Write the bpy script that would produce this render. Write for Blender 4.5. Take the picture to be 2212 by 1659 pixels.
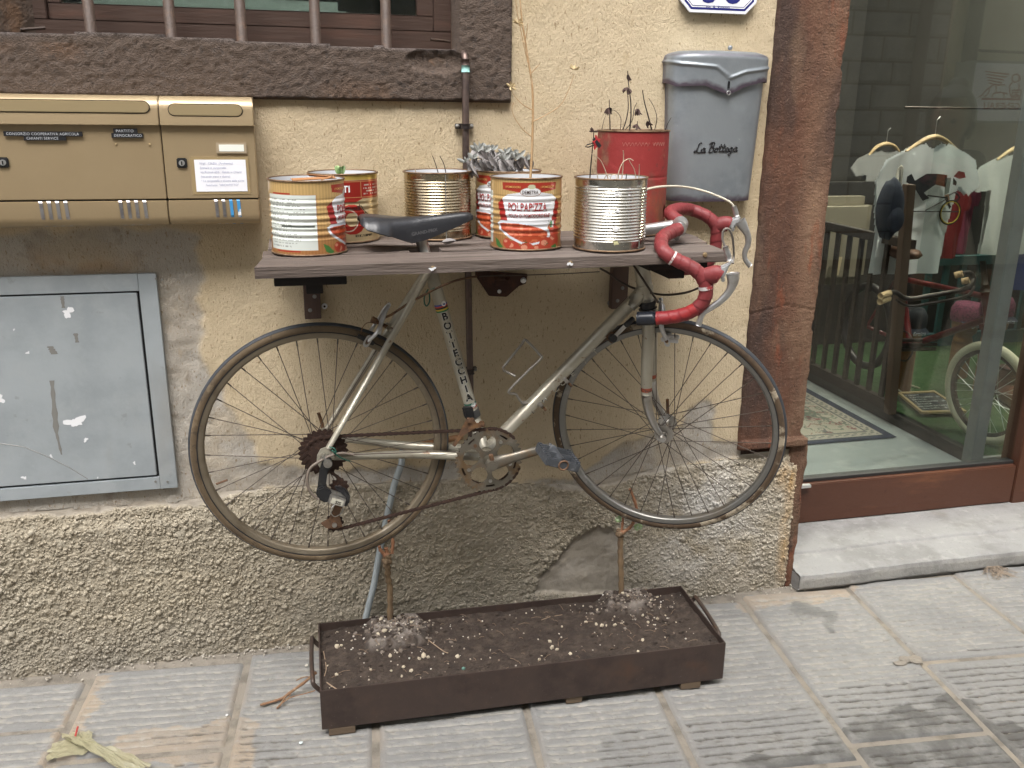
import bpy, bmesh, math, random
import numpy as np
from mathutils import Vector, Matrix

for o in list(bpy.data.objects):
    bpy.data.objects.remove(o)
S = bpy.context.scene
COL = S.collection
random.seed(7)
RNG = np.random.default_rng(11)

# ------------------------------------------------------------------ camera
FPX, CU, CV = 1950.0, 1106.0, 829.5          # focal length and centre, 2212 x 1659 measuring grid
CAMP = np.array([0.0, -2.20, 1.383])
def cam_axes(yaw, pitch, roll):
    y, p, r = (math.radians(a) for a in (yaw, pitch, roll))
    fwd = np.array([math.sin(y)*math.cos(p), math.cos(y)*math.cos(p), -math.sin(p)])
    right = np.array([math.cos(y), -math.sin(y), 0.0])
    down = np.cross(fwd, right)
    return np.array([math.cos(r)*right + math.sin(r)*down, -math.sin(r)*right + math.cos(r)*down, fwd])
RC = cam_axes(13.75, 17.0, -0.75)
cd = bpy.data.cameras.new('camera')
cam = bpy.data.objects.new('camera', cd)
COL.objects.link(cam)
cd.sensor_width = 36.0
cd.lens = FPX/2212*36.0
cd.clip_start, cd.clip_end = 0.02, 300
cam.matrix_world = Matrix([[RC[0][i], -RC[1][i], -RC[2][i], CAMP[i]] for i in range(3)] + [[0, 0, 0, 1]])
S.camera = cam

# ------------------------------------------------------------------ sky, sun, exposure
SUN_EL, SUN_AZ = math.radians(58), math.radians(200)     # azimuth clockwise from +Y
w = bpy.data.worlds.new('World'); S.world = w; w.use_nodes = True
nt = w.node_tree
bg = nt.nodes['Background']
sky = nt.nodes.new('ShaderNodeTexSky')
sky.sky_type = 'NISHITA'; sky.sun_disc = False
sky.sun_elevation = SUN_EL; sky.sun_rotation = SUN_AZ
sky.air_density = 1.0; sky.dust_density = 6.0; sky.ozone_density = 0.4
hsv = nt.nodes.new('ShaderNodeHueSaturation'); hsv.inputs['Saturation'].default_value = 0.25   # cloud cover
nt.links.new(sky.outputs[0], hsv.inputs['Color'])
nt.links.new(hsv.outputs[0], bg.inputs['Color'])
bg.inputs['Strength'].default_value = 0.15
sd = bpy.data.lights.new('sun', 'SUN'); sun = bpy.data.objects.new('sun', sd); COL.objects.link(sun)
sd.energy = 0.9; sd.angle = math.radians(32); sd.color = (1.0, 0.975, 0.94)
sdir = Vector((math.sin(SUN_AZ)*math.cos(SUN_EL), math.cos(SUN_AZ)*math.cos(SUN_EL), math.sin(SUN_EL)))
sun.rotation_euler = sdir.to_track_quat('Z', 'Y').to_euler()
vs = S.view_settings
vs.view_transform = 'Standard'; vs.look = 'None'; vs.gamma = 1.0; vs.use_curve_mapping = False
vs.exposure = 1.45
S.render.engine = 'CYCLES'
S.cycles.max_bounces = 8
S.cycles.transparent_max_bounces = 16

# ------------------------------------------------------------------ measuring helpers
def ray(u, v): return np.array([u-CU, v-CV, FPX]) @ RC
def at(u, v, y):
    r = ray(u, v); return CAMP + r*((y-CAMP[1])/r[1])
def atz(u, v, z):
    r = ray(u, v); return CAMP + r*((z-CAMP[2])/r[2])
def onplane(u, v, p0, n):
    r = ray(u, v); return CAMP + r*(np.dot(np.array(p0)-CAMP, n)/np.dot(r, n))
def V3(p): return np.array(p, float)
def unit(a): a = V3(a); return a/np.linalg.norm(a)
def rot(v, ax, th):
    v = V3(v); ax = unit(ax)
    return v*math.cos(th)+np.cross(ax, v)*math.sin(th)+ax*np.dot(ax, v)*(1-math.cos(th))
_tab = {}
def vnoise(x, y, seed=0):
    if seed not in _tab: _tab[seed] = np.random.default_rng(seed+100).random((256, 256))
    t = _tab[seed]
    xi = np.floor(x).astype(int); yi = np.floor(y).astype(int)
    fx = x-xi; fy = y-yi
    fx = fx*fx*(3-2*fx); fy = fy*fy*(3-2*fy)
    g = lambda a, b: t[a % 256, b % 256]
    return (g(xi, yi)*(1-fx)+g(xi+1, yi)*fx)*(1-fy)+(g(xi, yi+1)*(1-fx)+g(xi+1, yi+1)*fx)*fy
def fbm(x, y, octs=4, seed=0, gain=.5):
    s = 0; a = 1; n = 0
    for k in range(octs):
        s = s+a*vnoise(x*2**k+k*17.3, y*2**k+k*9.1, seed+k); n += a; a *= gain
    return s/n
def inpoly(x, y, poly):
    r = np.zeros(np.shape(x), bool); n = len(poly); j = n-1
    for i in range(n):
        xi, yi = poly[i]; xj, yj = poly[j]
        if yi != yj:
            r ^= ((yi > y) != (yj > y)) & (x < (xj-xi)*(y-yi)/(yj-yi)+xi)
        j = i
    return r
def wpoly(pts, y=0.0): return [(at(u, v, y)[0], at(u, v, y)[2]) for u, v in pts]

# ------------------------------------------------------------------ objects
WL = {}                                     # world location of every object that parents others
def tag(o, label=None, cat=None, group=None, kind=None):
    if label: o['label'] = label
    if cat: o['category'] = cat
    if group: o['group'] = group
    if kind: o['kind'] = kind
    return o
def thing(name, loc, label, cat, group=None, kind=None):
    o = bpy.data.objects.new(name, None); COL.objects.link(o)
    o.empty_display_size = .05
    o.location = tuple(float(c) for c in loc); WL[o.name] = V3(loc)
    return tag(o, label, cat, group, kind)
def link_mesh(name, me, mat, parent=None, smooth=False, loc=None):
    o = bpy.data.objects.new(name, me); COL.objects.link(o)
    if mat is not None:
        for m in (mat if isinstance(mat, (list, tuple)) else [mat]): me.materials.append(m)
    if smooth:
        me.polygons.foreach_set('use_smooth', np.ones(len(me.polygons), bool))
    if parent is not None: o.parent = parent
    return o
class MB:
    """collects faces in world coordinates, then builds one mesh object"""
    def __init__(s): s.v = []; s.f = []; s.mi = []; s.cur = 0
    def add(s, vs, fs):
        b = len(s.v); s.v.extend([tuple(map(float, p)) for p in vs])
        for f in fs: s.f.append(tuple(b+i for i in f)); s.mi.append(s.cur)
        return s
    def box(s, lo, hi):
        (a, b, c), (d, e, g) = lo, hi
        return s.add([(a, b, c), (d, b, c), (d, e, c), (a, e, c), (a, b, g), (d, b, g), (d, e, g), (a, e, g)],
                     [(0, 3, 2, 1), (4, 5, 6, 7), (0, 1, 5, 4), (1, 2, 6, 5), (2, 3, 7, 6), (3, 0, 4, 7)])
    def obox(s, c, ax, ay, az, hx, hy, hz):
        c = V3(c); ax, ay, az = unit(ax)*hx, unit(ay)*hy, unit(az)*hz
        P = [c+i*ax+j*ay+k*az for k in (-1, 1) for i, j in ((-1, -1), (1, -1), (1, 1), (-1, 1))]
        return s.add(P, [(0, 3, 2, 1), (4, 5, 6, 7), (0, 1, 5, 4), (1, 2, 6, 5), (2, 3, 7, 6), (3, 0, 4, 7)])
    def tube(s, pts, r, n=10, closed=False, flat=1.0, up=None, caps=True):
        """tube along a path; r number or list; flat scales one cross axis"""
        P = [V3(p) for p in pts]; m = len(P)
        rr = [r]*m if np.isscalar(r) else list(r)
        T = []
        for i in range(m):
            if closed: t = P[(i+1) % m]-P[i-1]
            else: t = P[min(i+1, m-1)]-P[max(i-1, 0)]
            T.append(t/(np.linalg.norm(t)+1e-12))
        u = V3(up) if up is not None else (np.array([0, 0, 1.]) if abs(T[0][2]) < .9 else np.array([1., 0, 0]))
        u = unit(u-T[0]*np.dot(u, T[0])); vs = []
        for i in range(m):
            u = u-T[i]*np.dot(u, T[i]); u = u/(np.linalg.norm(u)+1e-12); w2 = np.cross(T[i], u)
            for k in range(n):
                a = 2*math.pi*k/n
                vs.append(P[i]+rr[i]*(math.cos(a)*u*flat+math.sin(a)*w2))
        fs = []
        for i in range(m if closed else m-1):
            j = (i+1) % m
            for k in range(n):
                l = (k+1) % n; fs.append((i*n+k, j*n+k, j*n+l, i*n+l)[::-1])
        if not closed and caps:
            fs.append(tuple(range(n))); fs.append(tuple((m-1)*n+k for k in range(n))[::-1])
        return s.add(vs, fs)
    def cyl(s, a, b, r, r2=None, n=16, caps=True):
        return s.tube([a, b], [r, r if r2 is None else r2], n, caps=caps)
    def ring(s, c, ax, R, r, n=48, k=8, prof=None, a0=0, a1=None):
        """ring about axis ax; prof = list of (radial, axial) offsets of a closed section"""
        c = V3(c); ax = unit(ax); e = unit(np.cross(ax, (0, 0, 1)) if abs(ax[2]) < .9 else np.cross(ax, (1, 0, 0))); g = np.cross(ax, e)
        if prof is None: prof = [(r*math.cos(2*math.pi*i/k), r*math.sin(2*math.pi*i/k)) for i in range(k)]
        k = len(prof); full = a1 is None; span = 2*math.pi if full else a1-a0; m = n if full else n+1; vs = []
        for i in range(m):
            a = a0+span*i/n; d = math.cos(a)*e+math.sin(a)*g
            for (q, h) in prof: vs.append(c+d*(R+q)+ax*h)
        fs = []
        for i in range(n):
            j = (i+1) % m
            for q in range(k): fs.append((i*k+q, i*k+(q+1) % k, j*k+(q+1) % k, j*k+q))
        if not full: fs += [tuple(range(k))[::-1], tuple((m-1)*k+q for q in range(k))]
        return s.add(vs, fs)
    def prism(s, poly, org, ex, ey, ez, h):
        """extrude a flat polygon (a list of (x, y)) along ez by h"""
        org, ex, ey, ez = V3(org), V3(ex), V3(ey), V3(ez); n = len(poly)
        bot = [org+x*ex+y*ey for x, y in poly]; top = [p+ez*h for p in bot]
        return s.add(bot+top, [tuple(range(n))[::-1], tuple(range(n, 2*n))]+[(i, (i+1) % n, n+(i+1) % n, n+i) for i in range(n)])
    def lathe(s, prof, c, n=32, ax=(0, 0, 1), a0=0.0):
        c = V3(c); ax = unit(ax); e = unit(np.cross((0, 1, 0), ax)) if abs(ax[1]) < .9 else np.array([1., 0, 0]); g = np.cross(ax, e); vs = []
        for (r, h) in prof:
            for k in range(n):
                a = a0+2*math.pi*k/n; vs.append(c+(e*math.cos(a)+g*math.sin(a))*r+ax*h)
        fs = [(i*n+k, i*n+(k+1) % n, (i+1)*n+(k+1) % n, (i+1)*n+k) for i in range(len(prof)-1) for k in range(n)]
        return s.add(vs, fs)
    def blob(s, c, r, seed=0, rough=.25, lev=1, sq=(1, 1, 1)):
        bm = bmesh.new(); bmesh.ops.create_icosphere(bm, subdivisions=lev, radius=1)
        rg = random.Random(seed)
        vs = [(c[0]+v.co.x*r*sq[0]*(1+rg.uniform(-rough, rough)), c[1]+v.co.y*r*sq[1]*(1+rg.uniform(-rough, rough)), c[2]+v.co.z*r*sq[2]*(1+rg.uniform(-rough, rough))) for v in bm.verts]
        fs = [tuple(v.index for v in f.verts) for f in bm.faces]; bm.free()
        return s.add(vs, fs)
    def build(s, name, mat, parent=None, smooth=False, bevel=0, autos=None, label=None):
        off = WL.get(parent.name, np.zeros(3)) if parent is not None else np.zeros(3)
        me = bpy.data.meshes.new(name)
        me.from_pydata([tuple(V3(p)-off) for p in s.v], [], s.f)
        if isinstance(mat, (list, tuple)): me.polygons.foreach_set('material_index', s.mi)
        if bevel:
            bm = bmesh.new(); bm.from_mesh(me); bmesh.ops.remove_doubles(bm, verts=bm.verts, dist=1e-5)
            ed = [e for e in bm.edges if len(e.link_faces) == 2 and e.calc_face_angle(0) > .6]
            bmesh.ops.bevel(bm, geom=ed, offset=bevel, segments=2, affect='EDGES', clamp_overlap=True)
            bm.to_mesh(me); bm.free()
        me.update()
        o = link_mesh(name, me, mat, parent)
        if smooth or autos:
            me.polygons.foreach_set('use_smooth', np.ones(len(me.polygons), bool))
            if autos: me.set_sharp_from_angle(angle=math.radians(autos))
        WL[o.name] = off
        if label: o['label'] = label
        return o
def copy_tree(o, parent=None, loc=None):
    c = o.copy(); COL.objects.link(c)
    if parent is not None: c.parent = parent
    if loc is not None: c.location = loc
    for ch in list(o.children): copy_tree(ch, c)
    return c
def grid_mesh(name, P, mat, parent, attrs=None, keep=None, smooth=True):
    """P (n,m,3) world grid; attrs dict of (n,m) floats or (n,m,3) colours; keep (n-1,m-1) mask of cells"""
    n, m = P.shape[:2]; off = WL.get(parent.name, np.zeros(3)) if parent is not None else np.zeros(3)
    idx = np.arange(n*m).reshape(n, m)
    q = np.stack([idx[:-1, :-1], idx[1:, :-1], idx[1:, 1:], idx[:-1, 1:]], -1).reshape(-1, 4)
    if keep is not None: q = q[keep.reshape(-1)]
    used = np.unique(q); mp = np.full(n*m, -1); mp[used] = np.arange(len(used)); q = mp[q]
    co = P.reshape(-1, 3)[used]-off
    me = bpy.data.meshes.new(name)
    me.vertices.add(len(co)); me.vertices.foreach_set('co', co.astype(np.float32).ravel())
    me.loops.add(q.size); me.loops.foreach_set('vertex_index', q.astype(np.int32).ravel())
    me.polygons.add(len(q)); me.polygons.foreach_set('loop_start', np.arange(0, q.size, 4, dtype=np.int32)); me.polygons.foreach_set('loop_total', np.full(len(q), 4, np.int32))
    me.update(calc_edges=True)
    for k, a in (attrs or {}).items():
        if a.ndim == 3:
            at_ = me.attributes.new(k, 'FLOAT_COLOR', 'POINT'); c4 = np.ones((len(used), 4), np.float32); c4[:, :3] = a.reshape(-1, 3)[used]
            at_.data.foreach_set('color', c4.ravel())
        else:
            at_ = me.attributes.new(k, 'FLOAT', 'POINT'); at_.data.foreach_set('value', a.reshape(-1)[used].astype(np.float32))
    me.validate()
    o = link_mesh(name, me, mat, parent, smooth)
    WL[o.name] = off
    return o
_dg = None
def text_geo(txt, size=1.0, bold=0.0, shear=0.0, sx=1.0, spacing=1.0, align='LEFT'):
    """letters as flat triangles: verts (n,2), faces"""
    cu = bpy.data.curves.new('t', 'FONT'); cu.body = txt; cu.size = size; cu.offset = bold*size; cu.shear = shear
    cu.space_character = spacing; cu.align_x = align; cu.resolution_u = 3; cu.fill_mode = 'FRONT'
    o = bpy.data.objects.new('t', cu); COL.objects.link(o)
    dg = bpy.context.evaluated_depsgraph_get(); me = o.evaluated_get(dg).to_mesh()
    v = [(p.co.x*sx, p.co.y) for p in me.vertices]; f = [tuple(p.vertices) for p in me.polygons]
    o.evaluated_get(dg).to_mesh_clear()
    bpy.data.objects.remove(o); bpy.data.curves.remove(cu)
    return v, f
def put_text(mb, txt, org, ex, ey, **kw):
    v, f = text_geo(txt, **kw); org, ex, ey = V3(org), V3(ex), V3(ey)
    mb.add([org+x*ex+y*ey for x, y in v], f)

# ------------------------------------------------------------------ materials
def lin(r, g, b): return tuple(((c/255)/12.92 if c/255 <= .04045 else ((c/255+.055)/1.055)**2.4) for c in (r, g, b))
def mat(name, col, rough=.6, metal=0.0, layers=(), bumps=(), attr=None, spec=.5, trans=0.0, rvar=0.0, coat=0.0, coord='Object'):
    """layers: (colour, scale, lo, hi, amount, stretch, kind); attr: list of (attribute, colour) masks; bumps: (scale, height m, stretch, kind)"""
    m = bpy.data.materials.new(name); m.use_nodes = True; t = m.node_tree; N = t.nodes; L = t.links
    b = N['Principled BSDF']
    tc = N.new('ShaderNodeTexCoord')
    def tex(scale, stretch, kind, detail=6):
        mp = N.new('ShaderNodeMapping'); mp.inputs['Scale'].default_value = stretch or (1, 1, 1)
        L.new(tc.outputs[coord], mp.inputs[0])
        if kind == 'vor':
            x = N.new('ShaderNodeTexVoronoi'); x.inputs['Scale'].default_value = scale; L.new(mp.outputs[0], x.inputs['Vector']); return x.outputs['Distance']
        x = N.new('ShaderNodeTexNoise'); x.inputs['Scale'].default_value = scale; x.inputs['Detail'].default_value = detail; x.inputs['Roughness'].default_value = .6
        L.new(mp.outputs[0], x.inputs['Vector']); return x.outputs['Fac']
    def mix(a, c2, fac):
        x = N.new('ShaderNodeMix'); x.data_type = 'RGBA'
        L.new(fac, x.inputs['Factor'])
        if hasattr(a, 'is_linked'): L.new(a, x.inputs['A'])
        else: x.inputs['A'].default_value = (*a, 1)
        x.inputs['B'].default_value = (*c2, 1)
        return x.outputs['Result']
    cur = col
    if isinstance(col, str):
        a = N.new('ShaderNodeAttribute'); a.attribute_name = col; cur = a.outputs['Color']
    def ramp(sock, lo, hi, amt):
        r = N.new('ShaderNodeMapRange'); r.interpolation_type = 'SMOOTHSTEP'; r.inputs['From Min'].default_value = lo; r.inputs['From Max'].default_value = hi; r.inputs['To Max'].default_value = amt
        L.new(sock, r.inputs['Value']); return r.outputs['Result']
    for an, ac in (attr or []):
        a = N.new('ShaderNodeAttribute'); a.attribute_name = an
        cur = mix(cur, ac, a.outputs['Fac'])
    for ly in layers:
        c2, sc, lo, hi, amt = ly[:5]; st = ly[5] if len(ly) > 5 else None; kd = ly[6] if len(ly) > 6 else 'noise'
        fac = ramp(tex(sc, st, kd), lo, hi, amt)
        if len(ly) > 7:                      # only where an attribute is set (or, with '-', is not)
            nm = ly[7]; a = N.new('ShaderNodeAttribute'); a.attribute_name = nm.lstrip('-'); mm = N.new('ShaderNodeMath'); mm.operation = 'MULTIPLY'
            if nm[0] == '-':
                sb = N.new('ShaderNodeMath'); sb.operation = 'SUBTRACT'; sb.inputs[0].default_value = 1; L.new(a.outputs['Fac'], sb.inputs[1]); L.new(sb.outputs[0], mm.inputs[1])
            else: L.new(a.outputs['Fac'], mm.inputs[1])
            L.new(fac, mm.inputs[0]); fac = mm.outputs[0]
        cur = mix(cur, c2, fac)
    if hasattr(cur, 'is_linked'): L.new(cur, b.inputs['Base Color'])
    else: b.inputs['Base Color'].default_value = (*cur, 1)
    b.inputs['Roughness'].default_value = rough; b.inputs['Metallic'].default_value = metal
    b.inputs['Specular IOR Level'].default_value = spec
    if trans: b.inputs['Transmission Weight'].default_value = trans
    if coat: b.inputs['Coat Weight'].default_value = coat; b.inputs['Coat Roughness'].default_value = .15
    if rvar:
        r = N.new('ShaderNodeMapRange'); r.inputs['To Min'].default_value = max(0.02, rough-rvar); r.inputs['To Max'].default_value = min(1, rough+rvar)
        r.inputs['From Min'].default_value = .3; r.inputs['From Max'].default_value = .7
        L.new(tex(60, None, 'noise'), r.inputs['Value']); L.new(r.outputs[0], b.inputs['Roughness'])
    nrm = None
    for bp in bumps:
        sc, h = bp[:2]; st = bp[2] if len(bp) > 2 else None; kd = bp[3] if len(bp) > 3 else 'noise'
        x = N.new('ShaderNodeBump'); x.inputs['Distance'].default_value = h; x.inputs['Strength'].default_value = 1.0
        L.new(tex(sc, st, kd, 4), x.inputs['Height'])
        if nrm is not None: L.new(nrm, x.inputs['Normal'])
        nrm = x.outputs[0]
    if nrm is not None: L.new(nrm, b.inputs['Normal'])
    return m
def glass_mat(name, tint=(.9, .95, .93), ior=1.5, rough=0.0):
    """clear pane: straight transmission plus Fresnel reflection, the same from both sides"""
    m = bpy.data.materials.new(name); m.use_nodes = True; t = m.node_tree; N = t.nodes; L = t.links
    for x in list(N): N.remove(x)
    out = N.new('ShaderNodeOutputMaterial'); mx = N.new('ShaderNodeMixShader'); tr = N.new('ShaderNodeBsdfTransparent'); gl = N.new('ShaderNodeBsdfGlossy'); fr = N.new('ShaderNodeFresnel')
    ge = N.new('ShaderNodeNewGeometry'); mr = N.new('ShaderNodeMapRange'); mr.inputs['To Min'].default_value = ior; mr.inputs['To Max'].default_value = 1/ior
    L.new(ge.outputs['Backfacing'], mr.inputs['Value']); L.new(mr.outputs[0], fr.inputs[0])
    tr.inputs[0].default_value = (*tint, 1); gl.inputs['Roughness'].default_value = rough
    L.new(fr.outputs[0], mx.inputs[0]); L.new(tr.outputs[0], mx.inputs[1]); L.new(gl.outputs[0], mx.inputs[2]); L.new(mx.outputs[0], out.inputs[0])
    return m

# ================================================================== PAVEMENT
M_mortar = mat('joint_sand', (.235, .21, .175), .95, layers=[((.13, .115, .095), 18, .45, .66, .8), ((.31, .265, .20), 6, .5, .7, .6)], bumps=[(160, .002)])
M_stone = mat('paving_stone', (.222, .219, .210), .75, rvar=.12, spec=.3,
    attr=[('tan', (.34, .265, .185)), ('gro', (.33, .312, .27)), ('core', (.105, .095, .08))],
    layers=[((.17, .17, .167), 5, .45, .7, .5), ((.30, .30, .29), 45, .52, .72, .4), ((.12, .115, .108), 120, .60, .72, .55),
            ((.09, .088, .083), 14, .25, .62, .85, None, 'noise', 'wet'), ((.045, .038, .03), 30, .2, .6, .85, None, 'noise', 'wetg')],
    bumps=[(220, .0012), (60, .0016)])
def wstreet(pts): return [tuple(atz(u, v, 0)[:2]) for u, v in pts]
pave = MB().box((-5, -9.2, -.3), (8, .30, -.007)).build('pavement', M_mortar)
tag(pave, 'grey stone pavement of grooved slabs running along the house wall', 'pavement', kind='structure')
SK = .09
xs = [-1.31, -.93, -.551, -.172, .159, .520, .860, 1.238, 1.589, 1.963, 2.33, 2.7]
cuts = [[-.4, -1.0, -1.7], [-.215, -1.0, -1.8], [-.365, -.95, -1.6], [-.70, -1.3, -1.8], [-.62, -1.25, -1.8], [-.74, -1.3, -1.9], [-.72, -1.25, -1.8],
        [-.700, -1.3, -1.9], [-.452, -1.1, -1.7], [-.737, -1.3, -1.8], [-.312, -.9, -1.6]]
WET = wstreet([(1560, 1680), (1600, 1640), (1740, 1615), (1800, 1580), (1850, 1545), (1930, 1520), (2010, 1530), (2050, 1500), (2110, 1520), (2180, 1560), (2240, 1590), (2300, 1700)])
WETB = [wstreet([(1290, 1590), (1500, 1560), (1680, 1540), (1850, 1475), (1960, 1470), (2100, 1400), (2240, 1380), (2240, 1640), (1290, 1660)]),
        wstreet([(330, 1590), (460, 1565), (640, 1590), (640, 1640), (520, 1659), (330, 1640)])]
SPOT = [wstreet([(1700, 1330), (1712, 1302), (1745, 1298), (1790, 1318), (1810, 1345), (1812, 1368), (1795, 1368), (1780, 1345), (1755, 1328), (1735, 1332), (1715, 1345)])]
TAN = [wstreet([(190, 1470), (225, 1470), (150, 1659), (70, 1659)]), wstreet([(470, 1540), (560, 1560), (545, 1659), (430, 1659)]), wstreet([(270, 1580), (500, 1560), (520, 1640), (240, 1650)]), wstreet([(1560, 1290), (1830, 1262), (1840, 1290), (1600, 1320)])]
def slab(x0, x1, ya, yb):
    W = x1-x0; Lg = ya-yb; nu = max(24, int(W/.009)); nv = int(Lg/.0033)
    u = np.linspace(.005, W-.005, nu+1)[:, None]+np.zeros((1, nv+1)); v = np.linspace(.005, Lg-.005, nv+1)[None, :]+np.zeros((nu+1, 1))
    seed = random.randrange(1000)
    Y = ya-v; X = x0+u+SK*Y
    jit = (fbm(X*30, Y*30, 3, seed)-.5)
    Xs = X; Y2 = Y-SK*u
    e = np.minimum(np.minimum(u, W-u), np.minimum(v, Lg-v))
    wob = (fbm(X*9, Y*9, 2, 5)-.5)*.010
    ph = ((v+wob) % .0266)/.0266
    g = np.clip(1-np.abs(ph-.5)/.17, 0, 1)
    chip = fbm(X*75, Y*150, 3, seed+3)
    g = np.clip(g*1.25-(chip-.42)*1.6, 0, 1)
    inner = np.clip((np.minimum(u, W-u)-.018-.01*vnoise(Y*40, X*0, seed))/.008, 0, 1)*np.clip((np.minimum(v, Lg-v)-.02)/.008, 0, 1)
    g *= inner
    edge = np.clip(1-e/.008, 0, 1)
    z = -.0085*g-.004*edge**2+.0022*(fbm(X*12, Y*12, 4, seed)-.5)+.0016*(fbm(X*90, Y*90, 2, seed+1)-.5)+random.uniform(-.0012, .0012)
    br = np.minimum(e, .0051) <= .00501
    z = np.where(br, -.016, z)
    jx = X+(fbm(X*16, Y2*16, 3, 9)-.5)*.07; jy = Y2+(fbm(X*16, Y2*16, 3, 14)-.5)*.06
    ins = lambda L_: np.any([inpoly(jx, jy, p) for p in L_], axis=0).astype(float)
    wet = np.clip(ins([WET]), 0, 1); sp = ins(SPOT)
    wetg = np.clip(ins(WETB)+ins([WET]), 0, 1)*np.clip(g*1.6, 0, 1)
    tan = ins(TAN)*(.35+.5*fbm(X*22, Y2*22, 3, 21))
    tan = np.maximum(tan, np.clip(1-np.minimum(u, W-u)/.03, 0, 1)*np.where(X < .2, .7, .3)*np.clip(fbm(X*14, Y2*14, 3, 31)*2-.5, 0, 1))
    return np.stack([X, Y2, z], -1), dict(core=np.clip((g-.62)/.25, 0, 1)*(.35+.6*fbm(X*9, Y2*9, 2, seed+8)), gro=np.clip(g*2.2, 0, 1)*(1-wetg)*.85, wet=np.maximum(wet, sp*.75), wetg=wetg, tan=np.clip(tan, 0, 1))
for i in range(len(xs)-1):
    ys = [-.028]+cuts[i]
    for a, b in zip(ys[:-1], ys[1:]):
        P, A = slab(xs[i], xs[i+1], a-.004, b+.004)
        grid_mesh('paving_slab', P, M_stone, pave, A)
# loose grit along the foot of the wall
mb = MB(); rg = random.Random(3)
for i in range(420):
    x = rg.uniform(-1.1, 1.5); y = -.008-abs(rg.gauss(0, .02)); mb.blob((x, y, -.002+rg.uniform(0, .003)), rg.uniform(.0012, .004), i, .35, 0)
grit = mb.build('grit', mat('grit', (.3, .27, .22), .95, layers=[((.5, .46, .4), 60, .4, .6, .8)]), pave); tag(grit, kind='stuff')

# ================================================================== HOUSE
house = thing('townhouse', (0, 0, 0), 'ochre plastered townhouse front with brown window surround and rough grey plinth', 'building')
YEL = (.57, .470, .325)
M_plaster = mat('ochre_plaster', YEL, .9,
    attr=[('bare', (.40, .36, .305)), ('rust', (.52, .30, .12)), ('pale', (.66, .57, .40))],
    layers=[((.48, .375, .225), 2.2, .42, .68, .5, None, 'noise', '-bare'), ((.66, .56, .40), 7, .52, .72, .5, None, 'noise', '-bare'),
            ((.46, .43, .385), 6, .42, .6, .8, None, 'noise', 'bare'), ((.30, .26, .21), 22, .52, .7, .7, None, 'noise', 'bare'), ((.47, .40, .30), 3.4, .52, .64, .6, None, 'noise', 'bare'),
            ((.22, .15, .075), 170, .60, .68, .75, (1, 1, .4)), ((.27, .19, .10), 300, .60, .70, .6, (1, 1, .6)),
            ((.10, .09, .09), 13, .735, .76, .55), ((.36, .26, .13), 30, .6, .75, .35, (1, 1, .35))],
    bumps=[(210, .0036, (1, 1, .5)), (450, .0020), (20, .002)], spec=.1)
M_plinth = mat('roughcast_plinth', (.37, .325, .25), .95,
    attr=[('cem', (.36, .32, .265)), ('white', (.60, .58, .55)), ('rust', (.46, .29, .12)), ('damp', (.27, .25, .215))],
    layers=[((.34, .305, .245), 3.5, .4, .7, .6, None, 'noise', '-cem'), ((.43, .39, .315), 40, .5, .7, .6, None, 'noise', '-cem'), ((.22, .18, .13), 75, .60, .76, .6, None, 'noise', '-cem'),
            ((.44, .40, .35), 9, .48, .66, .6, None, 'noise', 'cem'), ((.25, .22, .18), 24, .55, .72, .7, None, 'noise', 'cem')],
    bumps=[(260, .0012)], spec=.08)
BARE = [wpoly([(-60, 500), (120, 497), (330, 488), (420, 500), (425, 549), (451, 603), (433, 640), (442, 669), (429, 723), (431, 770), (455, 802), (487, 861), (511, 897), (543, 941), (555, 1012), (560, 1060), (380, 1120), (-60, 1150)])]
CEMB = [wpoly([(-60, 1000), (560, 1005), (700, 1022), (990, 1000), (990, 1035), (700, 1050), (560, 1058), (420, 1090), (250, 1100), (-60, 1125)]),
        wpoly([(1130, 1040), (1235, 1035), (1290, 1000), (1330, 965), (1400, 940), (1470, 925), (1492, 880), (1530, 868), (1552, 884), (1532, 905), (1541, 950), (1600, 962), (1700, 965), (1700, 985), (1600, 990), (1480, 1003), (1350, 1040), (1240, 1062)])]
PATCH = [wpoly([(1148, 1282), (1165, 1235), (1205, 1205), (1238, 1152), (1290, 1133), (1340, 1153), (1348, 1205), (1335, 1285)])]
def msk(X, Z, L_, amp=.018, fr=22, seed=40):
    jx = X+(fbm(X*fr, Z*fr, 4, seed)-.5)*amp*2; jz = Z+(fbm(X*fr, Z*fr, 4, seed+7)-.5)*amp*2
    return np.any([inpoly(jx, jz, p) for p in L_], axis=0).astype(float)
def blur(a, n=1):
    for _ in range(n):
        b = a.copy(); b[1:-1, 1:-1] = (a[1:-1, 1:-1]*2+a[:-2, 1:-1]+a[2:, 1:-1]+a[1:-1, :-2]+a[1:-1, 2:])/6; a = b
    return a
_pt = np.array([at(u, v, 0) for u, v in ((-250, 1130), (0, 1106), (380, 1083), (560, 1052), (980, 1034), (1235, 1046), (1420, 1010), (1600, 987), (1760, 966))])
def plinth_top(x): return np.interp(x, _pt[:, 0], _pt[:, 2])
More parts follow.
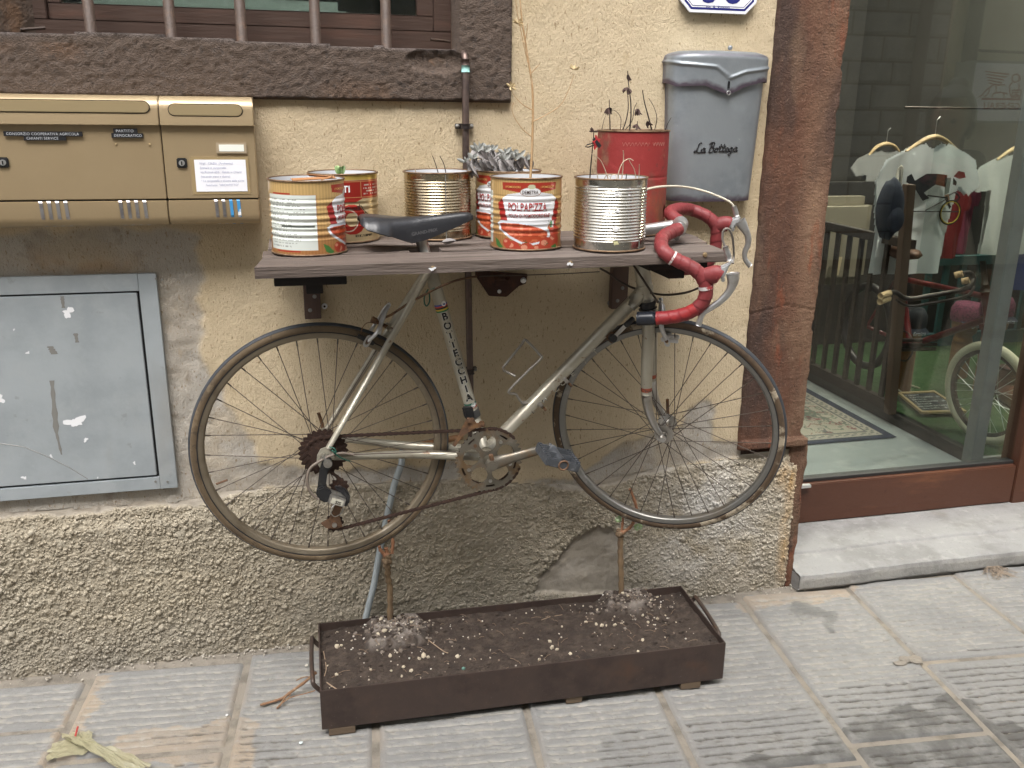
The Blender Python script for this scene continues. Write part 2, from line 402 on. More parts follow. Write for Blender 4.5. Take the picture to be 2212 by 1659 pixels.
# plaster
dx = .005
X, Z = np.meshgrid(np.arange(-1.15, 1.222, dx), np.arange(.36, 1.72, dx), indexing='ij')
bare = blur(msk(X, Z, BARE, .022), 3); cem = blur(msk(X, Z, CEMB, .016), 2); b2 = np.maximum(bare, cem)
h = .0022*(fbm(X*60, Z*30, 3, 50)-.5)+.005*(fbm(X*3, Z*3, 3, 51)-.5)
h = h*(1-b2)+b2*(-.0045+.008*(fbm(X*34, Z*34, 4, 52)-.5)+.004*(fbm(X*7, Z*7, 3, 53)-.5))
rust = np.clip(1-(1.397-Z)/.020, 0, 1)*(Z < 1.40)*(X < .54)*np.clip(fbm(X*9, Z*9, 3, 55)*2.2-.75, 0, 1)*.7
rust = np.maximum(rust, np.clip(1-np.abs(Z-1.035)/.05, 0, 1)*(X < -.29)*np.clip(fbm(X*7, Z*9, 3, 56)*2.4-.6, 0, 1)*.8)
pale = np.clip(fbm(X*4+3, Z*2, 3, 57)*2.5-1.3, 0, 1)*.5
cx, cz = (X[1:, 1:]+X[:-1, 1:])/2, (Z[1:, 1:]+Z[1:, :-1])/2
keep = (cz > plinth_top(cx)-.004) & ~((cx < .51) & (cz > 1.42))
grid_mesh('plaster_wall', np.stack([X, -h, Z], -1), M_plaster, house, dict(bare=np.clip(b2, 0, 1), rust=rust*(1-bare*.4), pale=pale*(1-b2)), keep)
# roughcast plinth
dx = .0029
X, Z = np.meshgrid(np.arange(-1.15, 1.402, dx), np.arange(-.02, .52, dx), indexing='ij')
pt = plinth_top(X)
cem = np.maximum(msk(X, Z, CEMB, .014), msk(X, Z, PATCH, .014)); cem = blur(cem, 2)
rough = 1-cem
n1 = fbm(X*115, Z*150, 2, 60); n2 = fbm(X*210, Z*250, 1, 61); n3 = fbm(X*20, Z*20, 3, 62)
big = np.abs(fbm(X*150, Z*190, 1, 63)-.5)
h = rough*(.002+.004*(n1-.5)+.003*(n2-.5)+.006*(n3-.5))+cem*(-.003+.010*(fbm(X*30, Z*30, 4, 64)-.5))
h += .008*np.clip((pt-.03-Z)/.03, 0, 1)*rough
top = np.clip((Z-pt+.014)/.014, 0, 1); h = h*(1-top)-.006*top
white = np.clip(1.25-np.hypot((X-1.11)/.27, (Z-.25)/.25), 0, 1)*np.clip(fbm(X*13, Z*13, 4, 66)*3-.95, 0, 1)
rs = np.clip(1-np.abs(X-1.355)/.09, 0, 1)*np.clip((Z-.30)/.1, 0, 1)*np.clip(fbm(X*14, Z*14, 3, 68)*3-1.1, 0, 1)+np.clip(1-np.abs(X-1.385)/.03, 0, 1)*np.clip(fbm(X*14, Z*10, 3, 69)*2.4-.7, 0, 1)*.8
damp = np.clip(1-Z/.16, 0, 1)*np.clip(fbm(X*6, Z*6, 3, 67)*2.2-.5, 0, 1)*.8
keep = ((Z[1:, 1:]+Z[1:, :-1])/2 < plinth_top((X[1:, 1:]+X[:-1, 1:])/2)+.004)
grid_mesh('plinth', np.stack([X, -h, Z], -1), M_plinth, house, dict(cem=np.clip(cem, 0, 1), white=np.clip(white, 0, 1)*.9, rust=np.clip(rs, 0, 1)*rough, damp=damp), keep)
# coarse grains thrown on with the render: small irregular octahedra
NG = 85000; rgn = np.random.default_rng(5)
gi = rgn.integers(0, X.shape[0], NG); gj = rgn.integers(0, X.shape[1], NG)
ok = (cem[gi, gj] < .35) & (Z[gi, gj] < pt[gi, gj]-.008) & (Z[gi, gj] > 0); gi, gj = gi[ok], gj[ok]; NG = len(gi)
gs = rgn.lognormal(math.log(.0025), .42, NG)*np.clip(.75+.7*(fbm(X[gi, gj]*4, Z[gi, gj]*4, 2, 77)), .7, 1.3)
oc = np.array([(1, 0, 0), (-1, 0, 0), (0, 1, 0), (0, -1, 0), (0, 0, 1), (0, 0, -1)], float); fc = np.array([(0, 2, 4), (2, 1, 4), (1, 3, 4), (3, 0, 4), (2, 0, 5), (1, 2, 5), (3, 1, 5), (0, 3, 5)])
ang = rgn.random((NG, 2))*6.28; ca, sa, cb_, sb_ = np.cos(ang[:, 0]), np.sin(ang[:, 0]), np.cos(ang[:, 1]), np.sin(ang[:, 1])
Rm = np.zeros((NG, 3, 3)); Rm[:, 0, 0] = ca; Rm[:, 0, 2] = -sa; Rm[:, 2, 0] = sa; Rm[:, 2, 2] = ca; Rm[:, 1, 1] = 1
Rx = np.zeros((NG, 3, 3)); Rx[:, 0, 0] = 1; Rx[:, 1, 1] = cb_; Rx[:, 1, 2] = -sb_; Rx[:, 2, 1] = sb_; Rx[:, 2, 2] = cb_
vv = oc[None]*gs[:, None, None]*rgn.uniform(.6, 1.35, (NG, 6, 1))*np.array([1.15, .8, .9])
vv = np.einsum('nij,nkj->nki', Rx, vv); vv = np.einsum('nij,nkj->nki', Rm, vv)
vv += np.stack([X[gi, gj], -h[gi, gj]+.0006, Z[gi, gj]], -1)[:, None, :]
me = bpy.data.meshes.new('render_grains'); me.from_pydata([], [], []); nv_ = NG*6
me.vertices.add(nv_); me.vertices.foreach_set('co', vv.astype(np.float32).ravel())
tri = (fc[None]+np.arange(NG)[:, None, None]*6).reshape(-1, 3); me.loops.add(tri.size); me.loops.foreach_set('vertex_index', tri.astype(np.int32).ravel())
me.polygons.add(len(tri)); me.polygons.foreach_set('loop_start', np.arange(0, tri.size, 3, dtype=np.int32)); me.polygons.foreach_set('loop_total', np.full(len(tri), 3, np.int32)); me.update(calc_edges=True)
for k_, a_ in (('white', np.clip(white, 0, 1)*.9), ('rust', np.clip(rs, 0, 1)), ('damp', damp)):
    t_ = me.attributes.new(k_, 'FLOAT', 'POINT'); t_.data.foreach_set('value', np.repeat(a_[gi, gj], 6).astype(np.float32))
tag(link_mesh('render_grains', me, M_plinth, house), kind='stuff')
# the rest of the front, above and beside the view
mb = MB()
mb.box((.51, .01, 1.70), (1.22, .3, 8.5)); mb.box((-4.5, .01, 2.62), (.515, .3, 8.5)); mb.box((-4.5, .01, 0), (-1.12, .3, 2.63)); mb.box((2.62, -.01, 0), (6.5, .3, 8.5)); mb.box((1.215, .02, 2.62), (2.63, .3, 8.5))
mb.box((-1.15, .02, .3), (1.2, .05, 1.41))
mb.build('upper_wall', M_plaster, house)

# ---- window with stucco surround
M_surr = mat('brown_stucco', (.105, .074, .056), .85, attr=[('rust', (.22, .10, .035)), ('lip', (.13, .11, .105))], layers=[((.11, .085, .072), 90, .5, .7, .7), ((.035, .025, .02), 45, .55, .75, .7)], bumps=[(190, .006, (1, 1, 1.5)), (380, .003)])
dx = .005
X, Z = np.meshgrid(np.arange(-1.15, .5271, dx), np.arange(1.3945, 1.76, dx), indexing='ij')
lip = np.interp(X, [-1.15, -.54, -.38, -.2, -.1, .05, .2, .36, .4], [1.519, 1.519, 1.527, 1.525, 1.519, 1.515, 1.514, 1.511, 1.509])+.006*(fbm(X*14, Z*0, 3, 70)-.5)
op = (X < .397+.01*(fbm(Z*12, X*0, 3, 71)-.5)) & (X > -.60) & (Z > lip)
d = np.minimum(np.minimum(.5271-X, Z-1.3945), .02)
chip = np.clip(1-np.hypot((X-.345)/.07, (Z-1.485)/.028), 0, 1)
h = .016+.005*(fbm(X*130, Z*170, 1, 72)-.5)+.003*(fbm(X*16, Z*16, 3, 73)-.5)-.022*chip**.5*(.4+fbm(X*40, Z*40, 2, 74))
h = h*np.clip(d/.004, 0, 1)
h = np.where(op, -.06, h)
lp = np.clip(1-np.abs(Z-lip)/.012, 0, 1)*(X < .39)
rs = np.clip(fbm(X*4.2, Z*6, 3, 75)*3.0-1.75, 0, 1)*(Z < 1.5)*(X < .25)
keep = ~(op[:-1, :-1] & op[1:, 1:] & op[1:, :-1] & op[:-1, 1:])
window = thing('window', (0, 0, 0), None, None); window.parent = house; 
grid_mesh('surround', np.stack([X, -h, Z], -1), M_surr, window, dict(rust=rs*.8, lip=lp*.8), keep)
mb = MB(); mb.box((-1.12, -.012, 1.75), (-.60, .05, 2.62)); mb.box((.397, -.012, 1.75), (.5265, .05, 2.62)); mb.box((-.60, -.012, 2.5), (.397, .05, 2.64)); mb.build('surround_upper', M_surr, window)
M_rev = mat('window_reveal', (.085, .06, .045), .8, layers=[((.16, .09, .05), 14, .45, .65, .8)], bumps=[(30, .01)])
mb = MB(); mb.prism([(-.70, .0), (-.598, .0), (-.52, .10), (-.52, .34), (-.70, .34)], (0, 0, 1.45), (1, 0, 0), (0, 1, 0), (0, 0, 1), 1.15); mb.build('reveal_side', M_rev, window)
mb = MB(); mb.box((.400, -.002, 1.50), (.50, .34, 2.6)); mb.build('reveal_side', M_rev, window)
mb = MB(); mb.box((-.69, .001, 1.40), (.49, .34, 1.507)); mb.build('reveal_sill', M_rev, window)
mb = MB(); mb.box((-.69, 0, 2.51), (.49, .34, 2.62)); mb.build('reveal_head', M_rev, window)
M_dwood = mat('dark_window_wood', (.055, .032, .024), .45, layers=[((.10, .05, .035), 20, .5, .7, .6, (.15, 1, 1))], bumps=[(120, .001, (.1, 1, 1))])
mb = MB()
for a, b in (((-.53, .10, 1.50), (.41, .15, 1.5555)), ((-.53, .10, 1.5555), (-.494, .15, 2.5)), ((.359, .10, 1.5555), (.41, .15, 2.5))): mb.box(a, b)
mb.build('frame', M_dwood, window, bevel=.002)
mb = MB()
for a, b in (((-.4935, .112, 1.556), (.3585, .145, 1.590)), ((-.4935, .112, 1.590), (-.465, .145, 2.5)), ((.320, .112, 1.590), (.3585, .145, 2.5))): mb.box(a, b)
mb.build('sash', M_dwood, window, bevel=.002)
mb = MB(); mb.box((-.465, .116, 1.590), (.320, .1215, 1.5925)); mb.build('glazing_bead', mat('bead', (.45, .42, .36), .6), window)
M_pane = glass_mat('window_glass', (.8, .86, .84), 1.55)
MB().box((-.4655, .126, 1.5895), (.3205, .130, 2.5)).build('pane', M_pane, window)
M_room = mat('dim_room', (.10, .11, .105), .9, layers=[((.22, .23, .21), 3, .45, .65, .8)])
mb = MB(); mb.box((-1.2, 1.0, 1.2), (.6, 1.05, 2.7)); mb.box((-1.2, .36, 1.2), (.6, 1.0, 1.25)); mb.box((-1.2, .36, 1.25), (-1.15, 1.0, 2.7)); mb.box((.55, .36, 1.25), (.6, 1.0, 2.7)); mb.box((-1.2, .36, 2.65), (.6, 1.0, 2.7)); mb.build('room_back', M_room, window)
mb = MB(); mb.box((-.45, .20, 1.50), (.16, .5, 1.625)); mb.build('inner_ledge', mat('ledge', (.32, .33, .30), .8, layers=[((.5, .5, .47), 9, .5, .7, .8)]), window, bevel=.02)
mb = MB(); mb.box((.245, .18, 1.5), (.265, .2, 2.5)); mb.build('inner_post', M_dwood, window)
M_bar = mat('brown_iron_bar', (.050, .031, .022), .6, 0, layers=[((.10, .055, .032), 60, .5, .7, .7), ((.03, .02, .015), 120, .55, .7, .6)], bumps=[(90, .002)])
for u, v in ((197, 68), (370, 75), (523, 85), (683, 93), (835, 93)):
    p = at(u, v, .035); b = MB(); b.cyl((p[0], .035, 1.495), (p[0]-.002, .035, 2.55), .0118, n=14); b.build('bar', M_bar, window, smooth=True)
for (u0, v0, u1, v1) in ((44, 64, 98, 60), (930, 85, 972, 90)):
    mb = MB(); mb.cyl(at(u0, v0, .07), at(u1, v1, .085), .0035, n=8); mb.build('catch', M_bar, window)

# ---- door jamb
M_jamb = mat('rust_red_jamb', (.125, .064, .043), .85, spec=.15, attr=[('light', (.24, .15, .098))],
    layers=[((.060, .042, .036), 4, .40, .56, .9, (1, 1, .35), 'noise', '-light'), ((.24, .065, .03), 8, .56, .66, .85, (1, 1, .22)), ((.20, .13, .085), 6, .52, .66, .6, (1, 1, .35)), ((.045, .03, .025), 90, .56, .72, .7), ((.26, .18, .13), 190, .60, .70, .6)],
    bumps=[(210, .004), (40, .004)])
dx = .005
X, Z = np.meshgrid(np.arange(1.203, 1.4051, .004), np.arange(.455, 1.80, dx), indexing='ij')
t = (X-1.203)/.2
xo = (fbm(Z*40, X*0, 3, 80)-.5)*.006-.008*np.clip(fbm(Z*16, X*0+3, 3, 81)*6-4.0, 0, 1)
Xj = X+xo*np.clip((t-.6)/.4, 0, 1)+(fbm(Z*30, X*0+5, 2, 82)-.5)*.006*np.clip(1-t*3, 0, 1)
led = np.clip(1-np.abs(Z-.470)/.014, 0, 1); Xj = Xj+.016*(led > .05)*t
h = .013+.004*(fbm(X*30, Z*18, 4, 83)-.5)+.002*(fbm(X*110, Z*110, 2, 84)-.5)+.010*(led > .05)
crack = np.clip(1-np.abs(Z-(.862+.01*np.sin(X*30)+.006*fbm(X*30, Z*0, 2, 85)))/.003, 0, 1); h -= .004*crack
h *= np.clip(np.minimum(t, 1-t)/.02, 0, 1); h = np.where(t > .995, -.02, h)
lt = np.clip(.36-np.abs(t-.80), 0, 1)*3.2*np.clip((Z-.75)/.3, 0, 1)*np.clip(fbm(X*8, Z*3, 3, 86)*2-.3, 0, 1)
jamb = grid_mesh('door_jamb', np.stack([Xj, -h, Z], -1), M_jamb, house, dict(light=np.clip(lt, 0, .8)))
mb = MB(); mb.box((1.206, .0, 1.79), (1.40, .34, 2.63)); mb.box((1.215, .004, .455), (1.393, .34, 1.795)); mb.box((1.28, .02, 0), (1.400, .34, .455)); mb.build('jamb_core', M_jamb, house)
X, Z = np.meshgrid(np.arange(1.374, 1.4301, .004), np.arange(-.01, .466, .004), indexing='ij')
t = (X-1.374)/.056
Xj = X+(fbm(Z*20, X*0, 3, 87)-.5)*.014*np.clip((t-.5)*2, 0, 1)+(fbm(Z*24, X*0+7, 3, 88)-.5)*.018*np.clip(1-t*2, 0, 1)+.010*np.clip((.20-Z)/.2, 0, 1)*(1-t)
h = (.007+.005*(fbm(X*40, Z*30, 3, 89)-.5))*np.clip(np.minimum(t, 1-t)/.05, 0, 1); h = np.where((t > .98), -.03, h)
grid_mesh('jamb_foot', np.stack([Xj, -h, Z], -1), M_jamb, house, dict(light=X*0))

# ---- doorstep
M_step = mat('pale_step_stone', (.265, .262, .255), .8, attr=[('edge', (.30, .29, .265))], layers=[((.19, .186, .178), 7, .42, .66, .85), ((.33, .325, .31), 30, .52, .70, .6), ((.15, .145, .135), 140, .60, .70, .6), ((.20, .17, .13), 2.5, .55, .7, .6), ((.28, .26, .235), 60, .62, .72, .6), ((.22, .2, .18), 3.1, .66, .72, .5)], bumps=[(70, .003), (240, .001)])
n, m = 190, 90
s_, t_ = np.meshgrid(np.linspace(0, 1, n), np.linspace(0, 1, m), indexing='ij')
x0 = 1.412; XX = x0+s_*1.25
fy = -.060+.004*(fbm(XX*5, XX*0, 3, 90)-.5)*2+.005*(fbm(XX*30, XX*0, 3, 91)-.5)
prof_t = [0, .08, .14, .2, .30, .75, .82, 1.0]
yy = np.interp(t_, prof_t, [.10, .10, 0.0, 0.0, .004, .12, .125, .40])
YY = np.where(t_ < .08, yy, fy+yy*np.where(t_ < .3, 1.0, 1.0))
zz = np.interp(t_, prof_t, [-.01, -.012, .004, .038, .052, .060, .066, .068])
ZZ = zz+.005*(fbm(XX*14, YY*14, 4, 92)-.5)*(t_ > .14)
XX = XX+np.clip(1-s_*60, 0, 1)*(.015*(fbm(YY*20, ZZ*20, 3, 94)))
MB().box((x0+.012, -.048, -.012), (2.66, .30, .044)).build('step_core', M_step, house)
grid_mesh('doorstep', np.stack([XX, YY, ZZ], -1), M_step, house, dict(edge=np.clip(1-np.abs(t_-.2)/.1, 0, 1)))
mb = MB()
rg = random.Random(5)
for i in range(60):
    a = rg.uniform(0, 6.28); p0 = (2.10+rg.uniform(-.02, .02), -.06, .012); mb.tube([p0, (p0[0]+.03*math.cos(a), -.075+.01*math.sin(a), .006), (p0[0]+.05*rg.uniform(-1, 1), -.08-.05*rg.random(), .003)], .0006, 4)
rt = mb.build('root_tuft', mat('dry_root', (.25, .2, .15), .9)); tag(rt, 'dry tuft of root fibres hanging below the pale doorstep', 'root')

# ---- glass door
GY = .27
M_drail = mat('red_brown_rail', (.085, .034, .02), .42, .15, layers=[((.07, .028, .016), 6, .42, .62, .7, (.35, 1, 1)), ((.21, .085, .04), 9, .55, .72, .55, (.3, 1, 1.4)), ((.05, .02, .012), 60, .62, .75, .6)], bumps=[(40, .002, (.3, 1, 1))])
door = thing('shop_door', (0, 0, 0), None, None); door.parent = house
zb = at(1960, 1107, GY-.03)[2]; zt = at(1960, 1027, GY-.03)[2]
xr = at(2196, 1010, GY-.03)[0]
MB().box((1.41, GY-.03, zb), (xr, GY+.03, zt)).build('bottom_rail', M_drail, door, bevel=.003)
MB().box((1.41, GY-.012, zt+.0005), (xr, GY+.02, zt+.011)).build('gasket', mat('black_gasket', (.02, .02, .02), .5), door)
MB().box((xr+.001, GY-.034, zb-.02), (xr+.12, GY+.05, 2.6)).build('side_frame', M_drail, door, bevel=.003)
M_shop = glass_mat('shop_glass', (.84, .88, .87), 1.60)
MB().box((1.38, GY-.003, zt+.009), (xr+.002, GY+.003, 2.6)).build('pane', M_shop, door)
M_chrome = mat('bright_metal', (.72, .72, .72), .3, .9)
p = at(1732, 1052, GY-.05)
mb = MB(); mb.box((p[0]-.01, GY-.05, p[2]-.006), (p[0]+.035, GY-.035, p[2]+.004)); mb.box((p[0]-.012, GY-.05, p[2]-.05), (p[0]-.006, GY-.042, p[2]+.003)); mb.build('hasp', M_chrome, door, bevel=.001)
mb = MB(); mb.box((p[0]-.018, GY-.055, p[2]-.085), (p[0]+.002, GY-.04, p[2]-.045)); mb.build('padlock', mat('brass', (.33, .22, .09), .4, .7), door, bevel=.002)
MB().box((1.402, .0, 2.5), (2.63, .34, 2.64)).build('door_lintel', M_jamb, house)

# ================================================================== HOUSE ACROSS THE STREET (seen mirrored in the glass)
OY = -4.6; OV = 2*GY-OY
opp = thing('house_across_street', (5, OY, 0), 'grey ashlar and cream house across the street, mirrored in the shop glass', 'building')
M_ash = mat('grey_ashlar', (.33, .36, .385), .85, layers=[((.27, .295, .315), 3, .45, .65, .6), ((.5, .5, .49), 30, .5, .7, .5)], bumps=[(60, .004)])
M_ashj = mat('ashlar_joint', (.12, .10, .085), .9)
M_cream = mat('cream_render', (.56, .525, .43), .9, layers=[((.43, .40, .32), 2, .4, .7, .7)], bumps=[(80, .002)])
bx = at(2041, 120, OV)[0]
mb = MB(); mb.box((-6, OY-.3, 0), (bx, OY, 6.8)); mb.build('joint_wall', M_ashj, opp)
mb = MB(); mb.box((bx, OY-.3, 0), (13, OY+.01, 6.8)); mb.build('cream_wall', M_cream, opp)
rows = [at(1900, v, OV)[2] for v in (-35, 24, 77, 133, 182, 238, 292, 337, 390, 440, 500, 560, 620, 700)]
blk = None; rg = random.Random(9)
for i in range(len(rows)-1):
    z1, z0 = rows[i]-.008, rows[i+1]+.008
    if z0 < .05: break
    x = 3.0+(.24 if i % 2 else 0)
    while x < bx-.05:
        x2 = min(x+rg.choice((.44, .5, .56)), bx)
        mb = MB(); a, b = x+.008, x2-.008; q = .022
        mb.add([(a, OY, z0), (b, OY, z0), (b, OY, z1), (a, OY, z1), (a+q, OY+.022, z0+q), (b-q, OY+.022, z0+q), (b-q, OY+.022, z1-q), (a+q, OY+.022, z1-q)], [(4, 5, 6, 7)[::-1], (0, 1, 5, 4)[::-1], (1, 2, 6, 5)[::-1], (2, 3, 7, 6)[::-1], (3, 0, 4, 7)[::-1]])
        mb.build('stone_block', M_ash, opp); x = x2
mb = MB(); mb.box((-6, OY, rows[0]-.02), (bx, OY+.10, rows[0]+.10)); mb.box((-6, OY, rows[0]+.10), (bx, OY+.05, rows[0]+.3)); mb.box((-6, OY, rows[0]+.31), (bx, OY+.03, 6.8)); mb.box((-6, OY, .0), (2.99, OY+.02, rows[0]-.03)); mb.build('cornice', M_ash, opp)
M_dpipe = mat('dark_downpipe', (.035, .022, .02), .5, .2)
a, b = at(1984, 60, OV), at(1957, 330, OV)
mb = MB(); mb.cyl((a[0]-.02, OY+.10, 0), (a[0]-.02, OY+.10, 6.6), .055); mb.build('downpipe', M_dpipe, opp, smooth=True)
a = at(2080, 100, OV); mb = MB(); mb.cyl((a[0], OY+.10, 0), (a[0], OY+.10, 6.6), .065); mb.build('downpipe', M_dpipe, opp, smooth=True)
mb = MB(); a = at(2108, 60, OV); mb.tube([(a[0], OY+.02, 4), (a[0]+.02, OY+.02, at(2110, 130, OV)[2]+.1), (a[0]+.06, OY+.02, at(2110, 125, OV)[2]+.06), (a[0]+1.0, OY+.02, at(2110, 125, OV)[2]+.05)], .012, 6); mb.build('cable', M_dpipe, opp)
# advertising box sign
c0 = at(2097, 137, OV-.25); c1 = at(2207, 262, OV-.25); sy = OY+.25
xa, xb_, za, zb2 = c0[0]+.03, c1[0]+.05, at(2150, 266, OV-.25)[2], at(2150, 131, OV-.25)[2]
sign = thing('box_sign', (xa, OY+.02, za), 'pale blue-grey box sign with a red winged lion emblem above the word GENERALI', 'sign')
M_sbox = mat('sign_box', (.30, .32, .34), .5); M_sface = mat('sign_face', (.80, .86, .95), .35); M_red = mat('sign_red', (.33, .018, .03), .5)
mb = MB(); mb.box((xa, OY+.015, za), (xb_, sy, zb2)); mb.build('casing', M_sbox, sign, bevel=.01)
mb = MB(); mb.box((xa+.02, sy-.001, za+.02), (xb_-.02, sy+.003, zb2-.02)); mb.build('face', M_sface, sign)
Wd = xb_-xa; Hd = zb2-za; ys_ = sy+.0045
# as seen from the street the sign reads normally: its left is towards +X
def sp(x, y): return (xb_-x*Wd, za+y*Hd)
mb = MB()
def poly(pts): q = [sp(*p) for p in pts]; mb.add([(x, ys_, z) for x, z in q], [tuple(range(len(q)))])
poly([(.16, .375), (.80, .375), (.80, .41), (.16, .41)])
for k in range(5): poly([(.42+.03*k, .80-.045*k), (.80-.02*k, .835-.045*k), (.81-.02*k, .82-.045*k), (.43+.03*k, .775-.045*k)])
def strk(pts, wd=.018):
    P = [V3((sp(*p)[0], ys_, sp(*p)[1])) for p in pts]
    for p, q in zip(P[:-1], P[1:]):
        d = unit(q-p); nn = V3((-d[2], 0, d[0]))*wd*Wd/2; mb.add([p-nn, q-nn, q+nn, p+nn], [(0, 1, 2, 3)])
for s_k in ([(.30, .80), (.24, .76), (.24, .70), (.30, .66), (.36, .70), (.36, .77), (.30, .80)], [(.27, .74), (.22, .73), (.23, .70)], [(.34, .68), (.38, .60), (.36, .50), (.32, .42)], [(.24, .66), (.22, .56), (.26, .48), (.20, .42)],
            [(.46, .62), (.64, .62), (.74, .54), (.80, .44)], [(.70, .56), (.70, .48), (.76, .42)], [(.40, .48), (.52, .50), (.62, .48), (.64, .42)], [(.46, .49), (.44, .42)], [(.60, .60), (.58, .48)], [(.78, .46), (.84, .42)],
            [(.18, .54), (.18, .43), (.32, .43), (.32, .54), (.18, .54)], [(.20, .50), (.30, .50)], [(.20, .46), (.30, .46)]): strk(s_k)
put_text(mb, 'GENERALI', (sp(.16, .23)[0], ys_, sp(.16, .23)[1]), (-1, 0, 0), (0, 0, 1), size=Hd*.15, bold=.012, sx=Wd*.68/(Hd*.15*5.2))
mb.build('emblem', M_red, sign)
# small camera box on the corner pipe
p = at(2035, 217, OV-.1); mb = MB(); mb.box((p[0]-.05, OY+.02, p[2]-.05), (p[0]+.07, OY+.12, p[2]+.05)); o = mb.build('wall_camera', mat('white_box', (.6, .6, .62), .5), None, bevel=.01); tag(o, 'small white box camera on the cream wall across the street', 'camera')

# ================================================================== BRONZE LETTER BOXES
M_bronze = mat('bronze_enamel', (.36, .275, .165), .38, .4, layers=[((.32, .24, .14), 3, .4, .7, .6), ((.42, .33, .19), 11, .66, .74, .5), ((.36, .26, .14), 90, .62, .76, .35)], bumps=[(200, .0003)])
M_bronze2 = mat('bronze_flap', (.52, .41, .24), .3, .6, layers=[((.42, .30, .15), 4, .4, .7, .5, (.2, 1, 1))])
M_dark = mat('black_gap', (.008, .008, .008), .8)
M_strip = mat('metal_strip', (.42, .41, .42), .3, .8, layers=[((.20, .19, .20), 25, .45, .65, .7)])
M_stripw = mat('white_blue_strip', (.72, .74, .76), .5, layers=[((.04, .24, .50), 14, .48, .52, 1.0)])
M_blackp = mat('black_plastic', (.015, .015, .017), .4)
M_white = mat('white_paper', (.78, .79, .84), .8, layers=[((.72, .72, .76), 30, .4, .7, .5)])
M_ink = mat('faded_ink', (.36, .38, .52), .9)
M_tape = mat('clear_tape', (.37, .28, .15), .22, .2)
M_emb = mat('embossed_white', (.45, .47, .5), .6)
def letter_box(x0, x1, label, slot, lock, strips, name='letter_box'):
    zt, zh, zd, zb = 1.3985, 1.338, 1.184, 1.1275
    t = thing(name, ((x0+x1)/2, 0, zb), label, 'letter box')
    def ext(name, prof, mt, bev=.0015, pa=t, xa=x0, xb=x1):
        m = MB(); n = len(prof); m.prism([(y, z) for y, z in prof], (xa+.0008, 0, 0), (0, 1, 0), (0, 0, 1), (1, 0, 0), (xb-xa)-.0016); return m.build(name, mt, pa, autos=35, bevel=bev)
    hood = [(0, zt)]+[(-.072-.03*math.sin(a), zt-.028+.028*math.cos(a)) for a in np.linspace(0, math.pi/2, 7)]+[(-.104, zh+.02), (-.106, zh), (-.094, zh), (-.09, zh+.006), (0, zh+.006)]
    hd = ext('hood', hood, M_bronze)
    ext('door', [(0, zh+.004), (-.0945, zh+.004), (-.0975, zd+.0015), (0, zd+.0015)], M_bronze)
    ext('shadow_gap', [(0, zh+.003), (-.0925, zh+.003), (-.094, zd-.003), (0, zd-.003)], M_dark, 0, t, x0+.002, x1-.002)
    base = [(0, zd-.0015), (-.0985, zd-.0015), (-.0995, zb+.022)]+[(-.0795-.02*math.cos(a), zb+.022-.022*math.sin(a)) for a in np.linspace(.3, math.pi/2, 6)]+[(0, zb)]
    bs = ext('base', base, M_bronze)
    # stadium letter flap
    sx0, sx1, zc, r = slot
    def stad(x0_, x1_, zc_, r_): return [(x1_-r_+r_*math.sin(a), zc_+r_*math.cos(a)) for a in np.linspace(0, math.pi, 9)]+[(x0_+r_-r_*math.sin(a), zc_-r_*math.cos(a)) for a in np.linspace(0, math.pi, 9)]
    MB().prism(stad(sx0-.0016, sx1+.0016, zc, r+.0016), (0, -.1027, 0), (1, 0, 0), (0, 0, 1), (0, -1, 0), .0016).build('flap_gap', M_dark, hd)
    MB().prism(stad(sx0, sx1, zc, r), (0, -.1027, 0), (1, 0, 0), (0, 0, 1), (0, -1, 0), .0030).build('flap', M_bronze2, hd, autos=35, bevel=.001)
    # lock
    lx, lz = lock
    lk = MB().box((lx-.0105, -.1005, lz-.0105), (lx+.0105, -.096, lz+.0105)).build('lock', M_blackp, t, bevel=.002)
    m = MB(); m.cyl((lx, -.1025, lz), (lx, -.1, lz), .0062, n=16); m.build('barrel', M_chrome, lk, smooth=False)
    m = MB(); m.box((lx-.0012, -.1032, lz-.004), (lx+.0012, -.1024, lz+.0035)); m.build('keyhole', M_dark, lk)
    for (sx, mt) in strips:
        m = MB(); pts = [(-.0988, zd-.0008), (-.1005, zd-.004), (-.101, zb+.022), (-.0945, zb+.008), (-.0885, zb+.002)]
        w2 = .0034
        vs_ = [(sx+k*w2+(i*.0010), y, z) for i, (y, z) in enumerate(pts) for k in (-1, 1)]
        m.add(vs_, [(2*i, 2*i+1, 2*i+3, 2*i+2) for i in range(len(pts)-1)]); m.build('strip', mt, bs)
    return t, zd
def X95(u, v): return at(u, v, -.098)
strips = [(X95(u, 460)[0], M_strip) for u in (90, 108, 126, 144)]+[(X95(u, 460)[0], M_strip) for u in (262, 279, 296, 314)]
lw, zd = letter_box(-.92, -.2585, 'wide bronze letter box with two black embossed name strips on its door', (-.88, X95(323, 235)[0], X95(200, 230)[2], .0115), (X95(7, 351)[0], X95(7, 351)[2]), strips)
strips2 = [(X95(468, 460)[0], M_strip), (X95(484, 460)[0], M_strip), (X95(500, 460)[0], M_stripw), (X95(516, 460)[0], M_stripw)]
ls, _ = letter_box(-.258, -.0665, 'small bronze letter box with a white handwritten note taped to it', (X95(365, 240)[0], X95(523, 240)[0], X95(445, 238)[2], .0115), (X95(393, 352)[0], X95(393, 352)[2]), strips2)
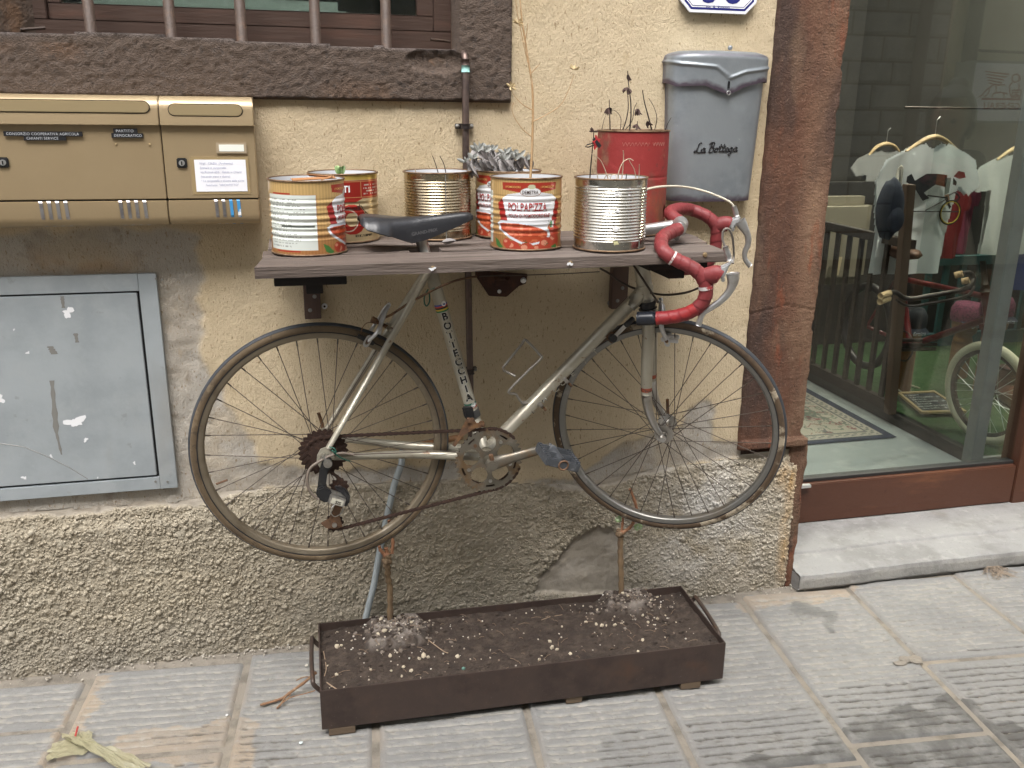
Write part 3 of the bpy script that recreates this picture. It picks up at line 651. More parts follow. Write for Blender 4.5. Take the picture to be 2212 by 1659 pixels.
def strip_label(parent, u0, v0, u1, v1, txt):
    a, b = X95(u0, v0), X95(u1, v1); z = (a[2]+b[2])/2
    m = MB(); m.box((a[0], -.1006, z-.0047), (b[0], -.0958, z+.0047)); o = m.build('name_strip', M_blackp, parent)
    m = MB(); put_text(m, txt, (a[0]+.005, -.1011, z-.0028), (1, 0, 0), (0, 0, 1), size=.0078, sx=(b[0]-a[0]-.01)/(.0078*.66*len(txt)), spacing=1.1); m.build('lettering', M_emb, o)
strip_label(lw, 8, 288, 178, 290, 'CONSORZIO COOPERATIVA AGRICOLA'); strip_label(lw, 52, 298, 143, 299, 'CHIANTI SERVICE')
strip_label(lw, 245, 282, 297, 283, 'PARTITO'); strip_label(lw, 241, 292, 309, 293, 'DEMOCRATICO')
for u in (250, 323):
    p = X95(u, 312); MB().blob((p[0], -.0965, p[2]), .0024, u, .05).build('rivet', M_bronze2, lw)
a, b = X95(466, 308), X95(534, 332)
m = MB(); m.box((a[0], -.1, b[2]), (b[0], -.096, a[2])); fr_ = m.build('name_frame', mat('clear_plastic', (.36, .29, .2), .2), ls, bevel=.001)
m = MB(); m.box((a[0]+.006, -.1006, b[2]+.005), (b[0]-.006, -.0995, a[2]-.004)); m.build('name_card', mat('card', (.74, .76, .70), .8), fr_)
a, b = X95(419, 345), X95(535, 413)
m = MB(); m.box((a[0]-.008, -.0984, b[2]-.006), (b[0]+.006, -.0955, a[2]+.006)); tp = m.build('tape', M_tape, ls)
m = MB(); m.box((a[0], -.0993, b[2]), (b[0], -.0982, a[2])); nt_ = m.build('note', M_white, ls)
m = MB()
for i, (tx, ind) in enumerate([('Virgil   Cătălin  (Architetto)', .010), ('Suonare al campanello', .010), ('via Ricasoli 60/b   Gaiole in Chianti', .011), ('(secondo piano a destra)', .011), ('* La campanella a sinistra della porta', .011), ("l'etichetta  \"ARCHITETTO\"", .02)]):
    put_text(m, tx, (a[0]+ind, -.0999, a[2]-.0098-.0092*i), (1, 0, 0), (0, 0, 1), size=.0066, shear=.15, sx=.92)
m.build('handwriting', M_ink, nt_)

# ================================================================== METAL SERVICE HATCH
M_zinc = mat('galvanised_sheet', (.41, .45, .475), .42, .35, layers=[((.30, .335, .36), 5, .4, .65, .7), ((.43, .465, .48), 12, .5, .7, .6), ((.27, .285, .29), 30, .64, .74, .5), ((.50, .53, .55), 70, .68, .76, .6), ((.33, .32, .30), 4, .55, .75, .5, (1.4, 1, .35))], bumps=[(14, .0015)])
hatch = thing('service_hatch', (-.6, 0, .48), 'large galvanised service hatch with white paint splashes and frame', 'hatch')
x1, z0, z1 = -.3095, .4775, 1.0097
m = MB(); w_ = .0395
m.box((-1.1, -.0125, z1-w_), (x1-w_-.0006, .002, z1)); m.build('frame_top', M_zinc, hatch, bevel=.001)
m = MB(); m.box((x1-w_, -.013, z0), (x1, .002, z1)); m.build('frame_side', M_zinc, hatch, bevel=.001)
m = MB(); m.box((-1.1, -.0125, z0), (x1-w_-.0006, .002, z0+w_-.008)); m.build('frame_bottom', M_zinc, hatch, bevel=.001)
m = MB(); m.box((-1.09, -.004, z0+.01), (x1-.01, .001, z1-.01)); m.build('backing', M_dark, hatch)
dr = MB().box((-1.09, -.0118, z0+w_-.003), (x1-w_-.006, .001, z1-w_-.004)).build('door', M_zinc, hatch, bevel=.0015)
def splat(u, v, r, seed, mt, parent, yy, name='paint_splash', sq=1.3):
    c = at(u, v, yy); rg2 = random.Random(seed); q = []
    ph_ = [rg2.uniform(0, 6.28) for _ in range(4)]
    for i in range(26):
        a = 2*math.pi*i/26; rr = r*(.85+.30*math.sin(2*a+ph_[0])+.22*math.sin(3*a+ph_[1])+.14*math.sin(5*a+ph_[2])+.10*math.sin(9*a+ph_[3])); q.append((c[0]+rr*math.cos(a), c[2]+rr*sq*.8*math.sin(a)))
    m2 = MB(); m2.add([(x, yy, z) for x, z in q]+[(c[0], yy, c[2])], [(i, (i+1) % 26, 26) for i in range(26)]); return m2.build(name, mt, parent)
M_splash = mat('white_paint', (.75, .76, .78), .7)
splat(163, 911, .021, 1, M_splash, dr, -.0124, sq=.9); splat(147, 675, .012, 2, M_splash, dr, -.0124); splat(0, 860, .010, 5, M_splash, dr, -.0124)
for i, (u, v) in enumerate(((211, 1078), (60, 762), (185, 950), (30, 712), (290, 1000), (52, 1052), (345, 725), (110, 985))): splat(u, min(v, 1032), .0022+.0015*(i % 3), 20+i, M_splash, dr, -.0123)
M_tarn = mat('tarnish', (.22, .215, .20), .55, .2)
for (u0, v0, u1, v1, wd) in ((112, 822, 122, 935, .006), (122, 935, 133, 982, .003), (108, 748, 118, 765, .008), (134, 640, 137, 665, .004), (163, 720, 167, 740, .005)):
    a, b = at(u0, v0, -.0122), at(u1, v1, -.0122); n_ = 9; L1 = []; m = MB()
    for i in range(n_):
        p = a+(b-a)*i/(n_-1); ww = wd*(.5+random.random()*.7); L1 += [(p[0]-ww, -.0122, p[2]), (p[0]+ww, -.0122, p[2])]
    m.add(L1, [(2*i, 2*i+1, 2*i+3, 2*i+2) for i in range(n_-1)]); m.build('tarnish_mark', M_tarn, dr)
m = MB(); m.tube(([at(u, v, -.0119) for u, v in ((0, 958), (50, 965), (100, 985), (150, 1010), (190, 1035))]), .0008, 4); m.build('scratch', M_tarn, dr)
for (u, v) in ((337, 602), (350, 604), (336, 1040), (362, 1040)):
    p = at(u, min(v, 1046), -.013); m = MB(); m.cyl((p[0], -.0152, p[2]), (p[0], -.0125, p[2]), .0028, n=10); m.build('screw', M_tarn, hatch)

# ================================================================== GREY LETTER BOX 'La Bottega'
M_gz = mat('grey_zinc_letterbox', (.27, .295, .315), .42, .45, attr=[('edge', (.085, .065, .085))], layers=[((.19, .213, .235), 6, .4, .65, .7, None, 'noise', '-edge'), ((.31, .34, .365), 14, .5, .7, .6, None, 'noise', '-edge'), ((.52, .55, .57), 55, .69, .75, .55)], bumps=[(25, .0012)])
gx, gw, gd = 1.046, .130, .075
glb = thing('grey_letter_box', (gx, 0, 1.16), 'grey zinc letter box lettered La Bottega beside the brown door jamb', 'letter box')
def plan(s, w_, d_, k=2.6):                  # s -1..1 along the bulged front from wall to wall
    a = s*math.pi/2; sx = np.sign(np.sin(a))*np.abs(np.sin(a))**(2/k); cy = np.abs(np.cos(a))**(2/k)
    return w_*sx, -d_*cy
s_, z_ = np.meshgrid(np.linspace(-1, 1, 90), np.linspace(1.163, 1.508, 70), indexing='ij')
tap = np.interp(z_, [1.163, 1.508], [.89, 1.0])
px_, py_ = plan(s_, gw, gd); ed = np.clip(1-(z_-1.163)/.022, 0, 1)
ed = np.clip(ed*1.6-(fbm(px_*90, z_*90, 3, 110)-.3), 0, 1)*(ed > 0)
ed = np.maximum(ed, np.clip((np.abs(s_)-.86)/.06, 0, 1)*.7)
grid_mesh('body', np.stack([gx+px_*tap, py_*tap, z_], -1), M_gz, glb, dict(edge=ed))
m = MB(); pb = [plan(s, gw*.89, gd*.89) for s in np.linspace(-1, 1, 30)]
m.add([(gx+x, y, 1.1632) for x, y in pb], [tuple(range(30))]); m.build('bottom', M_gz, glb)
sL = np.linspace(-1, 1, 120); 
pxl, pyl = plan(sL, gw+.0055, gd+.0065)
xw = gx+pxl
tipx = at(1575, 203, -.084)[0]
low = np.interp(xw, [gx-.14, gx-.12, gx-.055, tipx-.045, tipx-.015, tipx, tipx+.015, tipx+.045, gx+.105, gx+.14], [1.449, 1.438, 1.441, 1.434, 1.425, 1.4215, 1.427, 1.440, 1.452, 1.451])
t_ = np.linspace(0, 1, 40)[None, :]
topz = 1.505
zz = low[:, None]+(topz-low[:, None])*np.minimum(t_/.8, 1)
f_ = np.interp(t_, [0, .8, .86, .92, 1.0], [1, 1, .97, .8, .0])
zz = zz+np.interp(t_, [0, .8, .86, .92, 1], [0, 0, .008, .016, .021])
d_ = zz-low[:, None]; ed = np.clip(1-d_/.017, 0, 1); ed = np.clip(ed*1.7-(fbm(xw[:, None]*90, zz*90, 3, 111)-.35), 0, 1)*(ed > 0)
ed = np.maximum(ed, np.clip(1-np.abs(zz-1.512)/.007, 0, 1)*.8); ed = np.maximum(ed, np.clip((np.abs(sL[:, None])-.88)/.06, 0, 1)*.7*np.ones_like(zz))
bead = np.interp(xw, [gx-.14, gx-.11, gx-.03, tipx, tipx+.04, gx+.14], [1.497, 1.490, 1.484, 1.459, 1.474, 1.487])
bd = np.exp(-((zz-bead[:, None])/.0035)**2)*.004
nx = pxl/np.hypot(pxl, pyl); ny = pyl/np.hypot(pxl, pyl)
lid = grid_mesh('lid', np.stack([gx+pxl[:, None]*f_+nx[:, None]*bd, pyl[:, None]*f_+ny[:, None]*bd, zz], -1), M_gz, glb, dict(edge=ed))
M_black = mat('black_paint', (.01, .01, .012), .45)
p = at(1575, 183, -.086); m = MB(); m.box((p[0]-.0022, -.0862, p[2]-.009), (p[0]+.0022, -.083, p[2]+.008)); m.build('keyhole', M_black, lid)
m = MB(); m.ring((p[0], -.0875, p[2]-.019), (0, 1, 0), .0045, .0014, 18, 6); m.build('lid_ring', M_chrome, lid)
m = MB(); m.blob((at(1577, 104, -.03)[0], -.03, 1.531), .006, 1, .05, 2); m.build('lid_knob', M_gz, lid, smooth=True)
# lettering, brush script drawn in strokes (units: x-height 1)
SCR = {'L': [[(1.5, 2.1), (1.25, 2.3), (.95, 2.0), (.8, 1.2), (.55, .3), (.2, 0), (0, .25), (.3, .35), (.8, .1), (1.3, -.02), (1.7, .2)]],
       'a': [[(1.0, .8), (.6, 1.0), (.15, .6), (.2, .1), (.6, .1), (.95, .7)], [(1.05, .95), (.9, .3), (1.0, .02), (1.3, .2)]],
       'B': [[(.75, 2.1), (.45, .9), (.2, 0)], [(.0, 1.75), (.5, 2.25), (1.2, 2.2), (1.35, 1.8), (1.0, 1.35), (.65, 1.2), (1.2, 1.1), (1.35, .6), (1.0, .1), (.4, 0), (.1, .2)]],
       'o': [[(.6, 1.0), (.2, .75), (.1, .25), (.4, 0), (.8, .3), (.85, .8), (.6, 1.0), (.8, .8), (1.15, .85)]],
       't': [[(.55, 1.8), (.35, .9), (.25, .2), (.45, 0), (.8, .25)], [(.0, 1.15), (.9, 1.25)]],
       'e': [[(.1, .35), (.6, .55), (.75, .85), (.5, 1.0), (.15, .65), (.15, .15), (.5, 0), (1.0, .3)]],
       'g': [[(.95, .8), (.6, 1.0), (.15, .6), (.2, .15), (.55, .1), (.9, .7)], [(1.0, .95), (.8, .0), (.6, -.75), (.2, -.85), (.2, -.5), (.7, -.05), (1.3, .3)]]}
adv = {'L': 1.55, 'a': 1.25, 'B': 1.5, 'o': 1.1, 't': .8, 'e': .95, 'g': 1.25, ' ': .55}
tot = sum(adv[c] for c in 'La Bottega')
A_, B_ = at(1504, 330, -.079), at(1597, 327, -.079); sc = (B_[0]-A_[0])/tot
m = MB(); cx_ = 0
for ch in 'La Bottega':
    for stk in SCR.get(ch, []):
        P3 = []
        for (x, y) in stk:
            X_ = A_[0]+(cx_+x+.12*y)*sc; z = A_[2]+y*sc+(B_[2]-A_[2])*(cx_/tot)
            sN = (X_-gx)/(gw*.937); yv = -gd*.937*max(0, 1-abs(sN)**2.6)**(1/2.6)
            P3.append((X_, yv-.0004, z))
        n_ = len(P3); Q = []
        for i in range(n_-1):
            for k in range(3): Q.append(V3(P3[i])+(V3(P3[i+1])-V3(P3[i]))*k/3)
        Q.append(V3(P3[-1])); m.tube(Q, [sc*(.13+.07*abs(math.sin(i*.7))) for i in range(len(Q))], 6)
    cx_ += adv[ch]
m.build('lettering', M_black, glb, smooth=True)

# ================================================================== HOUSE NUMBER PLATE
plt = thing('street_number_plate', (1.05, 0, 1.62), 'white ceramic house number plate with blue border reading Via B Ricasoli', 'sign')
yp = -.017
M_cer = mat('white_ceramic', (.80, .81, .84), .15); M_blue = mat('blue_enamel', (.025, .03, .17), .2)
xa, xb_ = at(1468.5, 2, yp)[0], at(1634.5, 5, yp)[0]; zb_ = at(1550, 29, yp)[2]; cc = .027
def octo(i): return [(xa+i, zb_+cc+i*.4), (xa+cc+i*.4, zb_+i), (xb_-cc-i*.4, zb_+i), (xb_-i, zb_+cc+i*.4), (xb_-i, zb_+.15-cc-i*.4), (xb_-cc-i*.4, zb_+.15-i), (xa+cc+i*.4, zb_+.15-i), (xa+i, zb_+.15-cc-i*.4)]
MB().prism(octo(.003), (0, -.001, 0), (1, 0, 0), (0, 0, 1), (0, -1, 0), .0125).build('mortar_bed', mat('mortar', (.2, .185, .15), .9, bumps=[(60, .003)]), plt)
MB().prism(octo(0), (0, -.0132, 0), (1, 0, 0), (0, 0, 1), (0, -1, 0), .004).build('tile', M_cer, plt, bevel=.001)
def oring(i, j):
    o1, o2 = octo(i), octo(j); mm = MB(); mm.add([(x, yp-.0006, z) for x, z in o1+o2], [(k, (k+1) % 8, 8+(k+1) % 8, 8+k) for k in range(8)]); return mm
oring(.0075, .0125).build('border', M_blue, plt); oring(.0155, .0168).build('border_line', M_blue, plt)
m = MB(); p = at(1524, 16.5, yp); put_text(m, 'Via  B  Ricasoli', (p[0], yp-.0007, p[2]-.002), (1, 0, 0), (0, 0, 1), size=.0105, bold=.01, sx=1.02); m.build('street_name', M_blue, plt)
m = MB(); put_text(m, '38', (at(1518, 3, yp)[0]-.004, yp-.0007, at(1530, 3.5, yp)[2]), (1, 0, 0), (0, 0, 1), size=.085, bold=.03, sx=1.05, spacing=1.35); m.build('number', M_blue, plt)

# ================================================================== GAS PIPE
M_cu = mat('weathered_copper', (.115, .085, .075), .42, .6, layers=[((.20, .13, .10), 20, .5, .7, .6, (1, 1, .3)), ((.05, .04, .04), 30, .5, .7, .7)], bumps=[(60, .0008)])
pipe = thing('gas_pipe', (.42, -.03, .54), 'thin weathered copper gas pipe clipped to the ochre wall', 'pipe')
pt_ = at(1003, 112, -.030); p2_ = at(1008, 380, -.030)
m = MB(); xp = (at(1006, 300, -.03)[0]); xl = at(1018, 760, -.03)[0]
m.tube([(xp-.001, .06, pt_[2]-.006), (xp-.001, -.016, pt_[2]-.004), (xp-.001, -.026, pt_[2]-.009), (xp, -.030, pt_[2]-.02), (xp, -.030, 1.30), (xl, -.030, .56), (xl, -.026, .545), (xl, .0, .537)], .0083, 14); m.build('tube', M_cu, pipe, smooth=True)
m = MB(); m.tube([(xp, -.030, at(1005, 128, -.03)[2]), (xp, -.030, at(1005, 146, -.03)[2])], .0094, 14); m.build('fitting', M_cu, pipe, smooth=True)
M_verd = mat('verdigris', (.30, .56, .52), .8, layers=[((.12, .11, .10), 80, .45, .6, 1.0)])
m = MB(); m.tube([(xp, -.030, at(1005, 141, -.03)[2]), (xp, -.030, at(1005, 156, -.03)[2])], .0096, 14); m.build('verdigris', M_verd, pipe, smooth=True)
for v in (273, 803):
    z = at(1006, v, -.03)[2]; xc = xp if v < 500 else at(1015, v, -.03)[0]; c = MB(); c.tube([(xc, -.030, z-.006), (xc, -.030, z+.006)], .0105, 14); c.box((xc-.022, -.012, z-.006), (xc+.022, -.003, z+.006))
    cl = c.build('clip', mat('clip_metal_%d' % v, (.06, .05, .05), .4, .7), pipe, bevel=.0015)
    for sx in (-.017, .017):
        c = MB(); c.lathe([(0, .0055), (.003, .005), (.0052, .002), (.0052, 0)], (xc+sx, -.012, z), 12, (0, -1, 0)); c.build('screw', M_tarn, cl, smooth=True)

# ================================================================== SHELF
M_wood = mat('weathered_grey_plank', (.112, .086, .072), .85, layers=[((.165, .137, .12), 14, .42, .65, .8, (.08, 1, 1)), ((.05, .038, .034), 45, .48, .66, .85, (.04, 1, 1)), ((.18, .153, .138), 4, .5, .7, .5, (.5, 1, 1)), ((.20, .125, .075), 8, .62, .75, .5, (.3, 1, 1)), ((.03, .022, .02), 110, .6, .7, .7, (.06, 1, 1))], bumps=[(70, .004, (.05, 1, 1)), (220, .002, (.1, 1, 1))])
M_wood2 = mat('brown_bracket_wood', (.075, .045, .035), .8, layers=[((.12, .075, .055), 12, .45, .65, .7, (1, 1, .15))], bumps=[(60, .002, (1, 1, .1))])
M_blackw = mat('black_batten_wood', (.014, .011, .010), .8, layers=[((.035, .02, .014), 40, .5, .65, .7, (.15, 1, 1))], bumps=[(50, .002, (.1, 1, 1))])
ZS = lambda x: 1.0870+(x+.0735)*.00923
shelf = thing('wall_shelf', (.42, -.24, 1.07), 'weathered grey plank shelf over the racing bicycle carrying the tin cans', 'shelf')
def plank(x0, x1, y0, y1, th, seed, skewL=0, skewR=0, cuts=()):
    nx_ = 110; sect = [(y0, 0), (y0, -.35), (y0, -.7), (y0, -1), ((y0+y1)/2, -1), (y1, -1), (y1, -.5), (y1, 0)]+[(y1+(y0-y1)*k/8, 0) for k in range(1, 8)]
    n_ = len(sect); s_, = (np.linspace(0, 1, nx_),); vsl = []
    for i, s in enumerate(s_):
        for j, (y, k) in enumerate(sect):
            x = x0+skewL*(y-y0)/(y1-y0)+s*(x1+skewR*(y-y0)/(y1-y0)-x0-skewL*(y-y0)/(y1-y0))
            q = float(fbm(np.array(x*5.+seed), np.array(y*40.+k*7), 3, seed)-.5)
            yy = y+q*.006*(1 if (j < 4 or 5 <= j <= 7) else 0); z = ZS(x)+k*th+q*.0035+.003*math.sin(x*3+seed)*.3
            for (ca, cb, cy) in cuts:
                if ca < x < cb and y > y1-.004: yy = cy
            vsl.append((x, yy, z))
    m = MB(); fs = [(i*n_+j, i*n_+(j+1) % n_, (i+1)*n_+(j+1) % n_, (i+1)*n_+j) for i in range(nx_-1) for j in range(n_)]
    fs += [tuple(range(n_))[::-1], tuple((nx_-1)*n_+j for j in range(n_))]
    m.add(vsl, fs); return m
p1 = plank(-.0735, .903, -.433, -.309, .0222, 3, .014, .006).build('plank', M_wood, shelf, autos=40)
# second plank, notched for the seat post
px0, px1 = at(884, 545, -.29)[0], at(953, 545, -.29)[0]
plank(-.062, px0, -.301, -.217, .021, 5, 0, 0).build('plank', M_wood, shelf, autos=40)
plank(px0+.0005, px1-.0005, -.255, -.217, .021, 5).build('plank', M_wood, shelf, autos=40)
plank(px1, .918, -.301, -.217, .021, 6, 0, .008).build('plank', M_wood, shelf, autos=40)
plank(-.052, .938, -.209, -.045, .021, 9, 0, 0).build('plank', M_wood, shelf, autos=40)
for (u0, u1, y0) in ((592, 748, -.395), (1400, 1528, -.385)):
    a, b = at(u0, 610, y0)[0], at(u1, 575, y0)[0]
    m = MB(); m.box((a, y0, ZS(a)-.0445), (b, -.05, min(ZS(a), ZS(b))-.0245)); m.build('batten', M_blackw, shelf, bevel=.001)
for (u0, u1, v1) in ((656, 692, 690), (1322, 1356, 668)):
    a, b = at(u0, 640, -.024)[0], at(u1, 640, -.024)[0]; z = at(u0, v1, -.024)[2]
    br = MB().box((a, -.024, z), (b, .003, ZS(a)-.0235)).build('wall_bracket', M_wood2, shelf, bevel=.001)
    MB().box((a+.003, -.37, ZS(a)-.0670), (b-.003, -.0245, ZS(a)-.0455)).build('bracket_arm', M_blackw, br, bevel=.001)
    for zz_ in (.022, .055):
        c = MB(); c.lathe([(0, .0015), (.004, .0012), (.005, 0)], ((a+b)/2+.006*(1 if zz_ > .03 else -1), -.0245, z+zz_), 12, (0, -1, 0)); c.build('screw', M_tarn, br)
for (u, v) in ((936, 580), (1233, 569), (1524, 551)):
    p = at(u, v, -.435); c = MB(); c.lathe([(0, .0018), (.004, .0014), (.0056, -.003)], (p[0], -.4345, p[2]), 14, (0, -1, 0)); c.build('plug', mat('plug_%d' % u, (.20, .14, .07), .7), p1)
    if u < 1500: splat(u-2, v+1, .0058, u, M_splash, p1, -.4378, 'paint_chip', 1.0)
# rust plate bracket under the shelf
M_rust = mat('rust_plate', (.055, .022, .014), .7, .2, layers=[((.10, .038, .02), 30, .45, .65, .8), ((.02, .012, .01), 80, .55, .7, .6)], bumps=[(120, .0012)])
plate = thing('bracket_plate', (at(1085, 610, -.006)[0], 0, at(1085, 640, 0)[2]), 'dark rusty angular bracket plate screwed to the wall under the shelf', 'bracket')
poly_ = [(at(u, v, -.006)[0], at(u, v, -.006)[2]) for u, v in ((1027, 596), (1030, 600), (1056, 639), (1094, 641), (1120, 618), (1136, 612), (1139, 592), (1027, 584))]
MB().prism(poly_[::-1], (0, -.009, 0), (1, 0, 0), (0, 0, 1), (0, 1, 0), .008).build('plate', M_rust, plate, bevel=.001)
q = at(1076, 612, -.03); m = MB(); m.cyl((q[0], -.009, q[2]+.01), (q[0]+.006, -.10, q[2]+.028), .0075, n=12); m.build('rod', M_rust, plate, smooth=True)
for (u, v, r) in ((1131, 606, .0075), (1079, 630, .005)):
    p = at(u, v, -.012); c = MB(); c.lathe([(0, .003), (r*.6, .0028), (r, .001), (r, -.002)], (p[0], -.0095, p[2]), 14, (0, -1, 0)); c.build('bolt', M_chrome, plate)
for i, (u, v) in enumerate(((701, 662), (1319, 655))):
    p = at(u, v, -.004); t = thing('wall_plug', (p[0], 0, p[2]), ('white wall plug beside the left wooden bracket under the shelf' if i == 0 else 'dark screw head beside the right wooden bracket under the shelf'), 'wall plug')
    c = MB(); c.lathe([(.0028, .003), (.0065, .0028), (.0075, 0), (.0075, -.003)], (p[0], -.0015, p[2]), 16, (0, -1, 0)); c.build('collar', M_cer if i == 0 else M_tarn, t)
    c = MB(); c.lathe([(0, .0014), (.0029, .0014), (.0029, -.002)], (p[0], -.0015, p[2]), 12, (0, -1, 0)); c.build('screw', M_dark, t)
# hose
M_hose = mat('milky_hose', (.30, .335, .345), .25, layers=[((.42, .46, .47), 20, .45, .65, .6, (1, 1, .2))])
pts = [(868, 968, .01), (868, 1000, -.02), (852, 1045, -.022), (836, 1115, -.024), (820, 1191, -.026), (808, 1262, -.032), (790, 1335, -.045), (775, 1368, -.08)]
P3 = [at(u, v, y) for u, v, y in pts]; P3[-1][2] = .01
Q = []
for i in range(len(P3)-1):
    for k in range(4): Q.append(P3[i]+(P3[i+1]-P3[i])*k/4)
Q.append(P3[-1])
hose = MB().tube(Q, .0087, 12).build('clear_hose', M_hose, None, smooth=True); tag(hose, 'milky clear plastic hose coming out of the wall behind the rear wheel', 'hose')

# ================================================================== TIN CANS
CAN_R, CAN_H = .0765, .151
def rib_profile(z, zones):
    d = np.zeros_like(z)
    for (z0, z1, pitch, amp) in zones:
        k = np.clip(np.minimum(z-z0, z1-z)/.004, 0, 1)
        d += k*amp*np.cos(2*np.pi*(z-z0)/pitch)
    return d
def can_body(name, R, H, zones, colfun, mt, parent, nphi=300, nz=150, dent=0.0):
    ph, z = np.meshgrid(np.linspace(-np.pi, np.pi, nphi+1), np.linspace(.001, H-.001, nz), indexing='ij')
    r = R+rib_profile(z, zones)+dent*np.clip(fbm(np.cos(ph)*2+3, z*14+np.sin(ph)*2, 3, 120)-.45, 0, 1)
    P = np.stack([r*np.sin(ph), -r*np.cos(ph), z], -1)
    return grid_mesh(name, P, mt, parent, dict(Col=colfun(ph*R, z)) if colfun else None)
M_print = mat('printed_tin', 'Col', .3, .12, layers=[((.25, .17, .1), 70, .68, .76, .35)], coat=.25)
M_tin = mat('bare_tinplate', (.66, .64, .58), .22, 1.0, layers=[((.45, .42, .36), 12, .5, .72, .6), ((.30, .22, .14), 90, .66, .76, .6)], rvar=.08)
M_gold = mat('lacquered_gold_tin', (.50, .42, .29), .24, 1.0, layers=[((.36, .28, .17), 9, .45, .7, .7), ((.22, .13, .06), 80, .64, .75, .7), ((.66, .60, .48), 5, .55, .7, .6)], rvar=.08)
M_rim = mat('rusty_rim', (.23, .155, .095), .55, .6, layers=[((.10, .05, .03), 60, .45, .65, .8), ((.40, .33, .25), 40, .6, .72, .6)])
M_lin = mat('white_lining', (.68, .70, .74), .4)
M_soil = mat('dry_soil', (.055, .04, .03), .95, layers=[((.12, .10, .08), 60, .5, .7, .8)], bumps=[(90, .006)])
SHT = -math.atan(.00923)
def rims(t, R, H):
    m = MB(); m.ring((0, 0, H-.0015), (0, 0, 1), R+.0008, .0019, 64, 8); m.build('top_rim', M_rim, t, smooth=True)
    m = MB(); m.ring((0, 0, .0022), (0, 0, 1), R+.0006, .0020, 64, 8); m.build('bottom_rim', M_rim, t, smooth=True)
def inside(t, R, H, depth=.02, lining=None):
    m = MB(); m.lathe([(R-.002, H-.002), (R-.002, H-depth-.004)], (0, 0, 0), 48); m.build('lining', lining or M_lin, t, smooth=True)
    a, r = np.meshgrid(np.linspace(0, 2*np.pi, 41), np.linspace(0, R-.0022, 12), indexing='ij'); x = r*np.cos(a); y = r*np.sin(a)
    grid_mesh('soil', np.stack([x, y, H-depth+.006*(fbm(x*60+4, y*60, 3, 130)-.5)], -1), M_soil, t)
def can_thing(x, y, rz, label, name='tin_can', dz=0.0):
    t = bpy.data.objects.new(name, None); COL.objects.link(t); t.empty_display_size = .05
    t.location = (x, y, ZS(x)+.0016+dz); t.rotation_euler = (0, SHT, rz); WL[t.name] = np.zeros(3)
    tag(t, label, 'tin can', 'tin cans standing on the plank shelf'); return t
def canx(u, v, y): return at(u, v, y)[0]
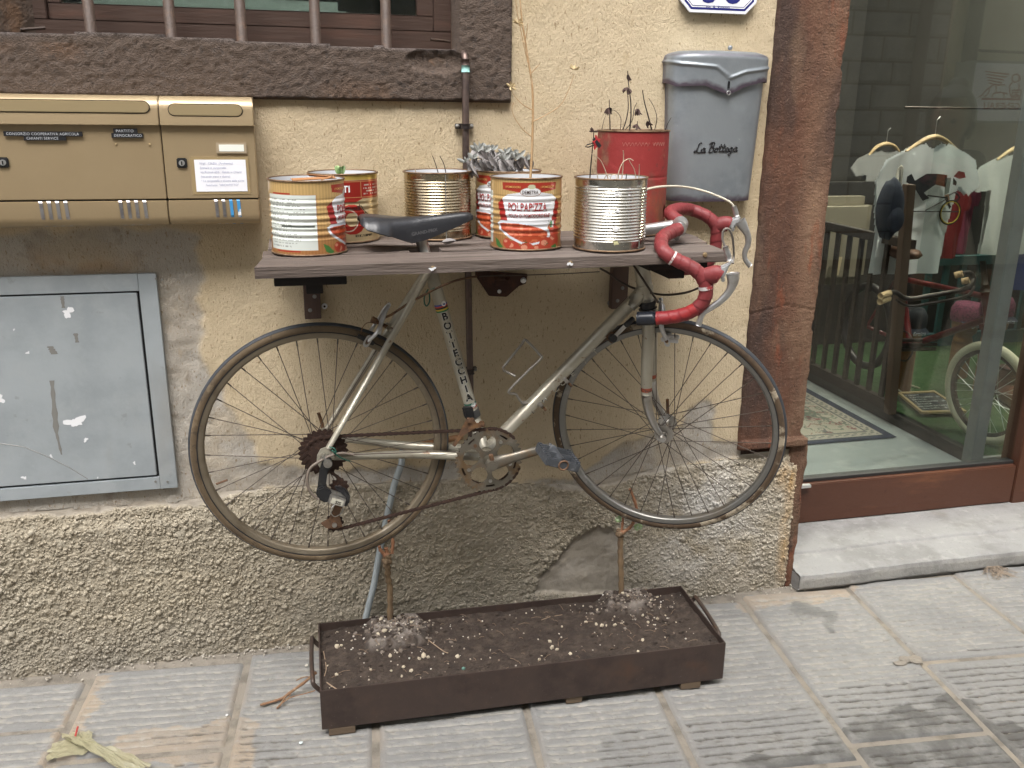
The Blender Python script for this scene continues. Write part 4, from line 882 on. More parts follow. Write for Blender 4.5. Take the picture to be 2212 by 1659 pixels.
# --- printed label of the tomato tins: s metres round from the label centre, z metres up
TOM = [(-.038, .006, .016), (-.008, .002, .017), (.017, .003, .012), (.037, .010, .019), (.060, .020, .017), (.062, .038, .015), (.053, .046, .011), (-.052, .016, .010)]
def demetra(s, z):
    s = ((s+.2403) % .4806)-.2403
    c = np.zeros(s.shape+(3,)); stripe = (np.sin(s*2*np.pi/.0068) > 0)
    base = np.where((z > .05)[..., None], np.array([.60, .375, .12]), np.array([.46, .20, .055]))
    tt = np.clip((z-.02)/.06, 0, 1)[..., None]
    base = np.array([.38, .175, .06])*(1-tt)+np.array([.56, .375, .155])*tt
    base = base*np.where(stripe & (np.abs(s) > .0), 1.0, .86)[..., None]
    c[:] = base
    def P(poly, col): m_ = inpoly(s, z, poly); c[m_] = col
    def E(x, y, rx, ry, col): m_ = ((s-x)/rx)**2+((z-y)/ry)**2 < 1; c[m_] = col
    RED = (.36, .035, .02); WH = (.72, .73, .76)
    for sg in (1, -1):                       # the print repeats on the far side
        pass
    P([(-.064, .142), (.064, .142), (.062, .127), (.02, .121), (-.02, .121), (-.062, .127)], RED)
    P([(-.077, .098), (-.064, .108), (-.046, .060), (-.068, .060)], (.33, .02, .015)); P([(.077, .098), (.064, .108), (.046, .060), (.068, .060)], (.33, .02, .015))
    P([(-.064, .108), (-.05, .117), (-.02, .122), (.02, .122), (.05, .117), (.064, .108), (.049, .058), (.05, .03), (-.05, .03), (-.049, .058)], WH)
    P([(.046, .060), (.068, .060), (.074, .0), (.03, .0), (.03, .03)], (.45, .25, .10))
    P([(-.078, .057), (-.068, .0625), (-.03, .062), (.0, .058), (.026, .051), (.046, .042), (.047, .030), (.034, .017), (.005, .0125), (-.02, .015), (-.045, .026), (-.072, .042)], (.66, .70, .76))
    P([(-.072, .055), (-.06, .058), (-.03, .058), (.0, .0535), (.022, .047), (.040, .0385), (.040, .031), (.028, .021), (.004, .0165), (-.018, .019), (-.042, .030), (-.066, .044)], (.40, .06, .022))
    mm = inpoly(s, z, [(-.072, .055), (-.06, .058), (-.03, .058), (.0, .0535), (.022, .047), (.040, .0385), (.040, .031), (.028, .021), (.004, .0165), (-.018, .019), (-.042, .030), (-.066, .044)]) & (fbm(s*160, z*220, 2, 140) > .55)
    c[mm] = (.52, .13, .06)
    for (x, y, r) in TOM:
        E(x, y, r, r*.95, (.40, .05, .025)); E(x-r*.3, y+r*.35, r*.42, r*.3, (.60, .25, .16))
    for (x, y) in ((.036, .014), (-.012, .018), (.045, .058)):
        for k in range(6):
            a = k*1.05; P([(x, y), (x+.006*math.cos(a), y+.006*math.sin(a)), (x+.006*math.cos(a+.25), y+.006*math.sin(a+.25))], (.03, .10, .03))
    P([(-.088, .025), (-.076, .020), (-.062, .006), (-.07, .003), (-.082, .008)], (.05, .17, .04)); P([(.05, .008), (.066, .012), (.07, .003), (.058, .001)], (.05, .17, .04))
    P([(.047, .062), (.052, .062), (.052, .048), (.047, .048)], (.02, .25, .10)); P([(.052, .062), (.058, .062), (.058, .048), (.052, .048)], (.7, .7, .7)); P([(.058, .062), (.063, .062), (.063, .048), (.058, .048)], (.45, .03, .03))
    E(0, .1225, .0225, .0098, (.30, .14, .06)); E(0, .1225, .0213, .0088, (.76, .76, .78)); E(.002, .133, .008, .005, (.52, .52, .36))
    # information panel at the back
    P([(-.196, .1225), (-.150, .1225), (-.15, .127), (-.196, .127)], RED); P([(-.192, .0085), (-.134, .0085), (-.134, .013), (-.192, .013)], RED)
    P([(-.2155, .0115), (-.0975, .0115), (-.0975, .1235), (-.2155, .1235)], (.42, .20, .08)); P([(-.2145, .0125), (-.0985, .0125), (-.0985, .1225), (-.2145, .1225)], (.68, .73, .69))
    ln = (np.sin(z*2*np.pi/.0062) > .25) & (s > -.210) & (s < -.118-.03*vnoise(z*160, z*0, 141)) & (z > .018) & (z < .117) & (fbm(s*420, z*160, 2, 142) > .48) & ((z > .082) | (z < .050) | (s < -.15))
    c[ln] = (.36, .38, .36)
    P([(-.175, .0625), (-.104, .0625), (-.104, .0585), (-.175, .0585)], (.09, .10, .09))
    return c
RIBS1 = [(.030, .058, .0135, .0012), (.062, .090, .0135, .0012), (.094, .116, .0135, .0010)]
def wrap_text(m, txt, s0, z0, R, zones, **kw):
    v, f = text_geo(txt, **kw); zz = np.array([z0+y for x, y in v]); ss = np.array([s0+x for x, y in v]); r = R+rib_profile(zz, zones)+.0011; ph = ss/R
    m.add(np.stack([r*np.sin(ph), -r*np.cos(ph), zz], -1), f)
M_tred = mat('label_red', (.30, .012, .012), .35); M_tdark = mat('label_dark', (.05, .03, .03), .4); M_tgold = mat('label_gold', (.62, .40, .12), .35); M_twht = mat('label_white', (.75, .75, .75), .4)
def demetra_text(t):
    m = MB(); wrap_text(m, 'POLPAPIZZA', -.0495, .0835, CAN_R, RIBS1, size=.0235, bold=.012, sx=.64); wrap_text(m, 'POLPA DI POMODORO FINE', -.0472, .0695, CAN_R, RIBS1, size=.0125, bold=.008, sx=.57); m.build('title', M_tred, t)
    m = MB(); wrap_text(m, 'DEMETRA', -.0185, .1185, CAN_R, RIBS1, size=.0105, bold=.01, sx=.74); m.build('maker', M_tdark, t)
    m = MB(); wrap_text(m, 'I POMODORI', -.056, .1305, CAN_R, RIBS1, size=.0062, bold=.01, sx=.95); wrap_text(m, 'I POMODORI', .021, .1305, CAN_R, RIBS1, size=.0062, bold=.01, sx=.95); m.build('header', M_tgold, t)
def polpa(x, y, rz, label):
    t = can_thing(x, y, rz, label); can_body('body', CAN_R, CAN_H, RIBS1, demetra, M_print, t, 420, 150); rims(t, CAN_R, CAN_H); inside(t, CAN_R, CAN_H); demetra_text(t); return t
y5 = -.278; x5 = canx(1136.5, 470, y5); can5 = polpa(x5, y5, math.radians(-7), 'red and gold POLPAPIZZA tomato tin in front holding a tall dry stem')
y1 = -.250; x1_ = canx(666, 480, y1); can1 = polpa(x1_, y1, math.radians(86), 'gold tomato tin turned to show its pale green ingredients panel')
y4 = -.093; x4 = canx(1098, 440, y4); can4 = polpa(x4, y4, math.radians(-36), 'POLPAPIZZA tomato tin behind the other, filled with wilted grey sage')
# fragments of brown card in the first tin
m = MB(); m.obox((x1_+.015, y1-.02, ZS(x1_)+CAN_H+.001), (1, .25, .03), (-.2, 1, .1), (0, -.1, 1), .045, .012, .0008); m.obox((x1_+.03, y1+.005, ZS(x1_)+CAN_H+.004), (1, -.2, -.08), (.2, 1, -.2), (0, 0, 1), .026, .014, .0008); m.obox((x1_+.042, y1-.03, ZS(x1_)+CAN_H+.003), (.3, 1, .1), (1, -.2, .3), (0, 0, 1), .012, .010, .0008)
o = m.build('label_scraps', mat('torn_card', (.36, .17, .07), .7), None); tag(o, 'torn brown card scraps lying across the gold tomato tin', 'card', kind='stuff')
# --- gold passata tin
def mutti(s, z):
    c = np.zeros(s.shape+(3,)); c[:] = (.58, .46, .27); c[z > .137] = (.62, .45, .12)
    g = fbm(s*30, z*60, 3, 143)[..., None]; c *= .75+.5*g
    RED = (.42, .035, .025)
    m_ = (z > .097) & (z < .137) & (np.abs(s) < .105) | inpoly(s, z, [(-.03, .098), (.04, .098), (.022, .09), (-.012, .09)]); c[m_] = RED
    ln = ((np.abs(z-.1345) < .0006) | (np.abs(z-.1) < .0006) | (np.abs(s-.036) < .0006)) & (np.abs(s) < .102) & (z > .0995) & (z < .135); c[ln] = (.65, .45, .2)
    tx = (np.sin(z*2*np.pi/.0062) > .1) & (s > .042) & (s < .098) & (z > .104) & (z < .131) & (fbm(s*330, z*150, 2, 144) > .47); c[tx] = (.68, .55, .5)
    d = np.hypot(s-.012, (z-.052)); c[(d < .033) & (d > .015)] = RED; d2 = np.hypot(s-.002, z-.05); c[(d2 < .025) & (d2 > .0225)] = (.7, .6, .5)
    pr = (z > .026) & (z < .029) & (s > .048) & (s < .07) & (fbm(s*500, z*300, 1, 145) > .45); c[pr] = (.05, .04, .03)
    pr = (z > .014) & (z < .0185) & (s > .018) & (s < .062) & (fbm(s*420, z*300, 1, 146) > .4); c[pr] = (.06, .05, .03)
    return c
M_mut = mat('printed_gold_tin', 'Col', .28, .55)
R2 = [(.035, .062, .0135, .001), (.066, .094, .0135, .001)]
y2 = -.086; x2 = canx(744.5, 450, y2); t = can_thing(x2, y2, 0, 'gold passata tin with red band, standing behind the pale-panelled tin'); can2 = t
can_body('body', CAN_R, CAN_H, R2, mutti, M_mut, t, 420, 150); rims(t, CAN_R, CAN_H); inside(t, CAN_R, CAN_H)
m = MB(); wrap_text(m, 'MUTTI', -.046, .112, CAN_R, R2, size=.0195, bold=.03, sx=.98); m.build('brand', M_twht, t)
m = MB()
cur = [(-.03, .071), (-.01, .074), (.006, .080), (.010, .075), (.016, .074), (.018, .079), (.021, .074), (.026, .075), (.030, .086), (.029, .072), (.024, .081), (.034, .082), (.038, .074), (.042, .071), (.045, .068), (.042, .064), (.046, .067), (.050, .062)]
m.tube([((CAN_R+.0012)*math.sin(s/CAN_R), -(CAN_R+.0012)*math.cos(s/CAN_R), z) for s, z in cur], .0008, 5); m.build('script', M_tdark, t)
# --- plain corrugated tins
RIBS3 = [(.020, .136, .0064, .0011)]
y3 = -.091; x3 = canx(946.5, 440, y3); can3 = can_thing(x3, y3, 0, 'plain gold corrugated tin with two thin dark stalks behind the saddle'); can_body('body', CAN_R, CAN_H, RIBS3, None, M_gold, can3, 120, 230); rims(can3, CAN_R, CAN_H); inside(can3, CAN_R, CAN_H)
y6 = -.337; x6 = canx(1318, 470, y6); can6 = can_thing(x6, y6, 0, 'bare silver corrugated tin with glue spots beside the red handlebar', dz=0); can_body('body', CAN_R, CAN_H, RIBS3, None, M_tin, can6, 140, 240, .004); rims(can6, CAN_R, CAN_H); inside(can6, CAN_R, CAN_H)
for can, ss in ((can6, .048), (can3, .006)):
    m = MB(); m.box((-.0007, -.0006, .004), (.0007, .0006, CAN_H-.004)); o = m.build('seam', M_tarn, can); a = ss/CAN_R; o.location = ((CAN_R+.0008)*math.sin(a), -(CAN_R+.0008)*math.cos(a), 0); o.rotation_euler = (0, 0, a)
def patch(can, s, z, r, seed, mt, name='glue_spot'):
    rg2 = random.Random(seed); q = []
    for i in range(12):
        a = i*math.pi/6; rr = r*rg2.uniform(.6, 1.3); ph = (s+rr*math.cos(a))/CAN_R; zz_ = z+.8*rr*math.sin(a); q.append(((CAN_R+.0014)*math.sin(ph), -(CAN_R+.0014)*math.cos(ph), zz_))
    ph = s/CAN_R; q.append(((CAN_R+.0018)*math.sin(ph), -(CAN_R+.0018)*math.cos(ph), z)); m2 = MB(); m2.add(q, [(i, (i+1) % 12, 12) for i in range(12)]); m2.build(name, mt, can)
for i, (s, z, r) in enumerate(((-.012, .121, .0075), (-.011, .086, .0048), (-.013, .050, .007), (.013, .118, .003), (.014, .132, .0015), (.013, .102, .001), (.013, .070, .001), (.012, .060, .0012))): patch(can6, s, z, r, i, M_splash)
patch(can6, -.012, .020, .006, 50, mat('yellow_glue', (.55, .53, .3), .4))
# --- tall red tin
M_redtin = mat('rusted_red_tin', (.27, .028, .026), .6, .1, attr=[('orange', (.36, .12, .045))], layers=[((.155, .07, .05), 10, .50, .66, .8, (1, 1, .6)), ((.33, .04, .04), 24, .52, .7, .6), ((.27, .16, .10), 18, .6, .7, .55), ((.10, .035, .03), 55, .62, .72, .7)], bumps=[(90, .0012)])
R7 = .0840; y7 = -.112; x7 = canx(1364.5, 400, y7); zt7 = at(1365, 284, y7-R7)[2]; H7 = zt7-ZS(x7)
can7 = can_thing(x7, y7, 0, 'tall rusted red tin holding blackened stalks beside the grey letter box')
ph, z = np.meshgrid(np.linspace(-np.pi, np.pi, 181), np.linspace(0, H7, 120), indexing='ij')
org = np.clip((.10-z)/.09+ph*.55, 0, 1)*np.clip(fbm(ph*3+5, z*20, 4, 150)*2.6-.6, 0, 1)
r = R7-.0012*np.exp(-((z-.135)/.002)**2)
P = np.stack([r*np.sin(ph), -r*np.cos(ph), z], -1)
hole = ((np.hypot((ph-.86)/.06, (z-.055)/.016) < 1) | (np.hypot((ph-.87)/.05, (z-.02)/.014) < 1))
keep = ~hole[:-1, :-1]
grid_mesh('body', P, M_redtin, can7, dict(orange=org), keep); rims(can7, R7, H7); inside(can7, R7, H7, .012, M_rim)
m = MB()
for i in range(15):
    a0 = -.75+i*.095; zc = H7-.026
    if (i*7) % 9 == 0: continue
    pts = [(a0, zc), (a0+.04, zc-.008), (a0+.08, zc)]
    m.tube([((R7+.0004)*math.sin(a), -(R7+.0004)*math.cos(a), zz_) for a, zz_ in pts], .00035, 4)
tag(m.build('worn_zigzag', mat('worn_pink', (.50, .25, .20), .6), can7), kind='stuff')

# ================================================================== PLANTS IN THE TINS
M_twig = mat('pale_dry_twig', (.42, .27, .135), .8, layers=[((.55, .40, .24), 40, .45, .65, .6)]); M_blk = mat('blackened_stalk', (.022, .014, .011), .85, layers=[((.07, .04, .03), 50, .5, .7, .6)])
M_strw = mat('straw_stalk', (.50, .40, .30), .8, layers=[((.30, .2, .13), 60, .5, .7, .6)]); M_dleaf = mat('withered_leaf', (.06, .035, .03), .9)
def pathpx(pts, y, y1=None):
    n_ = len(pts); return [at(u, v, y+((y1 if y1 is not None else y)-y)*i/max(1, n_-1)) for i, (u, v) in enumerate(pts)]
def smooth(P, k=4):
    P = [V3(p) for p in P]; Q = []
    for i in range(len(P)-1):
        p0 = P[max(i-1, 0)]; p1 = P[i]; p2 = P[i+1]; p3 = P[min(i+2, len(P)-1)]
        for j in range(k):
            t = j/k; Q.append(.5*((2*p1)+(-p0+p2)*t+(2*p0-5*p1+4*p2-p3)*t*t+(-p0+3*p1-3*p2+p3)*t**3))
    Q.append(P[-1]); return Q
def stalk(mb_, P, r0, r1, n=6):
    Q = smooth(P); k = len(Q); mb_.tube(Q, [r0+(r1-r0)*i/(k-1) for i in range(k)], n)
def leaf(mb_, p, d, side, L_, W_, curl=.3, roll=.5):
    """a curled leaf: 2 x 6 faces"""
    d = unit(d); side = unit(np.cross(d, side)); nrm = np.cross(side, d); V_ = []
    for i in range(7):
        t = i/6; wdt = W_*math.sin(math.pi*min(1, t*.9+.06))**.8; c = V3(p)+d*L_*t+nrm*(-curl*L_*t*t)
        V_ += [c-side*wdt+nrm*roll*wdt, c, c+side*wdt+nrm*roll*wdt]
    F_ = []
    for i in range(6):
        a = 3*i; F_ += [(a, a+1, a+4, a+3), (a+1, a+2, a+5, a+4)]
    mb_.add(V_, F_)
# tall dry stem in the front tomato tin
T5 = (x5, y5, ZS(x5)+CAN_H-.02)
pl = thing('dry_stem_plant', T5, 'tall bare straw-coloured stem with thin side shoots in front tomato tin', 'plant')
m = MB(); stalk(m, pathpx([(1145, 395), (1149, 330), (1151, 260), (1150, 190), (1141, 130), (1133, 80), (1127, 40), (1122, -20)], y5, y5+.01), .0030, .0016); m.build('stem', M_twig, pl, smooth=True)
for pts in ([(1151, 263), (1180, 248), (1210, 228), (1228, 195), (1240, 160)], [(1150, 238), (1128, 225), (1110, 205), (1104, 190)], [(1148, 295), (1130, 280), (1112, 255), (1106, 235), (1110, 222)], [(1140, 135), (1132, 100), (1124, 60), (1117, 25), (1113, -10)], [(1146, 160), (1155, 150), (1166, 138)], [(1133, 90), (1138, 70), (1140, 50)]):
    m = MB(); stalk(m, pathpx(pts, y5, y5-.01), .0012, .0006, 5); m.build('shoot', M_twig, pl, smooth=True)
for k, (u, v) in enumerate(((1240, 150), (1120, 50), (1104, 188))):
    m = MB(); rg2 = random.Random(k)
    for i in range(7): c = at(u, v, y5); leaf(m, c, (rg2.uniform(-1, 1), rg2.uniform(-.5, .5), rg2.uniform(-.3, 1)), (0, 1, .2), .012, .0025)
    m.build('seed_head', mat('seed_head_%d' % k, (.60, .47, .27), .9), pl)
# sage
M_sage = mat('grey_sage_leaf', (.29, .27, .265), .9, layers=[((.42, .42, .40), 60, .5, .7, .6), ((.17, .145, .145), 25, .5, .7, .7)]); M_sage2 = mat('silver_green_sage', (.33, .34, .32), .85)
sg = thing('sage_plant', (x4, y4, ZS(x4)+CAN_H-.02), 'wilted silvery grey sage drooping over the rim of its tin', 'plant')
rg2 = random.Random(44); zt = ZS(x4)+CAN_H
for i in range(17):
    a = rg2.uniform(0, 6.28); r0 = rg2.uniform(.0, .05); bx, by = x4-.012+r0*math.cos(a), y4+.7*r0*math.sin(a)
    tx = x4-.025+rg2.uniform(-.085, .078); ty = y4+rg2.uniform(-.07, .04); tz = zt+rg2.uniform(.018, .058)
    m = MB(); stalk(m, [(bx, by, zt-.018), ((bx+tx)/2, (by+ty)/2, (zt+tz)/2+.012), (tx, ty, tz)], .0017, .0012, 5); st = m.build('stem', M_sage, sg, smooth=True)
    for j in range(5):
        f_ = rg2.uniform(.45, 1.0); p = np.array([bx+(tx-bx)*f_, by+(ty-by)*f_, zt-.018+(tz-zt+.018)*f_+.008]); b = rg2.uniform(0, 6.28)
        m = MB(); leaf(m, p, (math.cos(b)*.55, math.sin(b)*.55-.15, rg2.uniform(-1.5, -.5)), (math.sin(b), -math.cos(b), .3), rg2.uniform(.028, .046), rg2.uniform(.006, .0095), .35, .9); m.build('leaf', M_sage, sg, smooth=True)
    for j in range(5):
        b = j*1.26+rg2.random(); m = MB(); leaf(m, (tx, ty, tz), (math.cos(b), math.sin(b), rg2.uniform(.3, 1.3)), (math.sin(b), -math.cos(b), .3), rg2.uniform(.014, .024), .0042, -.1, .7); m.build('young_leaf', M_sage2, sg, smooth=True)
# stalks in the red tin
rt_ = thing('blackened_plant', (x7, y7, ZS(x7)+H7-.01), 'blackened dead stalks with shrivelled leaves in the tall red tin', 'plant')
for pts, r in (([(1360, 283), (1363, 250), (1362, 215), (1357, 175), (1356, 153)], .0018), ([(1345, 281), (1352, 262), (1357, 235), (1356, 200)], .0017), ([(1318, 281), (1317, 250), (1316, 215)], .0015), ([(1408, 281), (1400, 250), (1392, 220), (1388, 195)], .0018), ([(1414, 281), (1419, 255), (1412, 230), (1401, 212)], .0010), ([(1350, 281), (1365, 262), (1370, 235), (1376, 222)], .0011), ([(1300, 281), (1304, 262), (1308, 250)], .0008), ([(1376, 281), (1377, 262)], .0014), ([(1340, 280), (1341, 255), (1330, 240), (1318, 238)], .0009), ([(1436, 283), (1442, 268), (1450, 254)], .0010)):
    m = MB(); stalk(m, pathpx(pts, y7-.01, y7-.02), r, r*.55, 5); m.build('stalk', M_blk, rt_, smooth=True)
for k, (u, v, n_) in enumerate(((1316, 233, 6), (1357, 190, 6), (1357, 160, 3), (1378, 235, 5), (1377, 268, 4), (1399, 262, 3))):
    m = MB(); rg2 = random.Random(k)
    for i in range(n_): leaf(m, at(u, v, y7-.02), (rg2.uniform(-.5, .5), rg2.uniform(-.5, .5), rg2.uniform(-1, -.2)), (rg2.uniform(-1, 1), 1, 0), .017, .0036, .2, 1.0)
    m.build('shrivelled_leaf', M_dleaf, rt_)
# stalks in the silver tin
sp_ = thing('straw_plant', (x6, y6, ZS(x6)+CAN_H-.02), 'thin pale straw stalks bending out of the silver corrugated tin', 'plant')
for pts, r, mt in (([(1274, 388), (1277, 350), (1281, 310), (1283, 283)], .0015, M_blk), ([(1314, 387), (1306, 365), (1298, 348), (1288, 338), (1278, 332)], .0013, M_strw), ([(1335, 388), (1337, 370), (1345, 352), (1358, 343), (1368, 347)], .0014, M_strw), ([(1343, 387), (1346, 360), (1347, 335), (1346, 325)], .0013, M_strw), ([(1374, 386), (1370, 366), (1362, 352), (1358, 343)], .0011, M_strw), ([(1380, 386), (1381, 368), (1381, 355)], .0012, M_strw), ([(1292, 388), (1289, 372), (1287, 358)], .0010, M_strw), ([(1318, 388), (1321, 379), (1330, 378), (1332, 388)], .0010, M_strw), ([(1352, 389), (1354, 375)], .0012, M_blk), ([(1305, 389), (1310, 378), (1318, 382)], .0009, M_strw)):
    m = MB(); stalk(m, pathpx(pts, y6-.03, y6-.04), r, r*.6, 5); m.build('stalk', mt, sp_, smooth=True)
m = MB(); rg2 = random.Random(8)
for i in range(4): leaf(m, at(1283, 284, y6-.04), (rg2.uniform(-1, 1), .3, rg2.uniform(-.2, .8)), (0, 1, 0), .010, .002)
m.build('withered_bud', M_dleaf, sp_)
# little red star clip on the stalk
p = at(1287, 308, y6-.045); clip = thing('star_clip', p, 'small red and black star-shaped clip caught on a stalk', 'clip')
st_ = []
for i in range(10): a = math.pi/2+i*math.pi/5+.2; r_ = .0155 if i % 2 == 0 else .008; st_.append((r_*math.cos(a)*.62, r_*math.sin(a)))
MB().prism(st_, p, (1, .3, 0), (0, 0, 1), (.3, -1, 0), .004).build('star', mat('clip_red', (.45, .03, .035), .5), clip)
MB().obox(p+V3((.001, -.004, 0)), (1, .3, .9), (.3, -1, 0), (-.9, 0, 1), .0035, .001, .011).build('band', M_blackp, clip)
m = MB(); q = at(1264, 316, y6-.045); m.tube([p, q+V3((.004, 0, .003)), q, q+V3((.006, 0, -.002)), p+V3((0, 0, -.004))], .0012, 6); m.build('pin', M_blackp, clip)
# two dark stalks in the gold tin, small bud in the passata tin
k3 = thing('thin_stalks', (x3, y3, ZS(x3)+CAN_H-.02), 'two thin dark stalks and a pale one in the gold corrugated tin', 'plant')
for pts, mt in (([(948, 379), (941, 355), (934, 336)], M_blk), ([(964, 378), (959, 355), (950, 337)], M_blk), ([(899, 379), (896, 362)], M_strw)):
    m = MB(); stalk(m, pathpx(pts, y3-.02), .0013, .0008, 5); m.build('stalk', mt, k3, smooth=True)
bud = thing('green_bud', (x2, y2, ZS(x2)+CAN_H), 'small pale green leaf bud poking up from the passata tin', 'plant')
M_bud = mat('bud_green', (.30, .44, .20), .8, layers=[((.55, .62, .45), 50, .5, .65, .8)]); c = at(735, 378, y2-.05); m = MB(); rg2 = random.Random(2)
for i in range(9): b = i*.7; leaf(m, c+V3((0, 0, -.002)), (.35*math.cos(b), .35*math.sin(b), 1), (math.sin(b), -math.cos(b), 0), .019+.005*rg2.random(), .0055, -.25, .8)
m.build('leaves', M_bud, bud, smooth=True); m = MB(); m.cyl(c+V3((0, 0, -.03)), c, .0012, n=6); m.build('stem', M_bud, bud)
# fallen leaf and shavings on the plank
m = MB(); c = at(975, 524, -.20); c[2] = ZS(c[0])+.004; leaf(m, c-V3((.02, 0, 0)), (1, .1, .1), (.1, 1, 0), .03, .006, .2, .8); o = m.build('fallen_leaf', M_sage, None); tag(o, 'curled grey fallen leaf lying on the plank beside the saddle', 'leaf')

# ================================================================== HANGING RACING BICYCLE
LEAN = math.radians(1.0); YB, ZH = -.245, .645
BE = V3((1, 0, 0)); BU = V3((0, -math.sin(LEAN), math.cos(LEAN))); BN = V3((0, math.cos(LEAN), math.sin(LEAN)))   # BN points to the wall
B0 = V3((0, YB, ZH))
def bp(u, v, d=0.0): return onplane(u, v, B0+BN*d, BN)
M_frame = mat('champagne_frame_paint', (.42, .395, .325), .35, .45, layers=[((.33, .30, .235), 9, .42, .66, .7), ((.17, .085, .04), 48, .63, .70, .85), ((.08, .04, .025), 90, .67, .73, .8), ((.50, .48, .42), 30, .55, .7, .5)], bumps=[(150, .0004)])
M_chr = mat('dull_chrome', (.52, .51, .49), .28, .95, layers=[((.30, .27, .23), 14, .48, .7, .7), ((.20, .11, .05), 60, .64, .74, .6)])
M_alu = mat('grey_alloy', (.55, .55, .55), .38, .85, layers=[((.38, .37, .35), 30, .5, .7, .6)])
M_rusty = mat('rusty_steel', (.16, .095, .06), .7, .5, layers=[((.28, .15, .07), 50, .45, .65, .7), ((.07, .04, .03), 80, .5, .7, .7)], bumps=[(200, .0006)])
M_chain = mat('rusty_chain', (.055, .033, .026), .65, .5, layers=[((.11, .06, .04), 120, .5, .7, .7)])
M_tyreb = mat('black_tread', (.032, .037, .045), .6, layers=[((.075, .08, .09), 10, .5, .7, .6)], bumps=[(150, .0006)])
M_tan = mat('dirty_tan_sidewall', (.115, .08, .045), .8, layers=[((.065, .045, .027), 12, .42, .66, .8), ((.21, .16, .10), 22, .58, .70, .6), ((.045, .032, .022), 60, .56, .7, .7)], bumps=[(120, .0012)])
M_tan2 = mat('worn_brown_sidewall', (.085, .055, .032), .8, layers=[((.40, .34, .25), 16, .53, .60, .8), ((.04, .028, .02), 30, .52, .7, .8)], bumps=[(120, .0012)])
M_rim = mat('dusty_alloy_rim', (.22, .185, .135), .42, .55, layers=[((.13, .10, .065), 12, .45, .68, .7), ((.40, .37, .32), 20, .60, .74, .5)])
M_rim2 = mat('grey_alloy_rim', (.23, .225, .21), .36, .75, layers=[((.24, .2, .15), 6, .5, .7, .7), ((.42, .41, .4), 22, .6, .74, .5)])
M_spk = mat('dull_spoke', (.12, .10, .085), .5, .7)
M_blackm = mat('black_part', (.022, .022, .024), .45, .2, layers=[((.06, .06, .06), 60, .55, .7, .6)])
M_tape_r = mat('red_bar_tape', (.21, .030, .033), .55, layers=[((.15, .022, .025), 16, .42, .66, .7), ((.25, .075, .075), 8, .56, .72, .5), ((.10, .02, .02), 120, .68, .75, .5)], bumps=[(180, .0006)])
M_tape_lo = mat('bright_red_tape', (.30, .022, .022), .5, layers=[((.20, .015, .02), 17, .45, .6, .8)], bumps=[(180, .0006)])
bike = thing('racing_bicycle', (.45, YB, .36), 'old champagne racing bicycle with red bar tape hanging under the plank shelf', 'bicycle')
RW = .2875
RH = bp(697, 964); BBn = bp(1062, 1005, -.078); BB = BBn+BN*.078
# --- frame
ST1 = bp(1034, 900); ST0 = bp(936, 600); sdir = unit(ST0-ST1); STT = ST0+sdir*.045
HT0, HT1 = bp(1386, 574), bp(1397, 650); AX = unit(HT0-HT1)
frame = thing('frame', (.45, YB, .36), None, None); frame.parent = bike; frame.location = (0, 0, 0)
m = MB(); m.cyl(BB+sdir*.005, STT, .0142, n=20); m.build('seat_tube', M_frame, frame, smooth=True)
DT0 = bp(1366, 634); DT1 = bp(1100, 926); ddir = unit(DT0-DT1)
m = MB(); m.cyl(BB+ddir*.005, HT1+AX*.030, .0152, n=20); m.build('down_tube', M_frame, frame, smooth=True)
m = MB(); m.cyl(HT1, HT0+AX*.03, .0182, n=20); m.build('head_tube', M_frame, frame, smooth=True)
m = MB(); m.tube([HT1+AX*.042, HT1+AX*.036, HT1+AX*.012, HT1+AX*.006], [.0186, .0196, .0196, .0186], 20); m.cyl(HT1+AX*.03-ddir*.012, HT1+AX*.03-ddir*.055, .0172, .0166, n=20); m.build('head_lug', M_frame, frame, smooth=True)
TT1 = HT0+AX*.012; m = MB(); m.cyl(STT-sdir*.02, TT1, .0128, n=18); m.build('top_tube', M_frame, frame, smooth=True)
m = MB(); m.cyl(BB-BN*.036, BB+BN*.036, .020, n=22); m.build('bottom_bracket_shell', M_frame, frame, autos=40)
m = MB(); m.cyl(STT-sdir*.022, STT, .0160, n=18); m.build('seat_lug', M_frame, frame, smooth=True)
for s in (-1, 1):
    drop = RH+BN*(.060*s)
    up = STT-sdir*.020+BN*(.010*s); brk = up+(drop-up)*.36+BN*(.022*s)*.9
    dst = drop+unit(up-drop)*.02
    m = MB(); m.tube([up, up+(dst-up)*.3+BN*.006*s, dst], [.0075, .0078, .0062], 12); m.build('seat_stay', M_frame, frame, smooth=True)
    csd = drop+BE*.022-BU*.004; m = MB(); m.tube([csd, csd+(BB-csd)*.5+BN*(-.004*s), BB+BN*.022*s+BE*-.012], [.0068, .0098, .0102], 14); m.build('chain_stay', M_frame, frame, smooth=True)
    pl_ = [(-.014, .004), (-.006, .018), (.006, .022), (.016, .010), (.028, .004), (.026, -.010), (.010, -.008), (.004, -.022), (-.010, -.026), (-.016, -.012)]
    MB().prism(pl_, drop-BN*.002, BE, BU, BN, .004).build('dropout', M_frame, frame, bevel=.0006)
m = MB(); mid = STT+(RH-STT)*.36; m.cyl(mid-BN*.028, mid+BN*.028, .0055, n=10); m.build('stay_bridge', M_frame, frame, smooth=True)
